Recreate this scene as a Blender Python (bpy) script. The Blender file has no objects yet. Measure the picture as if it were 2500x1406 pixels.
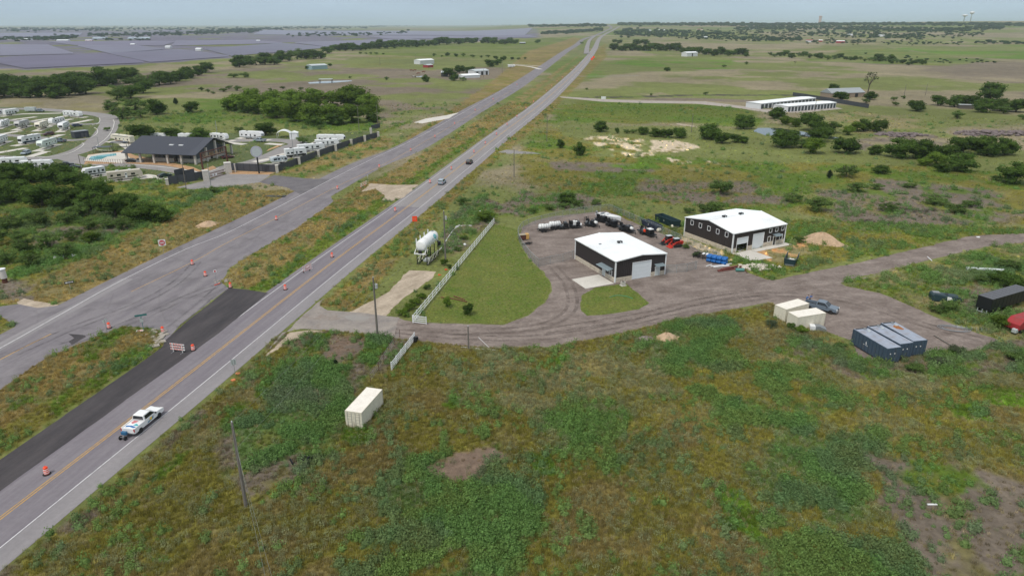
import bpy, math, random
import numpy as np
from mathutils import Vector, Matrix
random.seed(7); RNG = np.random.default_rng(7)
PI = math.pi; R = math.radians
sc = bpy.context.scene; C = sc.collection

# ---------------------------------------------------------------- camera
FPX, HOR, CH = 1667.0, 60.0, 50.0           # focal in photo pixels, horizon row, flying height
PIT = math.atan((703 - HOR) / FPX)
cam = bpy.data.cameras.new('camera'); co = bpy.data.objects.new('camera', cam); C.objects.link(co)
cam.sensor_width = 36; cam.lens = 36 * FPX / 2500; cam.clip_start = 1; cam.clip_end = 120000
co.location = (0, 0, CH); co.rotation_euler = (PI / 2 - PIT, 0, 0); sc.camera = co
# ---------------------------------------------------------------- sky (overcast) and soft sun
SUN_EL, SUN_AZ = 58, 215
w = bpy.data.worlds.new('World'); sc.world = w; w.use_nodes = True
nt = w.node_tree; nt.nodes.clear()
def N(t, typ, **k):
    n = t.nodes.new(typ)
    for a, b in k.items(): setattr(n, a, b)
    return n
out = N(nt, 'ShaderNodeOutputWorld'); bg = N(nt, 'ShaderNodeBackground'); sky = N(nt, 'ShaderNodeTexSky')
sky.sky_type = 'NISHITA'; sky.sun_disc = False; sky.sun_elevation = R(SUN_EL); sky.sun_rotation = R(SUN_AZ); sky.dust_density = 3; sky.air_density = 1
tc = N(nt, 'ShaderNodeTexCoord'); sx = N(nt, 'ShaderNodeSeparateXYZ'); nt.links.new(tc.outputs['Generated'], sx.inputs[0])
rp = N(nt, 'ShaderNodeValToRGB'); nt.links.new(sx.outputs['Z'], rp.inputs[0])
e = rp.color_ramp.elements; e[0].position = 0; e[0].color = (6.2, 7.9, 9.3, 1); e[1].position = 1; e[1].color = (9.6, 9.7, 9.9, 1)
m1 = e.new(.12); m1.color = (6.3, 7.8, 9.2, 1); m2 = e.new(.45); m2.color = (8.6, 9.2, 9.8, 1)
nz = N(nt, 'ShaderNodeTexNoise'); nz.inputs['Scale'].default_value = 3.5; nz.inputs['Detail'].default_value = 5
mp = N(nt, 'ShaderNodeMapping'); mp.inputs['Scale'].default_value = (1, 1, 5); nt.links.new(tc.outputs['Generated'], mp.inputs[0]); nt.links.new(mp.outputs[0], nz.inputs[0])
mr = N(nt, 'ShaderNodeMapRange'); mr.inputs[1].default_value = .3; mr.inputs[2].default_value = .7; mr.inputs[3].default_value = .87; mr.inputs[4].default_value = 1.09; nt.links.new(nz.outputs[0], mr.inputs[0])
vm = N(nt, 'ShaderNodeVectorMath', operation='SCALE'); nt.links.new(rp.outputs[0], vm.inputs[0]); nt.links.new(mr.outputs[0], vm.inputs['Scale'])
mx = N(nt, 'ShaderNodeMix', data_type='RGBA'); mx.inputs['Factor'].default_value = .9
nt.links.new(sky.outputs[0], mx.inputs['A']); nt.links.new(vm.outputs[0], mx.inputs['B'])
nt.links.new(mx.outputs['Result'], bg.inputs[0]); bg.inputs[1].default_value = .076; nt.links.new(bg.outputs[0], out.inputs[0])
sl = bpy.data.lights.new('sun', 'SUN'); sl.energy = 2.1; sl.angle = R(11); sl.color = (1, .94, .85)
so = bpy.data.objects.new('sun', sl); C.objects.link(so)
az = R(SUN_AZ); d = Vector((math.sin(az) * math.cos(R(SUN_EL)), math.cos(az) * math.cos(R(SUN_EL)), math.sin(R(SUN_EL))))
so.rotation_euler = d.to_track_quat('Z', 'Y').to_euler()
sc.view_settings.view_transform = 'Standard'; sc.view_settings.look = 'None'; sc.view_settings.gamma = 1
sc.view_settings.use_curve_mapping = False; sc.view_settings.exposure = 0.11
sc.cycles.max_bounces = 5; sc.cycles.volume_bounces = 1; sc.cycles.transparent_max_bounces = 12
sc.cycles.use_denoising = True

# ---------------------------------------------------------------- terrain and photo-ray placement
def sms(a, b, x): t = np.clip((x - a) / (b - a), 0, 1); return t * t * (3 - 2 * t)
def T(x, y):
    x = np.asarray(x, float); y = np.asarray(y, float); r = np.hypot(x, y); a = np.arctan2(x, np.maximum(y, 1e-6))
    A = 6 + 47 * sms(-.10, .10, a) + 5 * sms(.1, .3, a) + 10 * sms(.3, .6, a)
    z = A * sms(1400, 6500, r)
    z += sms(1500, 3500, r) * (3.2 * np.sin(x / 410 + 1.3) * np.sin(y / 530) + 2.5 * np.sin(x / 180 + y / 900))
    return np.where(y < -500, 0, z)
def s1(a, b, x): t = min(1.0, max(0.0, (x - a) / (b - a))); return t * t * (3 - 2 * t)
def T1(x, y):
    if y < -500: return 0.0
    r = math.hypot(x, y)
    if r < 1400: return 0.0
    a = math.atan2(x, max(y, 1e-6)); z = (6 + 47 * s1(-.10, .10, a) + 5 * s1(.1, .3, a) + 10 * s1(.3, .6, a)) * s1(1400, 6500, r)
    return z + s1(1500, 3500, r) * (3.2 * math.sin(x / 410 + 1.3) * math.sin(y / 530) + 2.5 * math.sin(x / 180 + y / 900))
cp, sp = math.cos(PIT), math.sin(PIT)
def ray(px, py): u = (px - 1250) / FPX; v = (py - 703) / FPX; return u, cp - v * sp, -sp - v * cp
def G(px, py, z=0.0):
    dx, dy, dz = ray(px, py)
    if z == 0 and py < 140:
        t = 1400.0 if dz > -.04 else CH / -dz * .55
        while t < 40000 and CH + dz * t > T1(dx * t, dy * t): t *= 1.02
        lo, hi = t / 1.02, t
        for _ in range(14):
            t = (lo + hi) / 2
            if CH + dz * t > T1(dx * t, dy * t): lo = t
            else: hi = t
        return Vector((dx * t, dy * t, T1(dx * t, dy * t)))
    t = (CH - z) / -dz
    return Vector((dx * t, dy * t, z))
def depth(p): return p.y * cp + (CH - p.z) * sp
def mpp(p): return depth(p) / FPX                      # metres per photo pixel
def hgt(b, topy):                                       # height of an upright thing whose top shows in row topy
    lo, hi = 0, 60
    for _ in range(30):
        m = (lo + hi) / 2; dz = m - CH; dd = b.y * cp - dz * sp; yy = 703 + FPX * (-b.y * sp - dz * cp) / dd
        if yy > topy: lo = m
        else: hi = m
    return lo
def pose(p0, p1):
    a, b = G(*p0), G(*p1); m = (a + b) / 2; return m, math.atan2(b.y - a.y, b.x - a.x), (b - a).length

# ---------------------------------------------------------------- materials
MATS = {}
def mat(name, col, rough=.6, metal=0, var=.08, scale=3.0, bump=0, dirt=None, emit=None, alpha=None, spec=.5, stretch=None):
    if name in MATS: return MATS[name]
    m = bpy.data.materials.new(name); m.use_nodes = True; t = m.node_tree; b = t.nodes['Principled BSDF']
    b.inputs['Roughness'].default_value = rough; b.inputs['Metallic'].default_value = metal; b.inputs['Specular IOR Level'].default_value = spec
    tc = N(t, 'ShaderNodeTexCoord'); nz = N(t, 'ShaderNodeTexNoise'); nz.inputs['Scale'].default_value = scale; nz.inputs['Detail'].default_value = 6
    src = tc.outputs['Object']
    if stretch: mp = N(t, 'ShaderNodeMapping'); mp.inputs['Scale'].default_value = stretch; t.links.new(src, mp.inputs[0]); src = mp.outputs[0]
    t.links.new(src, nz.inputs['Vector'])
    mr = N(t, 'ShaderNodeMapRange'); mr.inputs[1].default_value = .3; mr.inputs[2].default_value = .7; mr.inputs[3].default_value = 1 - var; mr.inputs[4].default_value = 1 + var
    t.links.new(nz.outputs[0], mr.inputs[0])
    rgb = N(t, 'ShaderNodeRGB'); rgb.outputs[0].default_value = (*col, 1)
    src = rgb.outputs[0]
    if dirt:
        n2 = N(t, 'ShaderNodeTexNoise'); n2.inputs['Scale'].default_value = dirt[1]; n2.inputs['Detail'].default_value = 8; t.links.new(tc.outputs['Object'], n2.inputs['Vector'])
        r2 = N(t, 'ShaderNodeMapRange'); r2.inputs[1].default_value = dirt[2]; r2.inputs[2].default_value = dirt[3]; t.links.new(n2.outputs[0], r2.inputs[0])
        mm = N(t, 'ShaderNodeMix', data_type='RGBA'); t.links.new(r2.outputs[0], mm.inputs['Factor']); t.links.new(src, mm.inputs['A']); mm.inputs['B'].default_value = (*dirt[0], 1); src = mm.outputs['Result']
    vm = N(t, 'ShaderNodeVectorMath', operation='SCALE'); t.links.new(src, vm.inputs[0]); t.links.new(mr.outputs[0], vm.inputs['Scale'])
    t.links.new(vm.outputs[0], b.inputs['Base Color'])
    if bump: bp = N(t, 'ShaderNodeBump'); bp.inputs['Strength'].default_value = bump; bp.inputs['Distance'].default_value = .05; t.links.new(nz.outputs[0], bp.inputs['Height']); t.links.new(bp.outputs[0], b.inputs['Normal'])
    if alpha is not None: b.inputs['Alpha'].default_value = alpha
    MATS[name] = m; return m
WHITE = mat('white_paint', (.74, .76, .78), .45, dirt=((.5, .47, .42), .6, .55, .9))
ROOFW = mat('white_metal_roof', (.86, .90, .92), .5, var=.03, dirt=((.7, .72, .74), .15, .5, .8))
BLACK = mat('black_paint', (.012, .013, .016), .4); TYRE = mat('tyre_rubber', (.015, .015, .016), .85)
GLASS = mat('tinted_glass', (.012, .015, .02), .12, spec=.8); STEEL = mat('galvanised_steel', (.42, .45, .47), .45, .6, dirt=((.25, .24, .22), 2, .5, .8))
RIM = mat('wheel_rim', (.45, .46, .48), .35, .7); RED = mat('red_lamp', (.45, .01, .01), .3); LAMPW = mat('lamp_lens', (.8, .8, .78), .2)
ORANGE = mat('safety_orange', (.85, .07, .015), .5, var=.05); REFL = mat('white_reflective', (.8, .8, .8), .4)
WOOD = mat('weathered_pole_wood', (.16, .145, .13), .9, var=.3, scale=8, stretch=(1, 1, .15), bump=.4)
CONC = mat('pale_concrete', (.56, .54, .51), .85, var=.12, scale=.6, dirt=((.38, .36, .33), .25, .5, .75))
STONE = mat('limestone_block', (.55, .49, .40), .85, var=.18, scale=3, bump=.4, dirt=((.3, .26, .2), 1.2, .55, .8))
BROWN = mat('dark_brown_cladding', (.031, .025, .026), .5, var=.1); CREAM = mat('cream_paint', (.70, .66, .55), .5, dirt=((.4, .34, .26), .8, .58, .85))
CREAMTOP = mat('cream_roof_paint', (.80, .76, .69), .55, dirt=((.66, .6, .5), .4, .5, .9))
SLATE = mat('slate_blue_metal', (.055, .085, .125), .45, dirt=((.10, .09, .09), 1.2, .55, .9)); SLATET = mat('faded_grey_blue_lid', (.30, .34, .42), .5, var=.12, scale=1, dirt=((.22, .18, .17), .8, .5, .8))
RUST = mat('rust', (.30, .12, .04), .9, var=.3, scale=4); TEAL = mat('teal_print', (.05, .42, .48), .5); GREYM = mat('grey_metal', (.26, .28, .30), .5, .3)
YEL = mat('yellow_line_paint', (.55, .31, .05), .7, dirt=((.25, .2, .14), 2, .45, .75)); WLINE = mat('white_line_paint', (.62, .62, .63), .7, dirt=((.24, .23, .25), 2, .5, .8))
CHARC = mat('charcoal_standing_seam', (.050, .056, .076), .45, .2); DFENCE = mat('dark_fence_panel', (.055, .06, .075), .6); PILST = mat('fence_stone', (.52, .49, .45), .85, var=.15, bump=.3)
BARK = mat('bark', (.10, .08, .06), .95, var=.3, scale=5); ASHED = mat('dark_green_metal', (.012, .035, .045), .5); MAROON = mat('maroon_interior', (.16, .018, .02), .7, dirt=((.10, .05, .04), 1, .5, .8))
REDP = mat('red_machine_paint', (.50, .035, .02), .4); BLUEP = mat('blue_plastic', (.01, .13, .42), .35); ORWIN = mat('interior_shade', (.01, .01, .012), .8)
TANKW = mat('tank_plastic', (.72, .74, .74), .4); MESHW = mat('chain_link_mesh', (.30, .34, .34), .5, .3, alpha=.28); RUSTPIPE = mat('red_brown_pipe', (.16, .045, .035), .8); SOILP = mat('sandy_soil', (.46, .33, .22), .95, var=.15, scale=1.5, bump=.6)
DKRED = mat('dull_red_paint', (.32, .02, .025), .6, dirt=((.15, .06, .05), 1, .5, .85)); ROCK = mat('pale_rock', (.55, .50, .44), .95, var=.2, bump=.5); RUSTB = mat('rust_brown_steel', (.10, .035, .022), .8)

# ---------------------------------------------------------------- mesh builder
class MB:
    def __init__(s): s.v = []; s.f = []
    def add(s, vs, fs):
        o = len(s.v); s.v += [tuple(v) for v in vs]; s.f += [tuple(i + o for i in f) for f in fs]; return s
    def box(s, x0, x1, y0, y1, z0, z1, rz=0, c=None):
        vs = [(x, y, z) for z in (z0, z1) for x, y in ((x0, y0), (x1, y0), (x1, y1), (x0, y1))]
        if rz or c:
            c = c or (0, 0); ca, sa = math.cos(rz), math.sin(rz); vs = [(c[0] + x * ca - y * sa, c[1] + x * sa + y * ca, z) for x, y, z in vs]
        return s.add(vs, [(3, 2, 1, 0), (4, 5, 6, 7), (0, 1, 5, 4), (1, 2, 6, 5), (2, 3, 7, 6), (3, 0, 4, 7)])
    def tube(s, a, b, r, r2=None, n=8, cap=True):
        a = Vector(a); b = Vector(b); r2 = r if r2 is None else r2; d = (b - a); q = d.to_track_quat('Z', 'Y')
        vs = []
        for p, rr in ((a, r), (b, r2)):
            for i in range(n): vs.append(p + q @ Vector((rr * math.cos(2 * PI * i / n), rr * math.sin(2 * PI * i / n), 0)))
        fs = [(i, (i + 1) % n, n + (i + 1) % n, n + i) for i in range(n)]
        if cap: fs += [tuple(range(n - 1, -1, -1)), tuple(range(n, 2 * n))]
        return s.add(vs, fs)
    def bar(s, a, b, w, h=None):                            # square bar between two points
        a = Vector(a); b = Vector(b); h = h or w; d = (b - a).normalized(); up = Vector((0, 0, 1)) if abs(d.z) < .9 else Vector((1, 0, 0))
        x = d.cross(up).normalized() * w / 2; y = x.cross(d).normalized() * h / 2
        vs = [p + i * x + j * y for p in (a, b) for i, j in ((-1, -1), (1, -1), (1, 1), (-1, 1))]
        return s.add(vs, [(3, 2, 1, 0), (4, 5, 6, 7), (0, 1, 5, 4), (1, 2, 6, 5), (2, 3, 7, 6), (3, 0, 4, 7)])
    def prism(s, pts, z0, z1):                               # plan polygon
        n = len(pts); vs = [(p[0], p[1], z0) for p in pts] + [(p[0], p[1], z1) for p in pts]
        return s.add(vs, [tuple(range(n - 1, -1, -1)), tuple(range(n, 2 * n))] + [(i, (i + 1) % n, n + (i + 1) % n, n + i) for i in range(n)])
    def prof(s, pts, wf, y0=None):                           # side profile (x,z) swept across y, half width wf(x,z)
        n = len(pts); W = wf if callable(wf) else (lambda x, z: wf)
        vs = [(x, -W(x, z), z) for x, z in pts] + [(x, W(x, z), z) for x, z in pts]
        return s.add(vs, [tuple(range(n)), tuple(range(2 * n - 1, n - 1, -1))] + [(i, n + i, n + (i + 1) % n, (i + 1) % n) for i in range(n)])
    def lathe(s, prf, n=16, c=(0, 0, 0)):
        vs = []; k = len(prf)
        for r, z in prf:
            for i in range(n): vs.append((c[0] + r * math.cos(2 * PI * i / n), c[1] + r * math.sin(2 * PI * i / n), c[2] + z))
        fs = [(j * n + i, j * n + (i + 1) % n, (j + 1) * n + (i + 1) % n, (j + 1) * n + i) for j in range(k - 1) for i in range(n)]
        fs += [tuple(range(n - 1, -1, -1)), tuple(range((k - 1) * n, k * n))]
        return s.add(vs, fs)
    def blob(s, c, r, sub=2, jit=.15, flat=1):
        n, m = (8, 5) if sub < 2 else (12, 8); vs = []
        for j in range(m + 1):
            for i in range(n):
                th = PI * j / m; k = 1 + random.uniform(-jit, jit) if 0 < j < m else 1
                vs.append((c[0] + r * k * math.sin(th) * math.cos(2 * PI * i / n), c[1] + r * k * math.sin(th) * math.sin(2 * PI * i / n), c[2] + r * flat * k * math.cos(th)))
        return s.add(vs, [(j * n + i, (j + 1) * n + i, (j + 1) * n + (i + 1) % n, j * n + (i + 1) % n) for j in range(m) for i in range(n)])
    def quad(s, a, b, c, d): return s.add([a, b, c, d], [(0, 1, 2, 3)])
    def mesh(s, name, m, smooth=False):
        me = bpy.data.meshes.new(name); me.from_pydata(s.v, [], s.f); me.materials.append(m); me.update()
        if smooth: me.polygons.foreach_set('use_smooth', [True] * len(me.polygons))
        return me
    def obj(s, name, m, parent=None, smooth=False, bevel=0, **k):
        o = bpy.data.objects.new(name, s.mesh(name, m, smooth)); C.objects.link(o)
        if parent: o.parent = parent
        if bevel: b = o.modifiers.new('edge', 'BEVEL'); b.width = bevel; b.segments = 2; b.limit_method = 'ANGLE'
        tag(o, **k); return o
def tag(o, label=None, cat=None, group=None, kind=None):
    if label: o['label'] = label
    if cat: o['category'] = cat
    if group: o['group'] = group
    if kind: o['kind'] = kind
    return o
def thing(name, label, cat, loc=(0, 0, 0), rz=0, group=None, s=1):
    o = bpy.data.objects.new(name, None); o.empty_display_size = .5; C.objects.link(o)
    o.location = loc; o.rotation_euler = (0, 0, rz); o.scale = (s, s, s) if not hasattr(s, '__len__') else s
    return tag(o, label, cat, group)
KIDS = {}
def kids(o): return [c for c in o.children]
def dup(root, loc, rz, label, group=None, s=None):
    r = root.copy(); C.objects.link(r); r.location = loc; r.rotation_euler = (0, 0, rz); r['label'] = label
    if s is not None: r.scale = (s, s, s) if not hasattr(s, '__len__') else s
    if group: r['group'] = group
    if root not in KIDS: KIDS[root] = [(c, list(c.children)) for c in root.children]
    for c0, g0 in KIDS[root]:
        c = c0.copy(); C.objects.link(c); c.parent = r
        for g in g0: q = g.copy(); C.objects.link(q); q.parent = c
    return r
def ordn(i): return ['first', 'second', 'third', 'fourth', 'fifth', 'sixth', 'seventh', 'eighth', 'ninth', 'tenth', 'eleventh', 'twelfth', 'thirteenth', 'fourteenth', 'fifteenth', 'sixteenth', 'seventeenth', 'eighteenth', 'nineteenth', 'twentieth', 'twenty-first', 'twenty-second', 'twenty-third', 'twenty-fourth', 'twenty-fifth', 'twenty-sixth', 'twenty-seventh', 'twenty-eighth', 'twenty-ninth', 'thirtieth'][i]

# ---------------------------------------------------------------- ground colour zones (real plant and soil colours, from world position)
def vnoise(x, y, s, seed):
    x = x / s + seed * 17.3; y = y / s + seed * 9.1; xi = np.floor(x).astype(np.int64); yi = np.floor(y).astype(np.int64); fx = x - xi; fy = y - yi
    def h(a, b): n = (a * 374761393 + b * 668265263 + seed * 1442695) & 0xffffffff; n = ((n ^ (n >> 13)) * 1274126177) & 0xffffffff; return ((n ^ (n >> 16)) & 0xffff) / 65535.0
    fx = fx * fx * (3 - 2 * fx); fy = fy * fy * (3 - 2 * fy)
    return (h(xi, yi) * (1 - fx) + h(xi + 1, yi) * fx) * (1 - fy) + (h(xi, yi + 1) * (1 - fx) + h(xi + 1, yi + 1) * fx) * fy
def fbm(x, y, s, seed, o=4):
    a = 0; t = 0; k = 1.0
    for i in range(o): a = a + k * vnoise(x, y, s / 2 ** i, seed + i); t += k; k *= .55
    return a / t
def wpoly(pp): return np.array([tuple(G(a, b))[:2] for a, b in pp])
def pmask(x, y, P, soft):
    m = np.zeros(x.shape); lo = P.min(0) - soft; hi = P.max(0) + soft
    idx = np.nonzero((x > lo[0]) & (x < hi[0]) & (y > lo[1]) & (y < hi[1]))[0]
    if not len(idx): return m
    X = x[idx]; Y = y[idx]; ins = np.zeros(len(idx), bool); dd = np.full(len(idx), 1e18)
    n = len(P)
    for i in range(n):
        ax, ay = P[i]; bx, by = P[(i + 1) % n]; ex, ey = bx - ax, by - ay
        c = ((ay > Y) != (by > Y)) & (X < ex * (Y - ay) / (ey if ey else 1e-12) + ax); ins ^= c
        t = np.clip(((X - ax) * ex + (Y - ay) * ey) / (ex * ex + ey * ey + 1e-12), 0, 1)
        dd = np.minimum(dd, (X - ax - t * ex) ** 2 + (Y - ay - t * ey) ** 2)
    dd = np.sqrt(dd); sd = np.where(ins, dd, -dd); m[idx] = sms(-soft, soft, sd); return m
c_ = dict(olive=(.150, .140, .030), straw=(.205, .182, .088), green=(.095, .140, .026), weed=(.085, .140, .040), lime=(.098, .175, .018), orange=(.198, .152, .058), dirt=(.185, .135, .102),
    mauve=(.150, .125, .100), lawn=(.105, .140, .022), lawn2=(.085, .135, .018), fgreen=(.142, .162, .050), ftan=(.222, .192, .122), fbrown=(.168, .140, .102), sand=(.50, .42, .31), dark=(.060, .055, .044),
    brownred=(.165, .136, .052), mulch=(.46, .27, .13), graysoil=(.135, .120, .105), solarsoil=(.140, .130, .170))
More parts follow.
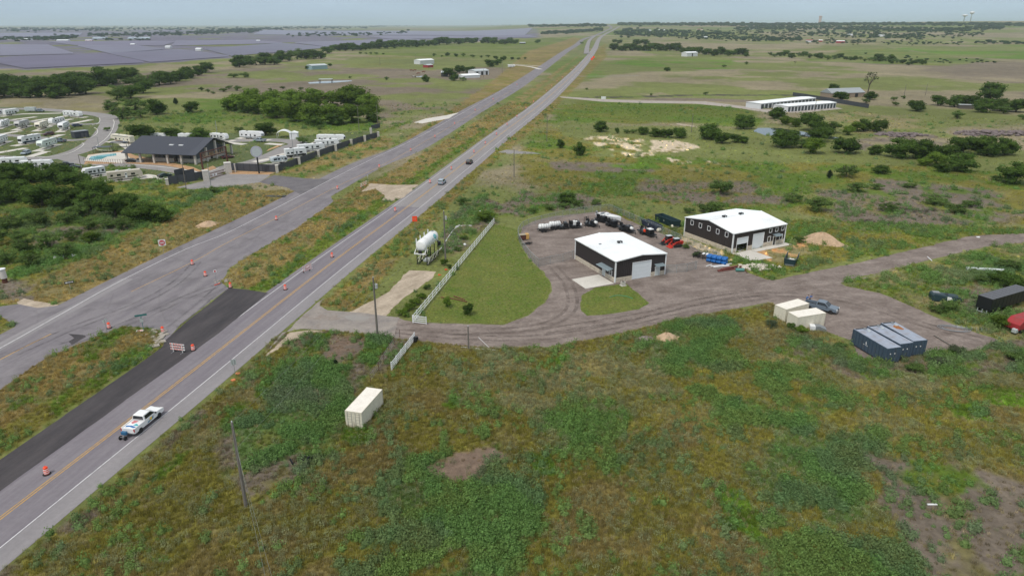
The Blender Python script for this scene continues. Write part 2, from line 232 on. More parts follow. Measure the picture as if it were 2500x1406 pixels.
# polygon in photo pixels, main colour, patch colour, patch share, patch size m, edge softness m, (tuft, leafy, pale) density
ZONES = [
 ([(-900, 640), (-900, 90), (1400, 90), (1425, 110), (1060, 345), (560, 560), (0, 830), (-900, 1300)], 'fgreen', 'ftan', .48, 60, 30, (.4, .03, .1)),
 ([(0, 178), (500, 172), (1000, 150), (1290, 170), (1250, 215), (980, 300), (940, 262), (560, 225), (330, 235), (300, 225), (0, 245)], 'fbrown', 'fgreen', .36, 55, 25, (.3, .1, .1)),
 ([(840, 140), (1000, 133), (1290, 148), (1310, 160), (1050, 172), (840, 165)], 'straw', 'fgreen', .55, 90, 20, (.1, 0, 0)),
 ([(850, 128), (1000, 112), (1400, 90), (1380, 115), (1290, 146), (900, 135)], 'fgreen', 'lawn', .55, 80, 25, (.1, 0, 0)),
 ([(1290, 128), (1400, 92), (1420, 96), (1330, 160), (1200, 235), (1000, 345), (985, 340), (1180, 215)], 'orange', 'olive', .35, 12, 3, (.8, .1, .2)),
 ([(300, 240), (560, 240), (940, 305), (930, 335), (560, 300), (300, 330), (280, 280)], 'fgreen', 'lawn2', .5, 30, 15, (.6, .2, .1)),
 ([(0, 236), (170, 228), (260, 235), (275, 262), (220, 275), (0, 262)], 'ftan', 'straw', .4, 20, 8, (.2, 0, 0)),
 ([(-900, 165), (-900, 70), (600, 72), (1310, 72), (1320, 92), (1080, 106), (800, 120), (560, 142), (352, 157), (60, 170)], 'solarsoil', 'fgreen', .22, 160, 25, (0, 0, 0)),
 # right hand countryside
 ([(1430, 92), (2900, 92), (4200, 400), (2900, 560), (2500, 560), (1240, 440), (1225, 365), (1440, 150)], 'fgreen', 'ftan', .40, 70, 25, (.4, .03, .1)),
 ([(1480, 95), (2200, 122), (2500, 150), (2500, 190), (1950, 150), (1830, 135), (1500, 105)], 'ftan', 'fgreen', .4, 110, 20, (0, 0, 0)),
 ([(1730, 140), (1950, 150), (2250, 190), (2500, 205), (2500, 260), (2700, 250), (2900, 180), (2500, 145)], 'ftan', 'fbrown', .45, 120, 25, (.1, 0, 0)),
 ([(2180, 118), (2900, 104), (2900, 155), (2500, 147), (2330, 138)], 'lime', 'fgreen', .45, 150, 15, (0, 0, 0)),
 ([(2050, 125), (2180, 118), (2330, 138), (2440, 150), (2300, 162), (1960, 150)], 'green', 'fgreen', .5, 60, 25, (.1, .1, 0)),
 ([(1440, 150), (1740, 135), (1840, 165), (1500, 180), (1420, 200)], 'fgreen', 'lime', .22, 50, 20, (.2, 0, 0)),
 ([(1400, 245), (1700, 250), (1860, 275), (1850, 310), (1690, 305), (1470, 300), (1330, 300)], 'lawn', 'lawn2', .4, 30, 12, (.5, .05, 0)),
 ([(2060, 270), (2300, 300), (2340, 340), (2060, 330), (1990, 300)], 'fgreen', 'straw', .4, 25, 12, (.5, .1, 0)),
 ([(1320, 300), (1380, 320), (1450, 380), (1700, 385), (2500, 420), (2600, 560), (2100, 545), (1700, 500), (1480, 490), (1330, 470), (1240, 440)], 'olive', 'lawn2', .45, 16, 10, (1.0, .10, .15)),
 ([(1425, 338), (1500, 330), (1580, 345), (1570, 372), (1470, 365)], 'sand', 'olive', .42, 6, 4, (.6, .3, 0)), ([(1590, 343), (1650, 342), (1710, 360), (1650, 372), (1590, 372)], 'sand', 'olive', .18, 6, 2.5, (.2, .1, 0)),
 ([(1500, 372), (1600, 375), (1560, 385), (1500, 383)], 'sand', 'olive', .5, 4, 3, (.6, .2, 0)), ([(1625, 385), (1690, 398), (1640, 398)], 'sand', 'olive', .4, 3, 1.5, (.5, .2, 0)), ([(1720, 392), (1775, 402), (1730, 400)], 'sand', 'olive', .4, 3, 1.5, (.5, .2, 0)),
 ([(1180, 505), (1290, 470), (1440, 478), (1490, 495), (1440, 508), (1330, 520), (1215, 535)], 'mauve', 'lawn2', .34, 9, 4, (.5, .3, .1)),
 ([(1100, 530), (1180, 480), (1230, 500), (1200, 545), (1140, 600), (1090, 640), (1080, 600)], 'mauve', 'green', .36, 5, 3, (1.0, .6, .2)),
 ([(1580, 440), (1850, 440), (1850, 470), (1640, 480), (1520, 470)], 'mauve', 'olive', .36, 12, 8, (.5, .1, .1)), ([(1980, 450), (2200, 440), (2420, 460), (2500, 520), (2350, 560), (2050, 540), (1960, 500)], 'mauve', 'green', .42, 9, 8, (.5, .25, .1)),
 ([(2040, 545), (2130, 535), (2220, 548), (2120, 560)], 'dark', 'mauve', .4, 4, 3, (1.2, .2, 0)), ([(2200, 510), (2280, 505), (2300, 530), (2220, 530)], 'dark', 'mauve', .4, 4, 3, (1.2, .2, 0)),
 ([(1480, 505), (1680, 560), (1690, 600), (1560, 540), (1470, 512)], 'lawn', 'olive', .5, 7, 4, (1.6, .4, .2)),
 ([(1900, 540), (2500, 555), (2500, 585), (2370, 580), (2000, 650), (1870, 680), (1790, 650), (1700, 610), (1880, 560)], 'lawn', 'olive', .45, 7, 3, (2.0, .6, .4)),
 ([(1815, 630), (1850, 612), (1960, 585), (1990, 615), (1900, 640), (1870, 632)], 'mulch', 'straw', .35, 4, 1.5, (.4, .1, .1)), ([(1665, 575), (1785, 625), (1790, 640), (1650, 590)], 'sand', 'olive', .35, 3, 1, (.6, .2, .2)),
 ([(2075, 695), (2160, 660), (2500, 590), (2900, 560), (2900, 800), (2500, 830), (2400, 820), (2280, 770)], 'lawn', 'straw', .48, 8, 3, (2.2, .8, .8)),
 ([(2320, 700), (2450, 690), (2470, 770), (2330, 760)], 'mauve', 'weed', .45, 5, 3, (1.2, 1.0, .2)), ([(2350, 640), (2900, 600), (2900, 700), (2400, 700)], 'green', 'weed', .5, 6, 4, (1.4, 1.6, .2)),
 ([(1480, 105), (1340, 205), (1185, 330), (1090, 410), (985, 560), (785, 745), (870, 762), (1000, 600), (1080, 520), (1200, 400), (1330, 290), (1480, 140)], 'olive', 'orange', .42, 6, 2.5, (1.5, .2, .3)),
 ([(1395, 238), (1500, 236), (1700, 231), (1960, 232), (1960, 235), (1700, 235), (1500, 240)], 'dark', 'green', .4, 8, 3, (0, 0, 0)), ([(1560, 241), (1700, 240), (1890, 246), (1890, 252), (1700, 247), (1560, 246)], 'fbrown', 'mauve', .5, 10, 4, (0, 0, 0)), ([(1330, 395), (1600, 400), (1600, 420), (1340, 420)], 'mauve', 'lawn', .4, 9, 5, (.4, .05, 0)), ([(1500, 405), (1600, 395), (1620, 412), (1520, 416)], 'lime', 'lawn2', .4, 5, 4, (1, .05, 0)),
 ([(2050, 345), (2250, 325), (2330, 345), (2300, 362), (2150, 352), (2100, 365)], 'ftan', 'mauve', .4, 9, 4, (.2, 0, 0)), ([(1560, 480), (1700, 470), (1900, 475), (2000, 490), (1850, 500), (1600, 498)], 'mauve', 'olive', .3, 7, 4, (.4, .1, .1)),
 # medians
 ([(550, 690), (650, 712), (960, 490), (1180, 330), (1440, 115), (1300, 215), (1060, 360), (820, 490), (560, 655)], 'orange', 'lawn2', .24, 5, 1.5, (2.6, .05, .3)),
 ([(660, 708), (960, 487), (1185, 325), (1180, 318), (950, 470), (600, 712)], 'lawn2', 'lawn', .5, 4, 1, (2.2, .3, .1)),
 ([(-300, 1300), (390, 850), (395, 800), (300, 795), (150, 850), (-300, 1060)], 'orange', 'lawn2', .36, 5, 1.2, (3, .2, .3)), ([(-300, 1300), (400, 845), (385, 830), (200, 935), (-300, 1210)], 'lawn2', 'olive', .4, 5, 1.2, (2.4, .3, .1)),
 # left verge and scrub
 ([(-600, 420), (280, 400), (420, 440), (700, 470), (560, 556), (200, 700), (0, 830), (-600, 1100)], 'green', 'olive', .42, 9, 4, (1.6, .7, .2)),
 ([(0, 720), (60, 700), (300, 590), (560, 462), (735, 466), (720, 482), (560, 556), (200, 735), (60, 745), (0, 745)], 'orange', 'brownred', .45, 6, 2, (1.8, .1, .3)),
 ([(180, 735), (560, 556), (700, 492), (690, 484), (540, 552), (160, 722)], 'brownred', 'orange', .5, 4, 1, (1.6, .1, .1)),
 ([(0, 700), (250, 600), (520, 480), (560, 462), (520, 462), (300, 565), (0, 672)], 'lawn2', 'weed', .5, 5, 2, (1.4, 1.6, .1)), ([(230, 480), (330, 555), (250, 590), (120, 620), (60, 570)], 'mauve', 'green', .5, 7, 6, (.6, .6, .1)), ([(0, 690), (80, 680), (80, 730), (0, 730)], 'mauve', 'olive', .3, 4, 2, (.8, .1, .1)),
 ([(740, 440), (980, 350), (930, 330), (680, 420), (660, 430)], 'orange', 'green', .45, 7, 2, (1.6, .2, .2)), ([(700, 418), (1000, 300), (1010, 290), (925, 322), (680, 408)], 'lawn', 'green', .4, 8, 2, (1.5, .1, .1)),
 # near meadow, the whole lower right
 ([(690, 815), (800, 806), (1020, 832), (1340, 850), (1700, 772), (1890, 745), (2000, 800), (2100, 880), (2300, 870), (2500, 830), (2900, 800), (3600, 1500), (2000, 4000), (-400, 3000), (-300, 1600), (20, 1406), (580, 925)], 'olive', 'brownred', .40, 7, 1.5, (6, .25, .9)),
 ([(1100, 860), (1500, 860), (1900, 850), (2500, 900), (2500, 1000), (2100, 960), (1700, 960), (1400, 1030), (1100, 1000)], 'olive', 'straw', .5, 6, 6, (5.2, .2, 1.6)),
 ([(2100, 870), (2500, 830), (2900, 820), (2700, 900), (2100, 930), (1900, 860), (1950, 820)], 'mauve', 'green', .5, 4, 2, (3, 1.2, .4)),
 ([(690, 815), (800, 806), (830, 815), (780, 860), (560, 960), (100, 1390), (-100, 1520), (-10, 1420), (580, 925)], 'olive', 'mauve', .42, 4, 1.2, (4, .3, .5)),
 ([(720, 870), (740, 890), (500, 1080), (350, 1200), (340, 1190), (490, 1060)], 'lawn2', 'straw', .5, 4, .8, (4, .3, .3)), ([(770, 815), (810, 812), (790, 850), (720, 875)], 'lawn2', 'lime', .4, 3, .8, (5, .4, .3)),
 ([(815, 820), (905, 822), (870, 870), (810, 905), (780, 890)], 'dirt', 'mauve', .45, 3, 1, (.25, .1, .05)), ([(900, 825), (960, 822), (925, 905), (850, 960), (840, 930)], 'lawn2', 'weed', .5, 4, 1, (3.5, 2.0, .2)),
 ([(960, 830), (1000, 832), (940, 915), (900, 915)], 'mauve', 'olive', .4, 2, .6, (1.5, .3, .2)),
 ([(760, 890), (870, 880), (940, 900), (850, 1000), (820, 1040), (860, 1060), (780, 1120), (640, 1170), (560, 1150), (520, 1100), (560, 1050)], 'weed', 'mauve', .42, 5, 3.5, (2.5, 4.5, .3)),
 ([(840, 1045), (920, 1040), (900, 1085), (820, 1080)], 'lime', 'lawn2', .4, 3, .8, (6, .5, .1)), ([(560, 1150), (760, 1130), (740, 1210), (620, 1230)], 'mauve', 'olive', .4, 3, 1.2, (1.5, .8, .2)),
 ([(1040, 1050), (1130, 1010), (1200, 1040), (1260, 1160), (1330, 1220), (1280, 1300), (1250, 1406), (1240, 1500), (860, 1500), (900, 1330), (950, 1250), (990, 1150)], 'weed', 'olive', .52, 5, 5, (4.5, 3.0, .6)),
 ([(1035, 1140), (1090, 1110), (1200, 1092), (1250, 1110), (1200, 1135), (1170, 1170), (1060, 1172)], 'dirt', 'weed', .15, 2.5, .8, (.2, .5, .1)),
 ([(1100, 970), (1130, 975), (1110, 1000), (1085, 990)], 'lime', 'lawn2', .4, 2, 1, (6, .4, .1)), ([(1290, 1105), (1345, 1110), (1350, 1160), (1300, 1165)], 'lime', 'lawn2', .3, 2, 1, (7, .4, .1)),
 ([(1560, 845), (1640, 805), (1760, 770), (1800, 830), (1960, 920), (2090, 1010), (2150, 1110), (2110, 1170), (2180, 1300), (2260, 1450), (1960, 1450), (1900, 1250), (1930, 1130), (1820, 1060), (1700, 960)], 'weed', 'olive', .50, 5, 6, (4.5, 3.0, .8)),
 ([(1270, 1000), (1500, 960), (1560, 1080), (1500, 1130), (1350, 1080)], 'green', 'olive', .5, 6, 5, (4, 1.4, 1.5)),
 ([(2110, 1110), (2250, 1120), (2500, 1180), (2900, 1300), (2900, 1600), (2300, 1500), (2200, 1320), (2150, 1200)], 'mauve', 'lawn2', .18, 5, 2.5, (.5, .2, .08)),
 ([(1745, 1195), (1800, 1190), (1865, 1270), (1850, 1320), (1780, 1290)], 'lime', 'lawn2', .35, 3, 1, (7, .5, .1)), ([(2300, 985), (2400, 985), (2420, 1030), (2330, 1020)], 'lime', 'lawn2', .4, 3, 1, (6, .5, .1)), ([(2370, 940), (2560, 960), (2560, 1010), (2400, 980)], 'lime', 'green', .5, 3, 1.5, (5, 1, .1)),
 ([(1300, 860), (1400, 870), (1360, 910), (1290, 900)], 'lime', 'olive', .5, 3, 1.5, (6, .3, .4)),
]
ZW = [(wpoly(z[0]),) + z[1:] for z in ZONES]
def pinside(x, y, P, order, ys):
    ins = np.zeros(len(x), bool); n = len(P)
    for i in range(n):
        ax, ay = P[i]; bx, by = P[(i + 1) % n]
        if ay == by: continue
        lo, hi = (ay, by) if ay < by else (by, ay); a = np.searchsorted(ys, lo, 'left'); b = np.searchsorted(ys, hi, 'left')
        if a >= b: continue
        idx = order[a:b]; c = x[idx] < (bx - ax) * (ys[a:b] - ay) / (by - ay) + ax; ins[idx[c]] ^= True
    return ins
def zones(x, y):
    n = len(x); r = np.hypot(x, y); col = np.zeros((n, 3)); dens = np.zeros((n, 3))
    b0 = fbm(x, y, 260, 3)[:, None]; A, B, D = np.array(c_['fgreen']), np.array(c_['ftan']), np.array(c_['green'])
    f = sms(.46, .58, b0); g = sms(.55, .62, fbm(x, y, 500, 9)[:, None]); col[:] = (A * (1 - f) + B * f) * (1 - g * .7) + D * g * .7
    dens[:] = (.2, .05, 0)
    for k, (P, ca, cb, am, sz, soft, dn) in enumerate(ZW):
        m = pmask(x + 0, y, P, max(soft, .8))
        idx = np.nonzero(m > 0)[0]
        if not len(idx): continue
        X, Y = x[idx], y[idx]; edge = fbm(X, Y, max(soft * 1.5, 2), 40 + k) - .5; mm = sms(.3, .7, m[idx] + edge * 1.5 * (m[idx] < .999))[:, None]
        nn = fbm(X, Y, sz, 5 + k, 5); q = np.sqrt(max(am, .01)); th = .5 + (.5 - am) * .42; f = sms(th - .06, th + .06, nn)[:, None]
        base = np.array(c_[ca]) * (1 - f) + np.array(c_[cb]) * f
        if ca in ('olive', 'straw', 'lawn', 'orange', 'weed', 'green', 'mauve'):
            f2 = sms(.58, .72, fbm(X, Y, sz * .8, 90 + k, 4))[:, None] * .55; base = base * (1 - f2) + np.array(c_['straw' if ca in ('olive', 'orange') else 'olive']) * f2
        col[idx] = col[idx] * (1 - mm) + base * mm; dens[idx] = dens[idx] * (1 - mm) + np.array(dn) * mm
    k = (.82 + .36 * fbm(x, y, 3, 77))[:, None]; k2 = (.74 + .52 * fbm(x, y, 70, 78))[:, None]
    return col * k * k2, dens

# ground sheet: rings round the origin, fine in front
fine = np.linspace(R(-50), R(50), 760); coarse = np.linspace(R(50), R(310), 50)[1:-1]; ang = np.concatenate([fine, coarse])
rad = np.concatenate([[6], np.geomspace(25, 40000, 660)]); nr, na = len(rad), len(ang)
RR, AA = np.meshgrid(rad, ang, indexing='ij'); X = (RR * np.sin(AA)).ravel(); Y = (RR * np.cos(AA)).ravel(); Z = T(X, Y)
V = np.stack([X, Y, Z], 1)
i = np.arange(nr - 1)[:, None] * na; j = np.arange(na)[None, :]; j2 = (j + 1) % na
FQ = np.stack([i + j, i + j2, i + na + j2, i + na + j], -1).reshape(-1, 4)[:, ::-1]
me = bpy.data.meshes.new('ground'); me.vertices.add(len(V) + 1); me.vertices.foreach_set('co', np.concatenate([V, [[0, 0, 0]]]).ravel())
fan = np.stack([np.full(na, len(V)), np.arange(na), (np.arange(na) + 1) % na], 1)[:, ::-1]
loops = np.concatenate([FQ.ravel(), fan.ravel()]); me.loops.add(len(loops)); me.loops.foreach_set('vertex_index', loops)
nf = len(FQ) + len(fan); me.polygons.add(nf)
me.polygons.foreach_set('loop_start', np.concatenate([np.arange(len(FQ)) * 4, len(FQ) * 4 + np.arange(na) * 3]))
me.update(calc_edges=True)
col, dens = zones(np.append(X, 0.0), np.append(Y, 0.0))
ca = me.attributes.new('soil', 'FLOAT_COLOR', 'POINT'); ca.data.foreach_set('color', np.concatenate([col, np.ones((len(col), 1))], 1).astype(np.float32).ravel())
me.polygons.foreach_set('use_smooth', [True] * nf)
gm = bpy.data.materials.new('ground_soil'); gm.use_nodes = True; t = gm.node_tree; b = t.nodes['Principled BSDF']; b.inputs['Roughness'].default_value = .95; b.inputs['Specular IOR Level'].default_value = .15
at = N(t, 'ShaderNodeAttribute', attribute_name='soil'); geo = N(t, 'ShaderNodeNewGeometry')
def gn(scale, det, a, bb):
    nz = N(t, 'ShaderNodeTexNoise'); nz.inputs['Scale'].default_value = scale; nz.inputs['Detail'].default_value = det; nz.inputs['Roughness'].default_value = .7; t.links.new(geo.outputs['Position'], nz.inputs['Vector'])
    mr = N(t, 'ShaderNodeMapRange'); mr.inputs[1].default_value = .3; mr.inputs[2].default_value = .7; mr.inputs[3].default_value = a; mr.inputs[4].default_value = bb; t.links.new(nz.outputs[0], mr.inputs[0]); return mr, nz
n1, z1 = gn(.9, 8, .62, 1.38); n2, z2 = gn(.05, 8, .85, 1.15)
mu = N(t, 'ShaderNodeMath', operation='MULTIPLY'); t.links.new(n1.outputs[0], mu.inputs[0]); t.links.new(n2.outputs[0], mu.inputs[1])
vm = N(t, 'ShaderNodeVectorMath', operation='SCALE'); t.links.new(at.outputs['Color'], vm.inputs[0]); t.links.new(mu.outputs[0], vm.inputs['Scale']); t.links.new(vm.outputs[0], b.inputs['Base Color'])
bp = N(t, 'ShaderNodeBump'); bp.inputs['Strength'].default_value = .8; bp.inputs['Distance'].default_value = .25; t.links.new(z1.outputs[0], bp.inputs['Height']); t.links.new(bp.outputs[0], b.inputs['Normal'])
me.materials.append(gm); go = bpy.data.objects.new('ground', me); C.objects.link(go); go['kind'] = 'structure'

# ---------------------------------------------------------------- sheets: roads, pads
from mathutils.geometry import tessellate_polygon
EXCL = []                                                  # world polygons where nothing grows
def road_mat(name, a, bcol, rough=.85, third=None, streak=None, sc_=.35, th=(.35, .7), fine=.1, cracks=False):
    if name in MATS: return MATS[name]
    m = bpy.data.materials.new(name); m.use_nodes = True; t = m.node_tree; b = t.nodes['Principled BSDF']; b.inputs['Roughness'].default_value = rough; b.inputs['Specular IOR Level'].default_value = .25
    geo = N(t, 'ShaderNodeNewGeometry'); mp = N(t, 'ShaderNodeMapping', vector_type='TEXTURE'); mp.inputs['Rotation'].default_value = (0, 0, streak[0] if streak else 0); mp.inputs['Scale'].default_value = (streak[1], 1, 1) if streak else (1, 1, 1)
    t.links.new(geo.outputs['Position'], mp.inputs[0])
    n1 = N(t, 'ShaderNodeTexNoise'); n1.inputs['Scale'].default_value = sc_; n1.inputs['Detail'].default_value = 8; n1.inputs['Roughness'].default_value = .62; t.links.new(mp.outputs[0], n1.inputs['Vector'])
    mr = N(t, 'ShaderNodeMapRange'); mr.inputs[1].default_value = th[0]; mr.inputs[2].default_value = th[1]; t.links.new(n1.outputs[0], mr.inputs[0])
    mx = N(t, 'ShaderNodeMix', data_type='RGBA'); mx.inputs['A'].default_value = (*a, 1); mx.inputs['B'].default_value = (*bcol, 1); t.links.new(mr.outputs[0], mx.inputs['Factor'])
    n2 = N(t, 'ShaderNodeTexNoise'); n2.inputs['Scale'].default_value = 1.6; n2.inputs['Detail'].default_value = 9; n2.inputs['Roughness'].default_value = .75; t.links.new(geo.outputs['Position'], n2.inputs['Vector'])
    r2 = N(t, 'ShaderNodeMapRange'); r2.inputs[1].default_value = .3; r2.inputs[2].default_value = .7; r2.inputs[3].default_value = 1 - fine; r2.inputs[4].default_value = 1 + fine; t.links.new(n2.outputs[0], r2.inputs[0])
    top = mx.outputs['Result']
    if third:
        n4 = N(t, 'ShaderNodeTexNoise'); n4.inputs['Scale'].default_value = third[1]; n4.inputs['Detail'].default_value = 9; n4.inputs['Roughness'].default_value = .65; n4.inputs['Distortion'].default_value = .6; t.links.new(geo.outputs['Position'], n4.inputs['Vector'])
        r4 = N(t, 'ShaderNodeMapRange'); r4.inputs[1].default_value = third[2]; r4.inputs[2].default_value = third[3]; r4.inputs[4].default_value = third[4]; t.links.new(n4.outputs[0], r4.inputs[0])
        m4 = N(t, 'ShaderNodeMix', data_type='RGBA'); t.links.new(r4.outputs[0], m4.inputs['Factor']); t.links.new(top, m4.inputs['A']); m4.inputs['B'].default_value = (*third[0], 1); top = m4.outputs['Result']
    vm = N(t, 'ShaderNodeVectorMath', operation='SCALE'); t.links.new(top, vm.inputs[0]); t.links.new(r2.outputs[0], vm.inputs['Scale']); src = vm.outputs[0]
    if cracks:
        vo = N(t, 'ShaderNodeTexVoronoi', feature='DISTANCE_TO_EDGE'); vo.inputs['Scale'].default_value = .12; n3 = N(t, 'ShaderNodeTexNoise'); n3.inputs['Scale'].default_value = .5
        t.links.new(geo.outputs['Position'], n3.inputs['Vector']); ad = N(t, 'ShaderNodeMix', data_type='VECTOR'); ad.inputs['Factor'].default_value = .85
        t.links.new(n3.outputs['Color'], ad.inputs['A']); t.links.new(geo.outputs['Position'], ad.inputs['B']); t.links.new(ad.outputs['Result'], vo.inputs['Vector'])
        r3 = N(t, 'ShaderNodeMapRange'); r3.inputs[1].default_value = .0; r3.inputs[2].default_value = .03; r3.inputs[3].default_value = .90; r3.inputs[4].default_value = 1; t.links.new(vo.outputs[0], r3.inputs[0])
        v2 = N(t, 'ShaderNodeVectorMath', operation='SCALE'); t.links.new(src, v2.inputs[0]); t.links.new(r3.outputs[0], v2.inputs['Scale']); src = v2.outputs[0]
    t.links.new(src, b.inputs['Base Color'])
    bp = N(t, 'ShaderNodeBump'); bp.inputs['Strength'].default_value = .5; bp.inputs['Distance'].default_value = .08; t.links.new(n2.outputs[0], bp.inputs['Height']); t.links.new(bp.outputs[0], b.inputs['Normal'])
    MATS[name] = m; return m
RDIR = R(80)
ASPH = road_mat('old_asphalt', (.165, .150, .172), (.225, .210, .228), streak=(RDIR, 14), sc_=.8, cracks=False, third=((.13, .12, .13), .25, .55, .8, .5))
ASPL = road_mat('old_asphalt_left', (.160, .147, .165), (.225, .210, .222), streak=(RDIR, 6), sc_=.5, th=(.3, .65), cracks=True, third=((.105, .097, .105), .13, .5, .75, .7))
ASPN = road_mat('new_asphalt', (.040, .037, .042), (.082, .074, .078), streak=(RDIR, 5), sc_=.4, third=((.12, .11, .105), .2, .6, .78, .55))
ASPM = road_mat('mid_grey_asphalt', (.115, .108, .118), (.17, .16, .168), sc_=.3)
GRAV = road_mat('gravel_dirt', (.150, .120, .106), (.262, .220, .198), streak=(R(12), 2.2), sc_=.4, th=(.34, .66), fine=.32, third=((.105, .080, .068), .16, .48, .72, .7))
GRAVP = road_mat('pale_gravel', (.30, .265, .235), (.42, .38, .34), sc_=.4, fine=.2)
LIME = road_mat('crushed_limestone', (.30, .245, .185), (.50, .42, .33), streak=(R(60), 3), sc_=.5, fine=.25)
SHLD = road_mat('pale_shoulder', (.215, .205, .215), (.27, .255, .265), streak=(RDIR, 10), sc_=.6)
CONR = road_mat('grey_concrete_road', (.225, .215, .215), (.29, .275, .27), sc_=.2, fine=.08)
PAD = road_mat('pale_concrete_pad', (.52, .50, .46), (.62, .59, .54), sc_=.2, fine=.06)
LAWN = road_mat('mown_lawn', (.085, .130, .018), (.140, .150, .034), sc_=.22, th=(.3, .7), fine=.45, third=((.16, .13, .08), .5, .58, .8, .6))
def jit(P, step, amp, seed=1):
    out = []
    n = len(P)
    for i in range(n):
        a, b = P[i], P[(i + 1) % n]; L = math.hypot(b[0] - a[0], b[1] - a[1]); k = max(1, int(L / step)); k = min(k, 400)
        for q in range(k):
            f = q / k; out.append((a[0] + (b[0] - a[0]) * f, a[1] + (b[1] - a[1]) * f))
    o = np.array(out)
    if amp: o[:, 0] += (fbm(o[:, 0], o[:, 1], 2.5, seed, 3) - .5) * 2 * amp; o[:, 1] += (fbm(o[:, 0], o[:, 1], 2.5, seed + 50, 3) - .5) * 2 * amp
    return o
def sheet_w(name, P, z, m, step=1e9, amp=0, excl=True, kind='structure', parent=None, hfun=None):
    P = jit(P, step, amp, sum(map(ord, name)) % 97) if step < 1e8 else np.array(P)
    if excl: EXCL.append(P)
    tris = tessellate_polygon([[Vector((x, y, 0)) for x, y in P]])
    me = bpy.data.meshes.new(name); me.from_pydata([(x, y, z) for x, y in P], [], [tuple(t) for t in tris]); me.materials.append(m)
    me.update()
    if me.polygons and sum(p.normal.z * p.area for p in me.polygons) < 0: me.flip_normals()
    o = bpy.data.objects.new(name, me); C.objects.link(o); o['kind'] = kind
    if parent: o.parent = parent
    return o
def sheet(name, pp, z, m, step=1.2, amp=.35, **k): return sheet_w(name, [tuple(G(a, b))[:2] for a, b in pp], z, m, step, amp, **k)
def smooth_line(P, k=6):
    P = [Vector(p) for p in P]; o = []
    for i in range(len(P) - 1):
        p0 = P[max(i - 1, 0)]; p1 = P[i]; p2 = P[i + 1]; p3 = P[min(i + 2, len(P) - 1)]
        for q in range(k):
            t = q / k; o.append(.5 * ((2 * p1) + (p2 - p0) * t + (2 * p0 - 5 * p1 + 4 * p2 - p3) * t * t + (3 * p1 - p0 - 3 * p2 + p3) * t ** 3))
    return o + [P[-1]]
def ribbon(name, pts, wl, wr, z, m, excl=False, kind='structure', dash=None, sm=6):
    """strip along world points, from wl left of the line to wr right of it"""
    L = smooth_line(pts, sm) if sm else [Vector(p) for p in pts]; mb = MB(); prev = None; s = 0; poly = ([], [])
    for i, p in enumerate(L):
        d = (L[min(i + 1, len(L) - 1)] - L[max(i - 1, 0)]); d.z = 0; d.normalize(); n = Vector((-d.y, d.x, 0)); h = T1(p.x, p.y); far = max(0, (math.hypot(p.x, p.y) - 1200)) * .00035
        a = p + n * wl; b = p - n * wr; a.z = b.z = h + z + far; 
        poly[0].append((a.x, a.y)); poly[1].append((b.x, b.y))
        if prev:
            seg = (p - prev[2]).length
            if not dash or (s % (dash[0] + dash[1])) < dash[0]: mb.quad(prev[0], prev[1], b, a)
            s += seg
        prev = (a, b, p)
    if excl: EXCL.append(np.array(poly[0] + poly[1][::-1]))
    return mb.obj(name, m, kind=kind)
def gv(pp): return [G(a, b) for a, b in pp]
# right carriageway: follow the yellow centre line
def extend(pp, back): a, b = pp[0], pp[1]; return [a + (a - b).normalized() * back] + pp
cen = extend(gv([(0, 1265), (450, 921), (812, 640)]), 120)
cen[1:] = gv([(0, 1265), (450, 921), (812, 640), (995, 505), (1118, 410), (1213, 335), (1340, 237), (1420, 160), (1450, 122), (1460, 100), (1466, 92), (1478, 84), (1500, 73), (1512, 66)])
ribbon('main_road', cen, 5.4, 6.7, .012, ASPH, excl=True)
def dist_line(P, p):
    return min((Vector((a.x, a.y)) - Vector((p.x, p.y))).length for a in smooth_line(P, 20))
near = cen[:10]
ribbon('main_road_upper', [cen[4]] + cen[5:], 5.35, 6.65, .014, road_mat('pale_worn_asphalt', (.215, .202, .208), (.275, .260, .262), streak=(RDIR, 10), sc_=.6))
ribbon('turn_lane', gv([(1432, 133), (1434, 114), (1441, 98), (1453, 89)]), 5, 5, .8, MATS['pale_worn_asphalt'])
ribbon('yellow_centre_line', near, .24, -.11, .020, YEL); ribbon('yellow_centre_line', near, -.11, .24, .020, YEL)
ribbon('white_edge_line', near, 4.22, -4.08, .020, WLINE); ribbon('white_edge_line', near, -3.82, 3.95, .020, WLINE)
ribbon('road_shoulder', near, -4.0, 6.65, .016, SHLD)
# left carriageway
lcen = gv([(-260, 1040), (0, 872), (230, 745), (470, 620), (700, 505), (890, 405), (1010, 355), (1150, 272), (1250, 216), (1320, 169), (1382, 130), (1408, 110), (1424, 97), (1452, 88), (1478, 77), (1492, 69), (1484, 62)])
ribbon('left_road', lcen, 6.8, 7.6, .010, ASPL, excl=True)
ribbon('left_road_edge_line', gv([(-260, 990), (0, 850), (143, 770), (300, 683), (455, 608), (560, 566), (690, 500), (815, 435), (910, 388), (1060, 315), (1250, 207)]), .08, .08, .020, WLINE)
ribbon('left_yellow_line', gv([(-200, 990), (0, 878), (125, 815)]), .09, .09, .020, YEL)
ribbon('left_yellow_line', gv([(320, 712), (470, 640), (560, 590), (700, 520), (830, 452), (940, 400), (1060, 333), (1250, 221)]), .07, .07, .018, YEL)
ribbon('left_pale_shoulder', gv([(-260, 975), (0, 838), (193, 738), (300, 680)]), .3, 2.4, .018, SHLD)
sheet('road_crossing', [(150, 858), (300, 797), (360, 800), (395, 808), (400, 838), (440, 792), (560, 703), (540, 690), (560, 655), (640, 606), (720, 560), (815, 492), (800, 470), (600, 560), (300, 690), (100, 800), (0, 860), (0, 918)], .014, ASPL, 2, .25)
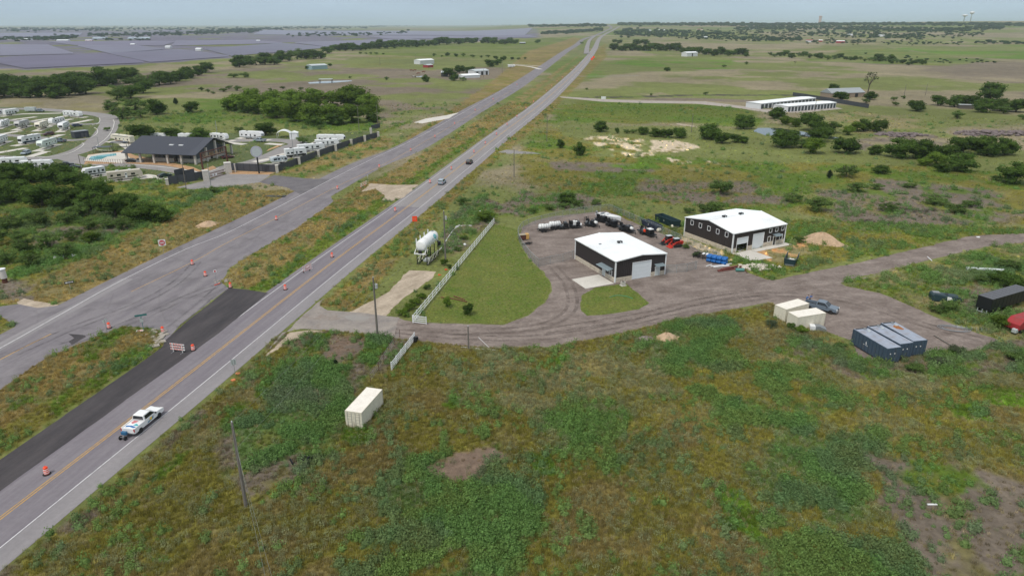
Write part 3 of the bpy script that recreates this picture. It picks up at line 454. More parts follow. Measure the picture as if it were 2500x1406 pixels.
sheet('new_asphalt_patch', [(-700, 1640), (0, 1122), (320, 902), (398, 846), (404, 830), (450, 790), (560, 703), (610, 708), (655, 715), (536, 812), (45, 1166), (-700, 1720)], .024, ASPN, 1.5, .12)
sheet('broken_pothole', [(167, 815), (206, 818), (210, 822), (186, 836), (175, 841), (168, 834), (182, 826)], .026, ASPN, .5, .12)
sheet('median_crossover', [(880, 470), (905, 448), (960, 452), (1023, 451), (985, 482), (955, 492), (930, 490), (940, 478), (915, 462)], .018, LIME, 1, .5)
sheet('driveway_apron', [(640, 872), (690, 812), (735, 803), (815, 808), (960, 824), (975, 775), (880, 764), (800, 757), (783, 747), (790, 728), (740, 770)], .022, road_mat('dusty_apron', (.215, .195, .185), (.32, .285, .255), sc_=.35, fine=.15, third=((.20, .15, .12), .3, .52, .7, .7)), 1, .3)
sheet('dirt_shoulder', [(655, 862), (705, 812), (760, 806), (800, 810), (760, 815), (700, 835), (640, 880)], .006, LIME, .8, .4)
sheet('left_side_road', [(0, 748), (-400, 640), (-400, 720), (0, 770), (46, 804), (0, 822), (0, 840), (130, 790), (200, 738), (150, 745), (90, 752), (45, 742)], .013, ASPL, 1.5, .15)
sheet('left_dirt_edge', [(40, 738), (60, 728), (90, 735), (145, 745), (130, 752), (85, 751), (50, 745)], .007, LIME, .8, .3)
# gravel drive and yard
sheet('gravel_yard', [(815, 808), (960, 824), (1020, 832), (1200, 852), (1340, 847), (1500, 817), (1700, 770), (1880, 738), (1990, 800), (2080, 832), (2095, 872), (2180, 884), (2262, 862), (2400, 852), (2440, 830), (2400, 818), (2330, 792), (2270, 768), (2150, 716), (2062, 698), (2050, 690),
    (2150, 664), (2270, 634), (2400, 603), (2500, 592), (2760, 575), (2760, 560), (2500, 570), (2370, 576), (2270, 600), (2100, 640), (2000, 660), (1900, 683), (1870, 683), (1830, 668), (1760, 640), (1680, 598), (1590, 560), (1480, 515), (1350, 528), (1300, 541), (1275, 555), (1268, 575), (1272, 600), (1300, 640), (1325, 662),
    (1345, 690), (1345, 712), (1330, 740), (1290, 770), (1230, 793), (1010, 787), (970, 774), (880, 764)], .008, GRAV, 1.0, .5)
def track_mat(name, col):
    m = mat(name, col, .95, var=.2, scale=1.0); t = m.node_tree; b = t.nodes['Principled BSDF']; g_ = N(t, 'ShaderNodeNewGeometry'); n_ = N(t, 'ShaderNodeTexNoise'); n_.inputs['Scale'].default_value = .35; n_.inputs['Detail'].default_value = 8; n_.inputs['Roughness'].default_value = .75
    t.links.new(g_.outputs['Position'], n_.inputs['Vector']); r_ = N(t, 'ShaderNodeMapRange'); r_.inputs[1].default_value = .40; r_.inputs[2].default_value = .62; r_.inputs[4].default_value = .42; t.links.new(n_.outputs[0], r_.inputs[0]); t.links.new(r_.outputs[0], b.inputs['Alpha']); return m
TRP, TRD = track_mat('pale_wheel_rut', (.36, .30, .27)), track_mat('dark_wheel_rut', (.125, .098, .086)); TRA = track_mat('dark_tyre_mark', (.10, .095, .10))
for k_, (pp, offs, m_) in enumerate((([(700, 770), (800, 785), (960, 800), (1140, 818), (1330, 812), (1500, 783), (1700, 738), (1900, 702), (2080, 675), (2270, 622), (2480, 583)], (-1.9, -.2, 1.6), TRP), ([(900, 800), (1140, 822), (1330, 822), (1500, 795), (1700, 750), (1880, 722)], (-1.0, .7), TRD), ([(1100, 812), (1300, 800), (1390, 760), (1390, 700), (1350, 650)], (-.9, .9), TRD),
        ([(1300, 812), (1560, 770), (1800, 720), (2050, 730), (2250, 790), (2400, 830)], (-1.1, .8), TRD), ([(1700, 730), (1950, 700), (2100, 740), (2260, 800)], (-.9, .9), TRP))):
    for o_ in offs: ribbon('wheel_rut', gv(pp), o_ + .35, -o_ + .35, .013 + .001 * k_, m_)
for pp, o_ in (([(560, 690), (480, 715), (380, 760), (280, 800), (150, 845)], 0), ([(620, 640), (540, 700), (470, 760), (420, 800)], 0), ([(480, 640), (430, 690), (330, 745), (180, 800), (0, 880)], 0)):
    for q_ in (-.9, .9): ribbon('tyre_mark', gv(pp), q_ + .25, -q_ + .25, .0275, TRA)
sheet('grass_island', [(1418, 760), (1420, 722), (1452, 703), (1500, 695), (1530, 693), (1560, 718), (1585, 740), (1560, 755), (1480, 768), (1432, 771)], .014, LAWN, .8, .4)
sheet('lawn', [(1209, 548), (1262, 560), (1266, 578), (1270, 602), (1298, 642), (1322, 664), (1342, 690), (1342, 712), (1327, 738), (1288, 768), (1230, 790), (1045, 786), (1025, 780)], .006, LAWN, 1, .3)
sheet('limestone_pad', [(1000, 660), (1063, 662), (1055, 680), (1020, 705), (975, 735), (950, 765), (925, 780), (880, 768), (850, 762), (895, 740), (950, 712), (985, 672)], .010, LIME, .8, .5)
sheet('concrete_slab', [(1395.5, 682.4), (1461, 670.4), (1499.5, 692.5), (1429.5, 705.4)], .05, PAD, excl=True, amp=0)
sheet('farm_drive', [(1365, 236), (1480, 243), (1570, 246), (1720, 248), (1800, 258), (1880, 268), (2040, 262), (2058, 266), (1960, 276), (1880, 276), (1790, 263), (1700, 254), (1560, 252), (1470, 249), (1370, 239)], .02, GRAVP, 4, .5)
sheet('farm_track', [(1652, 301), (1700, 309), (1703, 312), (1650, 304)], .02, LIME, 2, .4)
sheet('side_turnout', [(1215, 372), (1235, 366), (1300, 372), (1322, 376), (1240, 376)], .012, CONR, 2, .2)
sheet('culvert_apron', [(1010, 300), (1040, 290), (1090, 282), (1120, 275), (1095, 290), (1030, 302)], .02, PAD, 2, .3)
ribbon('farm_lane', gv([(1400, 186), (1430, 187), (1560, 186)]), 2, 2, .05, CONR, excl=True); ribbon('house_drive', gv([(1320, 170), (1290, 163), (1240, 158)]), 2.5, 2.5, .05, PAD, excl=True); ribbon('house_drive', gv([(1322, 163), (1290, 160), (1250, 157)]), 1.5, 1.5, .05, PAD, excl=True)
# island ramps far up the road
# RV park ground

sheet('park_lawn', [(-200, 262), (60, 262), (215, 272), (285, 285), (295, 330), (600, 325), (700, 335), (925, 318), (925, 335), (676, 421), (565, 420), (500, 440), (410, 450), (200, 445), (-200, 430)], .004, road_mat('park_grass', (.070, .105, .028), (.105, .120, .045), sc_=.12, fine=.3), 3, .4, excl=False)
def rib_px(name, pp, wd, m, z=.012): return ribbon(name, gv(pp), wd / 2, wd / 2, z, m, excl=True)
rib_px('park_road', [(-60, 268), (60, 266), (150, 271), (215, 277), (258, 284), (268, 297), (262, 315), (247, 335), (222, 354), (190, 370), (130, 385), (60, 389), (-40, 384)], 9.5, CONR)
rib_px('park_lane', [(262, 300), (200, 304), (120, 300), (0, 293), (-60, 290)], 5.5, CONR, .016); rib_px('park_lane', [(250, 335), (170, 343), (100, 337), (0, 329), (-60, 325)], 5.5, CONR, .016)
rib_px('park_road', [(150, 378), (200, 394), (260, 400), (330, 403), (420, 413), (495, 427), (530, 432)], 8.5, CONR, .020)
rib_px('park_road', [(500, 425), (560, 408), (620, 396), (668, 378), (705, 360), (728, 352), (705, 345), (640, 342), (560, 345)], 8.5, CONR, .024)
sheet('park_entrance', [(430, 458), (505, 441), (555, 424), (664, 426), (632, 446), (560, 455), (470, 463)], .028, CONR, 3, .1)
sheet('entrance_apron', [(632, 446), (668, 428), (745, 436), (805, 438), (770, 458), (734, 475), (700, 458)], .018, ASPM, 3, .1)
sheet('mulch_bed', [(205, 402), (215, 378), (300, 368), (330, 380), (470, 408), (490, 417), (520, 405), (530, 412), (495, 421), (400, 404), (300, 399)], .026, road_mat('tan_mulch', (.36, .21, .10), (.5, .33, .2), sc_=.5), 3, .2)
sheet('mulch_bed', [(565, 417), (672, 421), (658, 427), (560, 425)], .031, MATS['tan_mulch'], 3, .2)
sheet('mulch_bed', [(655, 365), (690, 350), (688, 356), (650, 370)], .031, MATS['tan_mulch'], 3, .2)
sheet('pool_terrace', [(205, 393), (215, 380), (250, 374), (300, 372), (330, 396), (300, 399)], .032, PAD, 3, .1)
sheet('pool_water', [(216, 390), (222, 383), (245, 379), (283, 375), (285, 380), (262, 383), (245, 390), (228, 392)], .036, mat('pool_water', (.05, .30, .33), .08, var=.1, scale=.3), 1e9, 0, kind='structure')
# ponds
WATER = mat('pond_water', (.05, .06, .06), .04, var=.05, scale=.1, spec=1.0)
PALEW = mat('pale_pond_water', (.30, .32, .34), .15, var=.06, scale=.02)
for pp in ([(1838, 321), (1850, 313), (1900, 313), (1960, 322), (2000, 330), (2060, 338), (2035, 342), (1990, 336), (1935, 334), (1870, 331)],): sheet('pond_water', pp, .02, WATER, 4, 1)
for pp in ([(752, 202), (790, 199), (858, 197), (860, 199), (800, 204), (755, 205)], [(-30, 190), (30, 186), (48, 191), (20, 197), (-30, 197)], [(1018, 187), (1032, 186), (1030, 189), (1016, 189)]): sheet('pond_water', pp, .05, PALEW, 8, 1)
def hsheet(name, pp, m, up=1.0, kind='structure'):
    P = gv(pp); mb = MB(); n = 14; q = [P[0], P[1], P[2], P[3]]; gr = []
    for i in range(n + 1):
        for j in range(n + 1): a = q[0].lerp(q[1], i / n); b = q[3].lerp(q[2], i / n); p = a.lerp(b, j / n); gr.append((p.x, p.y, T1(p.x, p.y) + up))
    mb.add(gr, [(i * (n + 1) + j, (i + 1) * (n + 1) + j, (i + 1) * (n + 1) + j + 1, i * (n + 1) + j + 1) for i in range(n) for j in range(n)]); return mb.obj(name, m, kind=kind)
hsheet('far_reservoir', [(225, 96), (265, 96), (262, 91.5), (228, 91.5)], PALEW); hsheet('far_reservoir', [(310, 96), (365, 96), (368, 91.5), (315, 91.5)], PALEW)
# ================================================================ OBJECTS
def sc_obj(mb, name, m, parent, **k): return mb.obj(name, m, parent, **k)
_WH = {}
def wheel(parent, x, y, z, r=.38, wd=.26, name='wheel'):
    k = (r, wd)
    if k not in _WH:
        a = MB(); a.lathe([(r * .62, -wd / 2), (r * .95, -wd / 2), (r, -wd * .35), (r, wd * .35), (r * .95, wd / 2), (r * .62, wd / 2)], 18); b = MB(); b.lathe([(r * .1, -wd * .42), (r * .6, -wd * .46), (r * .6, wd * .46), (r * .1, wd * .42)], 12)
        _WH[k] = (a.mesh('tyre', TYRE, True), b.mesh('rim', RIM))
    o = bpy.data.objects.new(name, _WH[k][0]); C.objects.link(o); o.parent = parent; o.location = (x, y, z); o.rotation_euler = (PI / 2, 0, 0)
    q = bpy.data.objects.new('rim', _WH[k][1]); C.objects.link(q); q.parent = o; return o
def lens(parent, name, x, y, z, m, sx=.05, sy=.22, sz=.14): MB().box(x - sx, x + sx, y - sy, y + sy, z - sz, z + sz).obj(name, m, parent)
def win(parent, mb, name='window'): mb.obj(name, GLASS, parent)
def car(name, label, cat, paint, kind, loc, rz, group=None, s=1):
    t = thing(name, label, cat, loc, rz, group, s)
    if kind == 'pickup':
        wf = lambda x, z: .99 if z < 1.0 else .95
        MB().prof([(-.75, .48), (2.75, .48), (2.9, .6), (2.92, .95), (2.75, 1.1), (1.35, 1.22), (-.75, 1.25)], wf).obj('body', paint, t, bevel=.05)
        b = MB(); b.box(-2.9, -.76, -.9, .9, .62, .74); b.box(-2.9, -.76, -.99, -.86, .5, 1.25); b.box(-2.9, -.76, .86, .99, .5, 1.25); b.obj('bed', paint, t, bevel=.03)
        MB().box(-2.95, -2.86, -.85, .85, .6, 1.24).obj('tailgate', paint, t, bevel=.02); MB().box(-2.84, -.8, -.84, .84, .745, .76).obj('bed_liner', BLACK, t)
        cf = lambda x, z: .93 - max(0, z - 1.2) * .28
        MB().prof([(-.82, 1.2), (1.5, 1.2), (.75, 1.82), (.45, 1.88), (-.6, 1.88), (-.74, 1.82)], cf).obj('cab', paint, t, bevel=.04)
        W = MB(); W.quad((1.44, -.80, 1.27), (1.44, .80, 1.27), (.80, .70, 1.80), (.80, -.70, 1.80)); W.v = [(x + .02, y, z + .02) for x, y, z in W.v]; win(t, W, 'windscreen')
        W = MB(); W.quad((-.83, -.78, 1.32), (-.83, .78, 1.32), (-.765, .68, 1.78), (-.765, -.68, 1.78)); win(t, W, 'rear_window')
        for s_ in (-1, 1):
            W = MB(); W.quad((-.6, s_ * .935, 1.3), (1.22, s_ * .935, 1.3), (.62, s_ * .80, 1.78), (-.55, s_ * .80, 1.78)); win(t, W, 'side_window')
            lens(t, 'headlight', 2.9, s_ * .75, .88, LAMPW); lens(t, 'tail_light', -2.93, s_ * .92, 1.0, RED, .04, .07, .2); MB().box(1.1, 1.25, s_ * 1.0 - .02, s_ * 1.0 + s_ * .18 + .02 * s_, 1.2, 1.38).obj('mirror', BLACK, t)
            for x in (-1.85, 1.9): wheel(t, x, s_ * .88, .40, .40, .28)
        MB().box(2.88, 2.98, -.9, .9, .5, .66).obj('front_bumper', RIM, t); MB().box(-3.02, -2.92, -.9, .9, .48, .62).obj('rear_bumper', RIM, t); MB().box(2.9, 2.94, -.5, .5, .72, .98).obj('grille', BLACK, t)
    else:
        if kind == 'suv': low = [(-2.35, .42), (2.3, .42), (2.42, .6), (2.38, .9), (2.1, 1.03), (1.15, 1.12), (-2.3, 1.15), (-2.42, .9)]; cab = [(-2.28, 1.1), (1.25, 1.1), (.55, 1.68), (.2, 1.76), (-1.9, 1.74), (-2.05, 1.66)]; hw = .95; g = (.52, 1.63, -2.0, 1.62)
        else: low = [(-2.35, .36), (2.3, .36), (2.4, .52), (2.3, .75), (1.9, .85), (1.0, .95), (-1.7, .98), (-2.3, .92), (-2.4, .7)]; cab = [(-2.0, .93), (1.15, .93), (.25, 1.38), (-.1, 1.44), (-.9, 1.43), (-1.2, 1.36)]; hw = .91; g = (.27, 1.34, -1.22, 1.33)
        MB().prof(low, lambda x, z: hw if z < 1.0 else hw - .05).obj('body', paint, t, bevel=.07)
        zb = cab[0][1]; MB().prof(cab, lambda x, z: hw - .06 - (z - zb) * .28).obj('cabin', paint, t, bevel=.05)
        x1 = cab[1][0]; xb = cab[0][0]; zt = g[1]
        W = MB(); W.quad((x1 - .05, -hw + .15, zb + .05), (x1 - .05, hw - .15, zb + .05), (g[0] + .05, hw - .26, zt), (g[0] + .05, -hw + .26, zt)); W.v = [(x + .03, y, z + .02) for x, y, z in W.v]; win(t, W, 'windscreen')
        W = MB(); W.quad((xb + .02, -hw + .15, zb + .08), (xb + .02, hw - .15, zb + .08), (g[2], hw - .26, g[3]), (g[2], -hw + .26, g[3])); W.v = [(x - .045, y, z + .02) for x, y, z in W.v]; win(t, W, 'rear_window')
        for s_ in (-1, 1):
            W = MB(); yb = hw - .065; yt = hw - .06 - (zt - .03 - zb) * .28 + .012
            W.quad((xb + .3, s_ * yb, zb + .04), (x1 - .25, s_ * yb, zb + .04), (g[0] - .1, s_ * yt, zt - .03), (g[2] + .18, s_ * yt, zt - .03)); W.v = [(x, y + s_ * .006, z) for x, y, z in W.v]; win(t, W, 'side_window')
            lens(t, 'headlight', 2.34, s_ * .7, .78, LAMPW, .05, .18, .09); lens(t, 'tail_light', -2.38, s_ * .8, .88, RED, .04, .1, .12)
            for x in (-1.42, 1.45): wheel(t, x, s_ * (hw - .1), .35, .35, .24)
    return t
def P_(n, c, **k): return mat(n, c, .3, **k)
PWHITE = P_('car_white', (.78, .79, .80), var=.02); PSILV = P_('car_silver_blue', (.30, .36, .42), var=.03); PBLK = P_('car_black', (.012, .014, .018)); PGREY = P_('car_grey_blue', (.14, .18, .23), var=.03); PNAVY = P_('car_navy', (.02, .04, .08)); PGRN = P_('car_dark_green', (.02, .05, .045))
PMAR = P_('car_maroon', (.09, .03, .035))
# --- moving vehicles on the main road
rd = lambda px, py: (G(px, py), math.atan2((G(px + 40, py - 30) - G(px, py)).y, (G(px + 40, py - 30) - G(px, py)).x))
p, a, L = pose((330, 1052), (392, 1010)); p = G(352, 1036); a = R(80.2)
tk = car('pickup_truck', 'white pickup with colourful door graphics driving on the near road', 'pickup truck', PWHITE, 'pickup', p, a, s=1.0)
b = MB(); b.quad((-.45, -.998, .62), (.75, -.998, .70), (.85, -.998, .86), (-.35, -.998, .8)); b.obj('blue_door_graphic', mat('wrap_blue', (.06, .35, .5), .4), tk)
b = MB(); b.prism([(0, 0), (.45, -.05), (.5, .28), (.1, .3)], 0, .01); b.v = [(x, -1.003 - z, .8 + y) for x, y, z in b.v]; b.obj('yellow_door_graphic', mat('wrap_yellow', (.85, .55, .05), .4), tk)
b = MB(); b.quad((-.55, -1.004, .6), (-.25, -1.004, .62), (.9, -1.004, 1.0), (.7, -1.004, 1.05)); b.obj('dark_blue_swoosh', mat('wrap_navy', (.02, .06, .2), .4), tk)
b = MB(); b.box(-2.8, -.85, -.83, .83, 1.1, 1.16); b.obj('bed_cover', PWHITE, tk, bevel=.02)
b = MB(); b.prism([(-1.3, -.1), (-.95, -.15), (-.95, .5), (-1.5, .55), (-1.7, .2)], 1.165, 1.172); b.obj('pink_cover_graphic', mat('wrap_pink', (.6, .2, .22), .5), tk)
b = MB(); b.prism([(-2.6, -.6), (-2.3, -.8), (-2.1, .0), (-2.2, .7), (-2.55, .6), (-2.4, .1)], 1.165, 1.172); b.obj('blue_cover_graphic', mat('wrap_mid_blue', (.02, .14, .40), .5), tk)
b = MB(); b.prism([(-2.1, -.75), (-1.8, -.78), (-1.6, -.3), (-2.0, -.1)], 1.165, 1.173); b.obj('teal_cover_graphic', TEAL, tk)
# rear-mounted wheeled rack
rk = thing('wheeled_tool_carrier', 'blue two wheeled pump unit carried behind the white pickup', 'equipment', p, a)
MB().box(-3.5, -3.12, -.1, .62, .55, .98).obj('blue_pump_body', mat('pump_blue', (.02, .12, .25), .5), rk, bevel=.05); b = MB(); b.bar((-3.02, .2, .5), (-3.85, .2, .42), .07); b.bar((-3.8, -.1, .42), (-3.8, .6, .42), .07); b.obj('carrier_frame', GREYM, rk)
wheel(rk, -3.72, -.12, .28, .28, .16); wheel(rk, -3.72, .6, .28, .28, .16)
car('suv', 'light silver SUV driving away beside the third drum from the dirt crossover', 'SUV', PSILV, 'suv', G(1079, 449), R(81))
car('suv', 'black SUV driving furthest up the near road ahead of the silver one', 'SUV', PBLK, 'suv', G(1146, 400), R(80.5))

# --- traffic drums
def drum():
    t = thing('traffic_drum', '', 'traffic drum')
    MB().lathe([(.29, .10), (.30, .34), (.28, .36), (.28, .58), (.265, .60), (.265, .80), (.25, .82), (.25, .98), (.18, 1.04), (.05, 1.05)], 16).obj('drum_body', ORANGE, t, smooth=False)
    for z0, r in ((.22, .304), (.46, .286), (.69, .271)): MB().lathe([(r, z0), (r, z0 + .11)], 16).obj('reflective_band', REFL, t)
    MB().lathe([(.46, 0), (.46, .05), (.40, .12), (.28, .13)], 16).obj('rubber_base', TYRE, t); MB().box(-.09, .09, -.02, .02, 1.04, 1.16).obj('handle', ORANGE, t)
    return t
DR = [((115, 1157), 'nearest orange drum, on the main road near the bottom left corner'), ((472, 855), 'orange drum right of the large striped barricade on new asphalt'), ((398, 811), 'orange drum beside the broken concrete at the tip of the lower median'), ((267, 801), 'orange drum beside the post with two small white plates'),
      ((502, 674), 'orange drum beside the small leaning red arrow sign'), ((563, 702), 'orange drum at the corner of the dark asphalt patch below the upper median'), ((697, 707), 'orange drum on the white edge line right of the dark asphalt patch'), ((470, 646), 'orange drum on the left road nearest the do not enter sign'),
      ((811, 628), 'orange drum on the main road just past the striped barricade'), ((675, 537), 'orange drum on the left road midway between crossing and park entrance'), ((965, 516), 'orange drum on the main road left of the orange diamond sign'), ((1050, 447), 'orange drum just left of the silver SUV'),
      ((1102, 414), 'orange drum between the silver SUV and the black SUV'), ((1157, 373), 'orange drum just beyond the black SUV'), ((824, 462), 'orange drum beside the park entrance driveway on the left road'), ((926, 409), 'orange drum on the left road beyond the small median barricade'), ((1003, 369), 'orange drum on the left road second beyond the median barricade')]
far_r = [(1185, 352), (1212, 330), (1238, 306), (1262, 286), (1284, 266), (1303, 250), (1334, 224), (1347, 212), (1360, 200), (1373, 190), (1394, 172), (1404, 164), (1415, 154), (1428, 142)]
far_l = [(1062, 336), (1110, 304), (1160, 271), (1204, 244), (1262, 208)]
D0 = None
for q, lb in DR:
    if D0 is None: D0 = drum(); D0.location = G(*q); D0['label'] = lb; D0['group'] = 'orange traffic drums along the roads'
    else: dup(D0, G(*q), random.uniform(0, 6), lb, 'orange traffic drums along the roads')
for i, q in enumerate(far_r): dup(D0, G(*q), random.uniform(0, 6), f'distant orange drum on the main road, {ordn(i)} in the line past the black SUV', 'orange traffic drums along the roads')
for i, q in enumerate(far_l): dup(D0, G(*q), random.uniform(0, 6), f'distant orange drum on the left road, {ordn(i)} in line past the park fence', 'orange traffic drums along the roads')
# --- striped barricades
def barricade(p0, p1, label, hh=1.6):
    m, a, L = pose(p0, p1); L = max(L, 1.8); t = thing('striped_barricade', label, 'barricade', m, a, 'striped road barricades')
    for z in (.55, 1.0, 1.45):
        pl = MB().box(-L / 2, L / 2, -.02, .02, z - .11, z + .11).obj('rail', REFL, t); n = int(L / .3); s = MB()
        for i in range(n):
            x = -L / 2 + .03 + i * .3
            for y in (-.024, .024): s.add([(x, y, z - .11), (x + .14, y, z - .11), (x + .24, y, z + .11), (x + .10, y, z + .11)], [(0, 1, 2, 3)])
        s.obj('stripe', ORANGE if hh else ORANGE, pl)
    for x in (-L * .32, L * .32): MB().box(x - .04, x + .04, -.06, -.03, 0, 1.62).obj('upright', REFL, t); MB().box(x - .04, x + .04, -.65, .65, 0, .07).obj('foot', GREYM, t); MB().box(x - .2, x + .2, .2, .5, .07, .2).obj('sandbag', ORANGE if L > 3 else TYRE, t, bevel=.04)
barricade((418, 858), (453, 862), 'large red and white striped barricade on the new black asphalt'); barricade((740, 668), (763, 660), 'striped barricade across the main road edge beside the upper median'); barricade((880, 461), (896, 452), 'small striped barricade at the gravel crossover between the two roads')
# --- signs
def post_sign(name, label, cat, base, topy, face, fw, fh, m, extra=None, yaw=None, leg=True, postm=STEEL):
    b = G(*base); h = hgt(b, topy) + fh / 2 * 0; t = thing(name, label, cat, b, yaw if yaw is not None else math.atan2(-b.x, b.y))
    MB().bar((0, .04, 0), (0, .04, h), .07).obj('post', postm, t)
    if face == 'disc': s = MB(); s.lathe([(.01, -.015), (fw / 2, -.015), (fw / 2, .015), (.01, .015)], 20); s.v = [(x, -z, h - fh / 2 + y) for x, y, z in s.v]
    elif face == 'diamond': s = MB(); r = fw * .707; s.add([(0, -.02, h), (r, -.02, h - r), (0, -.02, h - 2 * r), (-r, -.02, h - r), (0, .0, h), (r, 0, h - r), (0, 0, h - 2 * r), (-r, 0, h - r)], [(0, 1, 2, 3), (7, 6, 5, 4), (0, 4, 5, 1), (1, 5, 6, 2), (2, 6, 7, 3), (3, 7, 4, 0)])
    else: s = MB().box(-fw / 2, fw / 2, -.02, .0, h - fh, h)
    s.obj('sign_face', m, t); return t, h
def text_on(parent, name, txt, size, x, y, z, m, rx=PI / 2, rz=0):
    cu = bpy.data.curves.new(name, 'FONT'); cu.body = txt; cu.size = size; cu.align_x = 'CENTER'; cu.align_y = 'CENTER'; cu.extrude = .003
    o = bpy.data.objects.new('tmp', cu); C.objects.link(o); dg = bpy.context.evaluated_depsgraph_get(); me = bpy.data.meshes.new_from_object(o.evaluated_get(dg)); bpy.data.objects.remove(o)
    me.materials.clear(); me.materials.append(m); q = bpy.data.objects.new(name, me); C.objects.link(q); q.parent = parent; q.location = (x, y, z); q.rotation_euler = (rx, 0, rz); return q
SIGNR = mat('sign_red', (.55, .02, .03), .4); SIGNB = mat('sign_back_aluminium', (.55, .60, .62), .4, .3); SIGNG = mat('street_sign_teal', (.03, .16, .16), .4); SIGNO = mat('bright_orange_sign', (.95, .06, .01), .5, var=.02)
t, h = post_sign('do_not_enter_sign', 'red and white square do not enter sign in brown verge grass', 'road sign', (401, 622), 585, 'square', 1.5, 1.5, REFL)
s = MB(); s.lathe([(.01, 0), (.62, 0), (.62, .01)], 22); s.v = [(x, -.03 - z, h - .75 + y) for x, y, z in s.v]; s.obj('red_disc', SIGNR, t); MB().box(-.45, .45, -.055, -.045, h - .84, h - .68).obj('white_bar', REFL, t)
text_on(t, 'lettering', 'DO NOT', .26, 0, -.05, h - .5, REFL); text_on(t, 'lettering', 'ENTER', .26, 0, -.05, h - 1.02, REFL)
t, h = post_sign('one_way_sign', 'black and white one way arrow sign in the left verge', 'road sign', (174, 712), 686, 'rect', 1.6, .55, BLACK, yaw=R(38))
s = MB(); s.prism([(-.72, 0), (-.42, .2), (-.42, .1), (.7, .1), (.7, -.1), (-.42, -.1), (-.42, -.2)], 0, .01); s.v = [(x, -.03 - z, h - .275 + y) for x, y, z in s.v]; s.obj('arrow', REFL, t); text_on(t, 'lettering', 'ONE WAY', .17, .12, -.05, h - .275, BLACK)
t, h = post_sign('road_sign', 'blank grey sign back facing the camera beside the main road shoulder', 'road sign', (575, 917), 877, 'rect', .75, .95, SIGNB)
for q in (-.18, .18): MB().box(q - .03, q + .03, -.045, -.03, h - .85, h - .1).obj('bracket', GREYM, t)
for q, lb in (((582, 913), 'orange sandbag lying at the foot of the grey sign'), ((570, 929), 'smaller orange sandbag on the road edge below the grey sign')): tag(MB().blob((0, 0, .12), .42, 1, .25, .35).obj('sandbag', mat('faded_orange', (.6, .2, .08), .8), smooth=True), lb, 'sandbag').location = G(*q)
t, h = post_sign('orange_work_sign', 'bright orange square road work sign facing traffic beside the main road', 'road sign', (1014, 564), 528, 'square', 1.25, 1.4, SIGNO, postm=GREYM)
b = MB(); [b.bar((0, .05, .7), (x, y, .02), .05) for x, y in ((.8, .7), (-.8, .7), (.8, -.6), (-.8, -.6))]; b.obj('stand_legs', GREYM, t); MB().box(-.36, .36, -.035, -.025, h - 1.02, h - .4).obj('lettering_panel', mat('orange_print', (.8, .14, .07), .5), t)
t = thing('street_name_sign', 'dark teal crossed street name blades on a post at median tip', 'street sign', G(351, 806), .4)
h = 2.7; MB().bar((0, 0, 0), (0, 0, h), .08).obj('post', SIGNG, t); MB().box(-.95, .95, -.02, .02, h, h + .3).obj('name_blade', SIGNG, t); MB().box(-.02, .02, -.6, .6, h - .32, h - .03).obj('name_blade', SIGNG, t); MB().box(-.3, .25, -.05, -.03, h - 1.1, h - .45).obj('sign_back', SIGNB, t)
t = thing('marker_post', 'thin post carrying two small white plates by the lower median', 'marker post', G(262, 813), .3)
MB().bar((0, 0, 0), (0, 0, 2.6), .06).obj('post', STEEL, t); MB().box(-.32, -.02, -.03, -.01, 2.0, 2.4).obj('white_plate', SIGNB, t); MB().box(.08, .4, -.03, -.01, 2.3, 2.7).obj('white_plate', SIGNB, t)
t = thing('fallen_sign', 'red and white sign lying flat on the lower median tip', 'fallen sign', G(342, 808), .3); MB().box(-.6, .6, -.35, .35, .05, .1).obj('sign_face', REFL, t); MB().box(-.42, .42, -.15, .12, .1, .11).obj('red_panel', SIGNR, t)
t, h = post_sign('arrow_sign', 'small leaning white sign with red mark beside a drum on the crossing', 'road sign', (530, 695), 659, 'rect', .55, .55, REFL); MB().box(-.15, .15, -.04, -.03, h - .45, h - .1).obj('red_mark', SIGNR, t); b = MB(); b.bar((-.5, -.4, .1), (.6, .5, .1), .12); b.obj('orange_base', ORANGE, t)
t, h = post_sign('delineator_post', 'thin tall marker post behind the small median barricade', 'marker post', (899, 450), 428, 'rect', .3, .5, SIGNB)
t, h = post_sign('storage_sign', 'white rectangular sign on two legs beside the farm drive', 'sign', (1473, 250), 236, 'rect', 3.2, 1.8, WHITE)
for i, q in enumerate(((1445, 148), (1449, 144))):
    t, h = post_sign('orange_work_sign', ('left' if i == 0 else 'right') + ' of two far orange signs beside the road bend', 'road sign', q, q[1] - 6, 'square', 3.0, 3.0, SIGNO)
# --- utility poles and wires
def pole(base, topy, label, r=.16, arm=False, xf=False, name='utility_pole', m=WOOD, h=None):
    b = G(*base); h = h or hgt(b, topy); t = thing(name, label, 'utility pole', b, R(80)); MB().tube((0, 0, 0), (0, 0, h), r * 1.25, r * .8, 10).obj('pole', m, t)
    if arm: MB().bar((0, -1.0, h - .3), (0, 1.0, h - .3), .11).obj('crossarm', m, t)
    MB().lathe([(.04, 0), (.07, .05), (.05, .12), (.07, .16), (.03, .22)], 8, (0, 0, h)).obj('insulator', SIGNB, t)
    if xf: MB().lathe([(.05, 0), (.24, .02), (.24, .75), (.1, .82)], 12, (.1, -.42, h - 1.9)).obj('transformer', mat('transformer_grey', (.4, .42, .43), .4), t); MB().bar((0, -.45, h - .9), (0, 0, h - 1.1), .06).obj('bracket', STEEL, t)
    return b, h
p1, h1 = pole((601, 1236), 1031, 'grey leaning utility pole standing in the foreground weeds', .17)
p2, h2 = pole((922, 822), 678, 'utility pole beside the gravel drive entrance with a small transformer', .16, xf=True); p3, h3 = pole((1088, 642), 516, 'utility pole behind the white elevated tank', .16, xf=True)
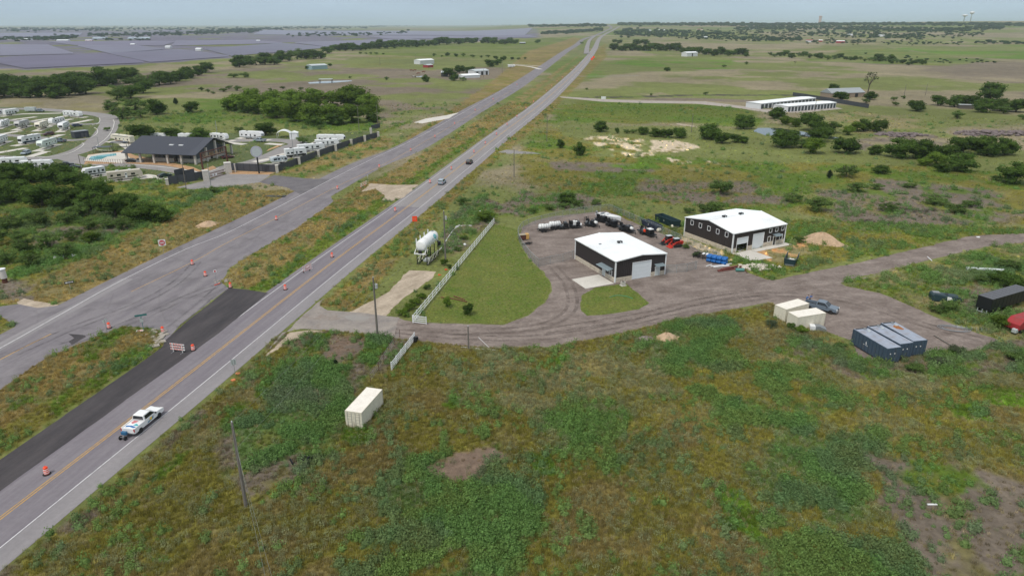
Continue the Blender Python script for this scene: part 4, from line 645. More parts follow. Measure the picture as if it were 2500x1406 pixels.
pole((1144, 853), 797, 'short dark wooden post standing at the lower edge of the dirt drive', .12, name='wooden_post'); pole((517, 466), 402, 'slim pole at the park entrance road edge', .11, m=STEEL, name='light_pole'); pole((455, 462), 395, 'slim pole standing in grass left of the park gate', .11, m=WOOD)
pole((720, 404), 324, 'tall slim pole behind the round white sign', .12, m=STEEL); pole((877, 320), 264, 'slim pole before the bright green thicket', .12); pole((923, 313), 258, 'tall slim pole at the far end of the park fence', .12)
pole((201, 423), 378, 'slim pole beside the black sedan in the park', .12); pole((242, 360), 333, 'park light pole at the kerb inside the bend', .1, m=STEEL, name='light_pole'); pole((532, 338), 295, 'slim pole right of the motorhome behind the pavilion', .12, m=STEEL, name='light_pole'); pole((1335, 346), 284, 'slim pole between the two carriageways and the fields beyond the turnout', .13); pole((1255, 433), 365, 'slim pole in the roadside grass right of the black SUV', .13)
pole((1688, 323), 279, 'dark wooden pole left of the tall tree by the shrub row', .14); pole((1989, 273), 243, 'pole standing in front of the storage units', .14); pole((2206, 240), 207, 'leaning pole with vines right of the farmhouse', .14); pole((2259, 233), 205, 'rightmost pole in the far green field', .14); pole((928, 160), 140, 'thin far pole on the straw coloured field', .16); pole((1016, 155), 133, 'thin far pole left of the white shed roof', .16); pole((1181, 190), 168, 'thin pole in front of the farm sheds', .14); pole((1226, 180), 152, 'thin pole right of the farm sheds', .14)
def wire(label, a, b, sag, cat='cable'):
    m = MB(); n = 14; pr = None
    for i in range(n + 1):
        f = i / n; q = a.lerp(b, f); q.z -= sag * 4 * f * (1 - f)
        if pr: m.tube(pr, q, .010, n=4, cap=False)
        pr = q
    tag(m.obj('power_line', mat('wire_metal', (.32, .33, .30), .5, .5)), label, cat, 'overhead cables along the road')
up = lambda p, h: p + Vector((0, 0, h)); wp = G(700, 1700); p0 = wp.copy(); p0.z = h1 - 3
wire('upper cable between the foreground pole and the drive pole', up(p1, h1), up(p2, h2), .5); wire('lower cable between the foreground pole and the drive pole', up(p1, h1 - 3.2), up(p2, h2 - 2.2), .8)
wire('upper cable between the drive pole and the tank pole', up(p2, h2), up(p3, h3), .5); wire('lower cable between the drive pole and the tank pole', up(p2, h2 - 2.2), up(p3, h3 - 2.4), .8)
wire('left cable running from the foreground pole out of the bottom edge', up(p1, h1), G(668, 1500, 6.0), .4); wire('right cable running from the foreground pole out of the bottom edge', up(p1, h1 - 3), G(690, 1500, 6.2), .4)
# --- white rail fences
def rail_fence(pa, pb, label, hgt_=1.45, step=2.4, rails=4):
    a, b = G(*pa), G(*pb); L = (b - a).length; an = math.atan2(b.y - a.y, b.x - a.x); t = thing('rail_fence', label, 'fence', a, an); n = max(1, round(L / step)); st = L / n
    pm = MB().box(-.06, .06, -.06, .06, 0, hgt_ + .08).mesh('post', WHITE); rm = MB().box(0, st, -.03, .03, -.08, .08).mesh('rail', WHITE)
    for i in range(n + 1):
        o = bpy.data.objects.new('post', pm); C.objects.link(o); o.parent = t; o.location = (i * st, 0, 0)
        if i < n:
            for k in range(rails): o = bpy.data.objects.new('rail', rm); C.objects.link(o); o.parent = t; o.location = (i * st, -.08, .3 + k * (hgt_ - .3) / (rails - 1) - .05)
rail_fence((1008, 788), (1206, 546), 'long white rail fence running beside the mown lawn', rails=3); rail_fence((1009, 788), (1041, 792), 'short white rail return at the drive end of the long fence'); rail_fence((956, 905), (1012, 831), 'short white rail fence in weeds below the dirt drive')
t = thing('garden_trolley', 'black wheeled cart end standing beside the short white fence', 'cart', G(1015, 834), .5); MB().box(-.4, .4, -.3, .3, .35, .9).obj('cart_body', BLACK, t, bevel=.05); wheel(t, -.2, -.35, .3, .3, .15); wheel(t, -.2, .35, .3, .3, .15)
tag(MB().bar((0, 0, .05), (6, 0, .08), .16).obj('white_pole', WHITE, bevel=.02), 'white pipe lying on the ground at the wooden post', 'pipe'); bpy.context.view_layer.update()
o = bpy.data.objects['white_pole']; m_, a_, L_ = pose((1126, 848), (1178, 853)); o.location = G(1126, 848); o.rotation_euler = (0, 0, a_)
m_, a_, L_ = pose((1168, 824), (1198, 853)); o = tag(MB().bar((0, 0, .05), (L_, 0, .08), .05).obj('rope', WHITE), 'thin white line lying across the lower drive edge', 'rope'); o.location = G(1168, 824); o.rotation_euler = (0, 0, a_)
# --- elevated water tank
b0, b1 = G(1028, 652), G(1066, 618); ax = (b1 - b0).normalized(); an = math.atan2(ax.y, ax.x); mid = (b0 + b1) / 2 + Vector((-.2, 0, 0)); tl = 8.6; r = 1.22; th = 4.6
t = thing('water_tank', 'white cylindrical tank raised on a black and white steel stand', 'water tank', mid, an)
prf = [(.05, -tl / 2), (r * .6, -tl / 2 + .03), (r * .93, -tl / 2 + .15), (r, -tl / 2 + .4), (r, tl / 2 - .4), (r * .93, tl / 2 - .15), (r * .6, tl / 2 - .03), (.05, tl / 2)]
s = MB(); s.lathe(prf, 28); s.v = [(z, x, th + y) for x, y, z in s.v]; s.obj('tank_shell', mat('white_tank_steel', (.80, .82, .83), .4, var=.03, dirt=((.55, .55, .52), .7, .5, .85)), t, smooth=True)
for i, x in enumerate((-3.6, -1.8, 0, 1.8, 3.4)):
    s = MB(); s.lathe([(r + .02, -.05), (r + .05, 0), (r + .02, .05)], 28); s.v = [(x + z, xx, th + y) for xx, y, z in s.v]
    if i in (0, 4): s.obj('ring_band', WHITE, t)
for x in (-3.7, -1.3, 1.2, 3.6):
    for y in (-1.15, 1.15): MB().tube((x, y, 0), (x, y, th - .9), .11, n=8).obj('leg', BLACK if x < 3 else BLACK, t); MB().tube((x, y, th - .9), (x, y, th + (.2 if y < 0 else 1.5)), .12, n=8).obj('upper_post', WHITE, t)
    MB().bar((x, -1.15, th - 1.1), (x, 1.15, th - 1.1), .14).obj('cross_beam', WHITE, t)
for y in (-1.2, 1.2):
    for i in range(3): x = -3.7 + i * 2.43; MB().bar((x, y, .1), (x + 2.43, y, 1.3), .1).obj('diagonal_brace', CREAM, t); MB().bar((x + 2.43, y, .1), (x, y, 1.3), .1).obj('diagonal_brace', CREAM, t)
    MB().bar((-3.75, y, 1.35), (3.65, y, 1.35), .12).obj('side_rail', CREAM, t); MB().bar((-3.75, y, .1), (3.65, y, .1), .14).obj('base_rail', BLACK, t)
b = MB(); b.box(-5.1, -4.35, -1.2, 1.2, th - 1.75, th - 1.65); b.bar((-5.1, -1.2, th - 1.6), (-5.1, 1.2, th - 1.6), .14); b.bar((-5.1, -1.2, th - 1.6), (-4.0, -1.2, th - .9), .12); b.bar((-5.1, 1.2, th - 1.6), (-4.0, 1.2, th - .9), .12); b.obj('pump_platform', WHITE, t); MB().box(-4.9, -4.45, -.4, .4, th - 1.6, th - .9).obj('pump', BLACK, t, bevel=.08)
MB().box(3.5, 4.2, -1.7, -1.05, th - 2.2, th - 1.2).obj('control_box', BLACK, t, bevel=.03); s = MB(); s.lathe([(.3, 0), (.3, .12), (.05, .14)], 14, (3.4, 0, th + r)); s.obj('hatch', GREYM, t); MB().box(-1.5, .5, -.6, .6, .05, .5).obj('white_valve_box', WHITE, t)
def shell_patch(u0, u1, a0, a1, nm, m):
    s = MB(); n = 6; vs = [(u0 + (u1 - u0) * j, -(r + .015) * math.cos(a0 + (a1 - a0) * i / n), th + (r + .015) * math.sin(a0 + (a1 - a0) * i / n)) for i in range(n + 1) for j in (0, 1)]
    s.add(vs, [(2 * i, 2 * i + 1, 2 * i + 3, 2 * i + 2) for i in range(n)]); s.obj(nm, m, t)
for u0, u1, a0, a1 in ((1.3, 1.75, .1, .75), (1.9, 2.2, -.05, .95), (2.35, 2.75, .1, .6), (1.5, 2.5, .0, .18), (2.0, 2.6, .6, .8)): shell_patch(u0, u1, a0, a1, 'teal_emblem_stroke', TEAL)
for u in (-2.0, -1.4, .1, .55): shell_patch(u, u + .12, .0, .4, 'grey_lettering_stroke', mat('pale_print', (.35, .55, .62), .5))
# hoses / pipes near the tank
def pipe_line(label, pts, rr, m, name='pipe', cat='pipe', z=.12):
    mb = MB(); L = smooth_line([G(a, b) + Vector((0, 0, z)) for a, b in pts], 5)
    for i in range(len(L) - 1): mb.tube(L[i], L[i + 1], rr, n=6)
    return tag(mb.obj(name, m), label, cat)
pipe_line('white hose snaking up from the elevated tank', [(1065, 622), (1082, 600), (1098, 575), (1112, 558), (1130, 552), (1152, 552)], .10, WHITE, 'hose', 'hose'); pipe_line('straight white pipe lying on dirt beyond the tank', [(1112, 555), (1134, 546)], .12, WHITE)
tag(MB().blob((0, 0, .25), .8, 1, .1, .35).obj('black_tub', BLACK, smooth=True), 'black tub on the ground right of the pole', 'tub').location = G(1108, 575)
tag(MB().blob((0, 0, .3), .35, 1, .1, 1).obj('white_barrel', WHITE, smooth=True), 'small white ball-like container left of the long fence', 'container').location = G(1135, 600)
for i, (q, lb) in enumerate((((1086, 660), 'upper orange cone lying beside the long fence'), ((1070, 673), 'lower orange cone lying beside the long fence'))):
    o = MB().tube((0, 0, .16), (.65, .1, .16), .2, .04).obj('traffic_cone', ORANGE); tag(o, lb, 'traffic cone', 'cones lying by the fence'); o.location = G(*q)

# --- metal buildings
def hall(name, label, Lp, Np, Rp, eave, rise, ridge_along, wains, parts):
    """gabled hall; local x runs from the near corner to corner R, local y from the near corner to corner L"""
    n = G(*Np); l = G(*Lp); r_ = G(*Rp); u = (r_ - n); v = (l - n); W = u.length; D = v.length; a = (math.atan2(u.y, u.x) + math.atan2(v.y, v.x) - PI / 2) / 2
    t = thing(name, label, 'building', n, a)
    ov = .12; zb = wains
    core = MB()
    if ridge_along == 'y': gx = [(0, eave), (W / 2, eave + rise), (W, eave)]
    else: gy = [(0, eave), (D / 2, eave + rise), (D, eave)]
    # walls: four panels with corrugation ribs
    def wall(nm, p, q, prof_top, m, openings=()):
        """vertical wall from plan point p to q, the top following prof_top [(dist, z)], rectangular openings (s0, s1, z0, z1) left open"""
        p = Vector((*p, 0)); q = Vector((*q, 0)); L = (q - p).length; d = (q - p).normalized(); nrm = Vector((d.y, -d.x, 0)); mb = MB(); s = 0
        def top(s):
            for (s0, z0), (s1, z1) in zip(prof_top, prof_top[1:]):
                if s0 <= s <= s1 + 1e-6: return z0 + (z1 - z0) * (s - s0) / (s1 - s0)
            return prof_top[-1][1]
        cuts = sorted({0, L, *[x for x, _ in prof_top], *[o for op in openings for o in op[:2]]}); 
        for s0, s1 in zip(cuts, cuts[1:]):
            if s1 - s0 < 1e-4: continue
            mid_ = (s0 + s1) / 2; segs = [(zb, None)]; ops = sorted([o for o in openings if o[0] < mid_ < o[1]], key=lambda o: o[2]); z = zb; spans = []
            for o in ops:
                if o[2] > z: spans.append((z, o[2]))
                z = o[3]
            spans.append((z, None))
            k = max(1, int((s1 - s0) / .45))
            for z0, z1 in spans:
                for i in range(k):
                    a0 = s0 + (s1 - s0) * i / k; a1 = s0 + (s1 - s0) * (i + 1) / k; am = (a0 + a1) / 2
                    for x0, x1, o0, o1 in ((a0, am, 0, 0), (am, a1 - .04, .035, .035)):
                        P0 = p + d * x0 + nrm * o0; P1 = p + d * x1 + nrm * o1; t0 = z1 or top(x0); t1 = z1 or top(x1)
                        mb.quad((P0.x, P0.y, z0), (P1.x, P1.y, z0), (P1.x, P1.y, t1), (P0.x, P0.y, t0))
                    P0 = p + d * am; P1 = P0 + nrm * .035; mb.quad((P0.x, P0.y, z0), (P1.x, P1.y, z0), (P1.x, P1.y, z1 or top(am)), (P0.x, P0.y, z1 or top(am)))
                    P0 = p + d * (a1 - .04) + nrm * .035; P1 = p + d * a1; mb.quad((P0.x, P0.y, z0), (P1.x, P1.y, z0), (P1.x, P1.y, z1 or top(a1)), (P0.x, P0.y, z1 or top(a1)))
        return mb.obj(nm, m, t)
    e = eave; fx = [(0, e), (W / 2, e + rise), (W, e)] if ridge_along == 'y' else [(0, e), (W, e)]; fy = [(0, e), (D / 2, e + rise), (D, e)] if ridge_along == 'x' else [(0, e), (D, e)]
    fo = [o for o in parts.get('front', [])]; so_ = [o for o in parts.get('side', [])]
    wall('front_wall', (0, 0), (W, 0), fx, BROWN, [o[:4] for o in fo if o[2] >= -1]); wall('side_wall', (0, D), (0, 0), fy, BROWN, [(D - o[1], D - o[0], o[2], o[3]) for o in so_]); wall('rear_wall', (W, D), (0, D), fx, BROWN); wall('far_side_wall', (W, 0), (W, D), fy, BROWN)
    # stone wainscot, in pieces between door openings
    def stone(p, q, outn, ops, x_axis):
        cuts = [0]; L = q - p
        seg = []; x = p
        for o in sorted(ops):
            if o[2] < .5: seg.append((x, o[0])); x = o[1]
        seg.append((x, q))
        for s0, s1 in seg:
            if s1 - s0 < .1: continue
            n_ = max(1, round((s1 - s0) / .8)); w_ = (s1 - s0) / n_
            for row in range(3):
                for i in range(n_):
                    f = .5 if row % 2 else 0; a0 = s0 + (i + f) * w_; a1 = min(a0 + w_ - .02, s1)
                    if f and i == 0: bx_(s0, s0 + w_ / 2 - .02, row, x_axis)
                    if a1 - a0 > .05: bx_(a0, a1, row, x_axis)
    _c = {}
    def bx_(a0, a1, row, x_axis):
        hh = zb / 3; z0 = row * hh + .01; z1 = (row + 1) * hh - .015; k = random.uniform(.05, .09)
        m = MB(); m.box(a0, a1, -k, .1, z0, z1) if x_axis else m.box(-k, .1, a0, a1, z0, z1); m.obj('stone_block', STONE, t)
    for sd, L, ops, xa in (('f', W, fo, True), ('s', D, so_, False)): stone(0, L, 0, [o[:4] for o in ops], xa)
    MB().box(.0, W, .1, .2, 0, zb).obj('front_plinth', STONE, t) if not [o for o in fo if o[2] < .5] else None
    MB().box(.1, .2, .0, D, 0, zb).obj('side_plinth', mat('mortar', (.4, .36, .3), .95), t) if not [o for o in so_ if o[2] < .5] else None
    # inside floor and trim
    MB().box(.25, W - .1, .25, D - .1, .02, .06).obj('floor_slab', CONC, t)
    for x, y, in ((0, 0), (W, 0), (0, D), (W, D)): MB().box(x - .13, x + .13, y - .13, y + .13, .0 if (x, y) != (0, 0) else .0, e).obj('corner_trim', WHITE, t)
    # roof, standing seams
    q = MB(); o_ = .25; th_ = .1
    if ridge_along == 'y': sl = [((-o_, -o_), (W / 2, -o_), (W / 2, D + o_), (-o_, D + o_)), ((W / 2, -o_), (W + o_, -o_), (W + o_, D + o_), (W / 2, D + o_))]; zf = lambda x, y: e + rise * (1 - abs(x - W / 2) / (W / 2)) + .05
    else: sl = [((-o_, -o_), (W + o_, -o_), (W + o_, D / 2), (-o_, D / 2)), ((-o_, D / 2), (W + o_, D / 2), (W + o_, D + o_), (-o_, D + o_))]; zf = lambda x, y: e + rise * (1 - abs(y - D / 2) / (D / 2)) + .05
    for k_, c in enumerate(sl):
        m = MB(); vs = [(x, y, zf(x, y)) for x, y in c] + [(x, y, zf(x, y) + th_) for x, y in c]
        m.add(vs, [(3, 2, 1, 0), (4, 5, 6, 7), (0, 1, 5, 4), (1, 2, 6, 5), (2, 3, 7, 6), (3, 0, 4, 7)])
        n_ = int((D if ridge_along == 'y' else W) / .6)
        for i in range(1, n_):
            s_ = -o_ + i * .6
            if ridge_along == 'y': a_, b_ = Vector((c[0][0], s_, zf(c[0][0], 0) + th_ + .02)), Vector((c[1][0], s_, zf(c[1][0], 0) + th_ + .02))
            else: a_, b_ = Vector((s_, c[0][1], zf(0, c[0][1]) + th_ + .02)), Vector((s_, c[2][1], zf(0, c[2][1]) + th_ + .02))
            m.bar(a_, b_, .03, .04)
        m.obj('roof_slope', ROOFW, t)
    if ridge_along == 'y': MB().bar((W / 2, -.27, e + rise + .17), (W / 2, D + .27, e + rise + .17), .4, .05).obj('ridge_cap', ROOFW, t)
    else: MB().bar((-.27, D / 2, e + rise + .17), (W + .27, D / 2, e + rise + .17), .4, .05).obj('ridge_cap', ROOFW, t)
    # gutters / fascia
    f = MB(); pr = [(x, -.28, z) for x, z in fx]; [f.bar((a[0], a[1], a[2] + .06), (b[0], b[1], b[2] + .06), .08, .2) for a, b in zip(pr, pr[1:])]; f.obj('front_fascia', WHITE, t)
    f = MB(); pr = [(-.28, y, z) for y, z in fy]; [f.bar((a[0], a[1], a[2] + .06), (b[0], b[1], b[2] + .06), .08, .2) for a, b in zip(pr, pr[1:])]; f.obj('side_fascia', WHITE, t)
    def place(sd, s, z, dd): return (s, -dd, z) if sd == 'front' else (-dd, s, z)
    for sd in ('front', 'side'):
        for o in parts.get(sd, []):
            s0, s1, z0, z1, kd = o; X = sd == 'front'
            def bb(a0, a1, d0, d1, zz0, zz1): m = MB(); (m.box(a0, a1, -d1, -d0, zz0, zz1) if X else m.box(-d1, -d0, a0, a1, zz0, zz1)); return m
            fr = MB()
            for q_ in (bb(s0 - .1, s0, -.05, .1, z0, z1 + .1), bb(s1, s1 + .1, -.05, .1, z0, z1 + .1), bb(s0, s1, -.05, .1, z1, z1 + .1)): fr.add(q_.v, q_.f)
            if kd == 'window': fr2 = bb(s0, s1, -.05, .1, z0 - .1, z0); fr.add(fr2.v, fr2.f)
            fo_ = fr.obj('window_frame' if kd == 'window' else 'door_frame', WHITE, t)
            if kd == 'window': bb(s0, s1, -.03, .01, z0, z1).obj('pane', GLASS, fo_)
            elif kd == 'door': d_ = bb(s0, s1, -.03, .03, z0, z1).obj('door', mat('pale_door', (.55, .6, .6), .5), t); bb(s0 + .08, s0 + .14, .03, .08, 1.0, 1.1).obj('handle', STEEL, d_)
            elif kd == 'glassdoor': bb(s0, s1, -.03, .03, z0, z1).obj('door', GLASS, t)
            elif kd in ('roller', 'rollerhalf'):
                n_ = 9 if kd == 'roller' else 4; hz_ = (z1 - z0) / 9
                for i in range(n_): bb(s0, s1, -.06, .0 if i % 2 else .012, z1 - (i + 1) * hz_ + .012, z1 - i * hz_).obj('door_panel', mat('roller_white', (.68, .73, .77), .45, var=.03), t)
                if kd == 'rollerhalf': bb(s0 - .5, s1 + .5, -9, -8.9, 0, z1).obj('doorway_shade_panel', ORWIN, t)  # added near-black panel: interior shade behind the half-open door, put into its colour
    return t, W, D, a
def vents(t, pts):
    for x, y, z in pts:
        v = MB().box(x - .35, x + .35, y - .35, y + .35, z, z + .45).obj('roof_vent', ROOFW, t); MB().box(x - .5, x - .06, y - .37, y + .37, z + .12, z + .5).obj('vent_opening', BLACK, v); MB().box(x + .1, x + .5, y - .37, y + .37, z + .12, z + .5).obj('vent_opening', BLACK, v)
n1_ = G(1501, 690); W1 = (G(1621, 669) - n1_).length; D1 = (G(1406, 632) - n1_).length
e1 = hgt(n1_, 638.5); print('bldg1', W1, D1, e1)
t1, W1, D1, a1 = hall('metal_workshop', 'dark brown metal workshop with white roof inside the fenced yard', (1406, 632), (1501, 690), (1621, 669), e1, .62, 'y', 1.0,
    {'front': [(W1 * .335, W1 * .70, .05, e1 * .80, 'roller'), (W1 * .80, W1 * .885, .05, 2.1, 'door')], 'side': [(D1 * .23, D1 * .29, .05, 2.1, 'door'), (D1 * .08, D1 * .13, 1.1, 2.2, 'window')]})
vents(t1, [(W1 / 2, D1 * .50, e1 + .75)]); MB().box(W1 * .18, W1 * .22, D1 * .62 - .2, D1 * .62 + .2, e1 + .3, e1 + .55).obj('roof_pipe', GREYM, t1)
def awning(t, X, s0, s1, z, dd, m=None):
    m = m or mat('awning_metal', (.30, .38, .42), .4, .4); b = MB(); c = [(s0, 0, z + .25), (s1, 0, z + .25), (s1, dd, z), (s0, dd, z)]; P = [(a, -d, q) if X else (-d, a, q) for a, d, q in c]
    b.add(P + [(x, y, q - .06) for x, y, q in P], [(0, 1, 2, 3), (7, 6, 5, 4), (0, 4, 5, 1), (1, 5, 6, 2), (2, 6, 7, 3), (3, 7, 4, 0)]); b.obj('awning', m, t)
    for a in (s0 + .1, s1 - .1): q = MB(); q.bar((a, -dd + .05, z) if X else (-dd + .05, a, z), (a, 0, z - .5) if X else (0, a, z - .5), .05); q.obj('awning_bracket', WHITE, t)
awning(t1, False, D1 * .05, D1 * .33, 2.5, 1.4); awning(t1, True, W1 * .77, W1 * .95, 2.45, 1.2)
t = thing('air_conditioner_unit', 'pale air conditioning unit on a small pad at the workshop corner', 'air conditioner', G(1521, 697), a1); MB().box(-.6, .6, -.5, .5, 0, .1).obj('pad', CONC, t); MB().box(-.4, .4, -.35, .35, .1, .85).obj('casing', mat('ac_beige', (.5, .48, .44), .5), t); MB().lathe([(.28, 0), (.28, .03)], 14, (0, 0, .85)).obj('fan_grille', BLACK, t)
n2_ = G(1786, 619); W2 = (G(1914, 594) - n2_).length; D2 = (G(1669, 576) - n2_).length; e2 = hgt(n2_, 571); print('bldg2', W2, D2, e2)
wz = e2 * .74
t2, W2, D2, a2 = hall('metal_workshop', 'larger dark brown metal workshop with five high side windows', (1669, 576), (1786, 619), (1914, 594), e2, 1.25, 'x', 1.15,
    {'side': [(D2 * f - .42, D2 * f + .42, wz, wz + 1.0, 'window') for f in (.13, .31, .49, .67, .85)],
     'front': [(W2 * .075, W2 * .275, .05, e2 * .72, 'rollerhalf'), (W2 * .375, W2 * .575, .05, e2 * .78, 'roller'), (W2 * .665, W2 * .715, 1.2, 2.4, 'window'), (W2 * .775, W2 * .82, .05, 2.3, 'glassdoor'), (W2 * .90, W2 * .95, 1.2, 2.4, 'window')] + [(W2 * f - .38, W2 * f + .38, wz - .1, wz + .8, 'window') for f in (.70, .82, .94)]})
awning(t2, True, W2 * .755, W2 * .885, 2.6, 1.3); vents(t2, [(W2 * .28, D2 / 2, e2 + 1.35), (W2 * .60, D2 / 2, e2 + 1.35)])
ca_, sa_ = math.cos(a2), math.sin(a2); L2 = lambda x, y: (n2_.x + x * ca_ - y * sa_, n2_.y + x * sa_ + y * ca_)
sheet_w('concrete_slab', [L2(-.2, -.15), L2(W2 * .34, -.15), L2(W2 * .34, -7.0), L2(-.2, -6.4)], .07, PAD); sheet_w('concrete_walkway', [L2(W2 * .345, -.15), L2(W2 + .6, -.15), L2(W2 + .6, -2.0), L2(W2 * .345, -2.0)], .08, PAD)

# --- chain link fence
def chain(label, pts, h=1.9, step=2.6, sm=6, mesh=True):
    L = [v for v in (smooth_line([G(a, b) for a, b in pts], sm) if sm > 1 else [G(a, b) for a, b in pts])]; t = thing('chain_link_fence', label, 'fence', L[0]); o0 = L[0]
    acc = 0; P = [L[0]]; 
    for a, b in zip(L, L[1:]):
        d = (b - a).length; k = step - acc
        while k <= d: P.append(a.lerp(b, k / d)); k += step
        acc = (acc + d) % step
    P.append(L[-1]); pm = MB().tube((0, 0, 0), (0, 0, h), .045, n=6).mesh('post', STEEL)
    for i, q in enumerate(P):
        o = bpy.data.objects.new('post', pm); C.objects.link(o); o.parent = t; o.location = q - o0
        if i + 1 < len(P) and (P[i + 1] - q).length > .3:
            a, b = q - o0, P[i + 1] - o0; MB().tube(a + Vector((0, 0, h - .03)), b + Vector((0, 0, h - .03)), .035, n=5).obj('top_rail', STEEL, t)
            m = MB(); m.quad((a.x, a.y, .05), (b.x, b.y, .05), (b.x, b.y, h - .05), (a.x, a.y, h - .05)); m.obj('mesh_panel', MESHW, t)
    return t
chain('curved chain link fence around the left side of the yard', [(1314, 651), (1296, 634), (1278, 610), (1266, 588), (1266, 572), (1280, 556), (1310, 546), (1360, 534), (1420, 522), (1487, 514)])
chain('straight chain link fence along the back of the yard', [(1487, 514), (1560, 546), (1640, 582), (1700, 610), (1758, 640)], sm=2); chain('chain link fence between workshop and pipe pile', [(1623, 668), (1670, 665), (1700, 657)], sm=2)
chain('chain link gate leaves left of the yard workshop', [(1314, 652), (1325, 648), (1355, 643), (1386, 637), (1404, 628)], sm=1, step=3.4)
# --- containers
CORR = {}
def container(label, p_loc, rz, L=6.06, W=2.44, H=2.59, m=CREAM, mt=CREAMTOP, group='cream shipping containers', lockers=True, name='shipping_container'):
    t = thing(name, label, 'container', p_loc, rz, group)
    for y, s in ((-W / 2, -1), (W / 2, 1)):
        b = MB(); n = int(L / .28); vs = []; 
        for i in range(n + 1):
            x = -L / 2 + .12 + (L - .24) * i / n
            o_ = (.0, .0, .035, .035)[i % 4]; vs.append((x, y - s * o_))
        for (x0, y0), (x1, y1) in zip(vs, vs[1:]): b.quad((x0, y0, .15), (x1, y1, .15), (x1, y1, H - .1), (x0, y0, H - .1))
        b.obj('side_panel', m, t)
    MB().box(-L / 2 + .02, L / 2 - .02, -W / 2 + .03, W / 2 - .03, H - .08, H - .02).obj('roof', mt, t); MB().box(L / 2 - .08, L / 2 - .03, -W / 2, W / 2, .1, H - .05).obj('end_wall', m, t); MB().box(-L / 2, L / 2, -W / 2 + .05, W / 2 - .05, .05, .15).obj('floor', GREYM, t)
    f = MB()
    for x in (-L / 2, L / 2 - .12):
        for y in (-W / 2, W / 2 - .12): f.box(x, x + .12, y, y + .12, 0, H)
    for z in (0, H - .12):
        for y in (-W / 2, W / 2 - .1): f.box(-L / 2 + .12, L / 2 - .12, y, y + .1, z + .005, z + .105)
        for x in (-L / 2, L / 2 - .1): f.box(x, x + .1, -W / 2 + .12, W / 2 - .12, z + .007, z + .11)
    f.obj('corner_frame', m, t)
    if not lockers: MB().box(-L / 2 + .03, -L / 2 + .08, -W / 2, W / 2, .1, H - .05).obj('end_wall', m, t)
    if lockers:
        for s in (-1, 1):
            d = MB().box(-L / 2 + .01, -L / 2 + .05, min(0.01 * s, s * (W / 2 - .13)), max(.01 * s, s * (W / 2 - .13)), .14, H - .14).obj('door', m, t)
            for y in (.28, .85): MB().tube((-L / 2 - .02, s * y, .1), (-L / 2 - .02, s * y, H - .1), .022, n=5).obj('lock_rod', GREYM, d)
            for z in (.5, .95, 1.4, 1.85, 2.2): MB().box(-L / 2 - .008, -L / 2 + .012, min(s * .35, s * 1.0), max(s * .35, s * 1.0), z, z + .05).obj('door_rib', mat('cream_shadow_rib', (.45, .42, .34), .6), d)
    return t
# from roof corners at their true height
def box_pose(c1, c2, c3, z): a, b, c = G(*c1, z), G(*c2, z), G(*c3, z); return a, b, c
a, b, c = box_pose((841, 1003), (882.5, 1008), (934, 950), 2.45); v = (c - b); an = math.atan2(v.y, v.x); cc = (a + c) / 2; cc.z = -.12
print('cont', (a - b).length, (c - b).length); container('lone cream shipping container standing in the foreground weeds', cc, an, L=(c - b).length, W=(a - b).length, H=2.62, group=None)
a, b, c = box_pose((1892, 745), (1913, 758), (1976, 741), 2.5); v = c - b; print('c2', (a - b).length, v.length); cc = (a + c) / 2; cc.z = 0; container('rear cream container with a torn roof edge beside the parked pickup', cc, math.atan2(v.y, v.x), L=6.06, W=max(2.44, (a - b).length), lockers=False)
a, b, c = box_pose((1926, 762), (1952, 775), (2015, 765), 2.5); v = c - b; print('c3', (a - b).length, v.length); cc = (a + c) / 2; cc.z = 0; container('front cream container beside the parked pickup', cc, math.atan2(v.y, v.x), L=6.06, W=max(2.44, (a - b).length), lockers=False)
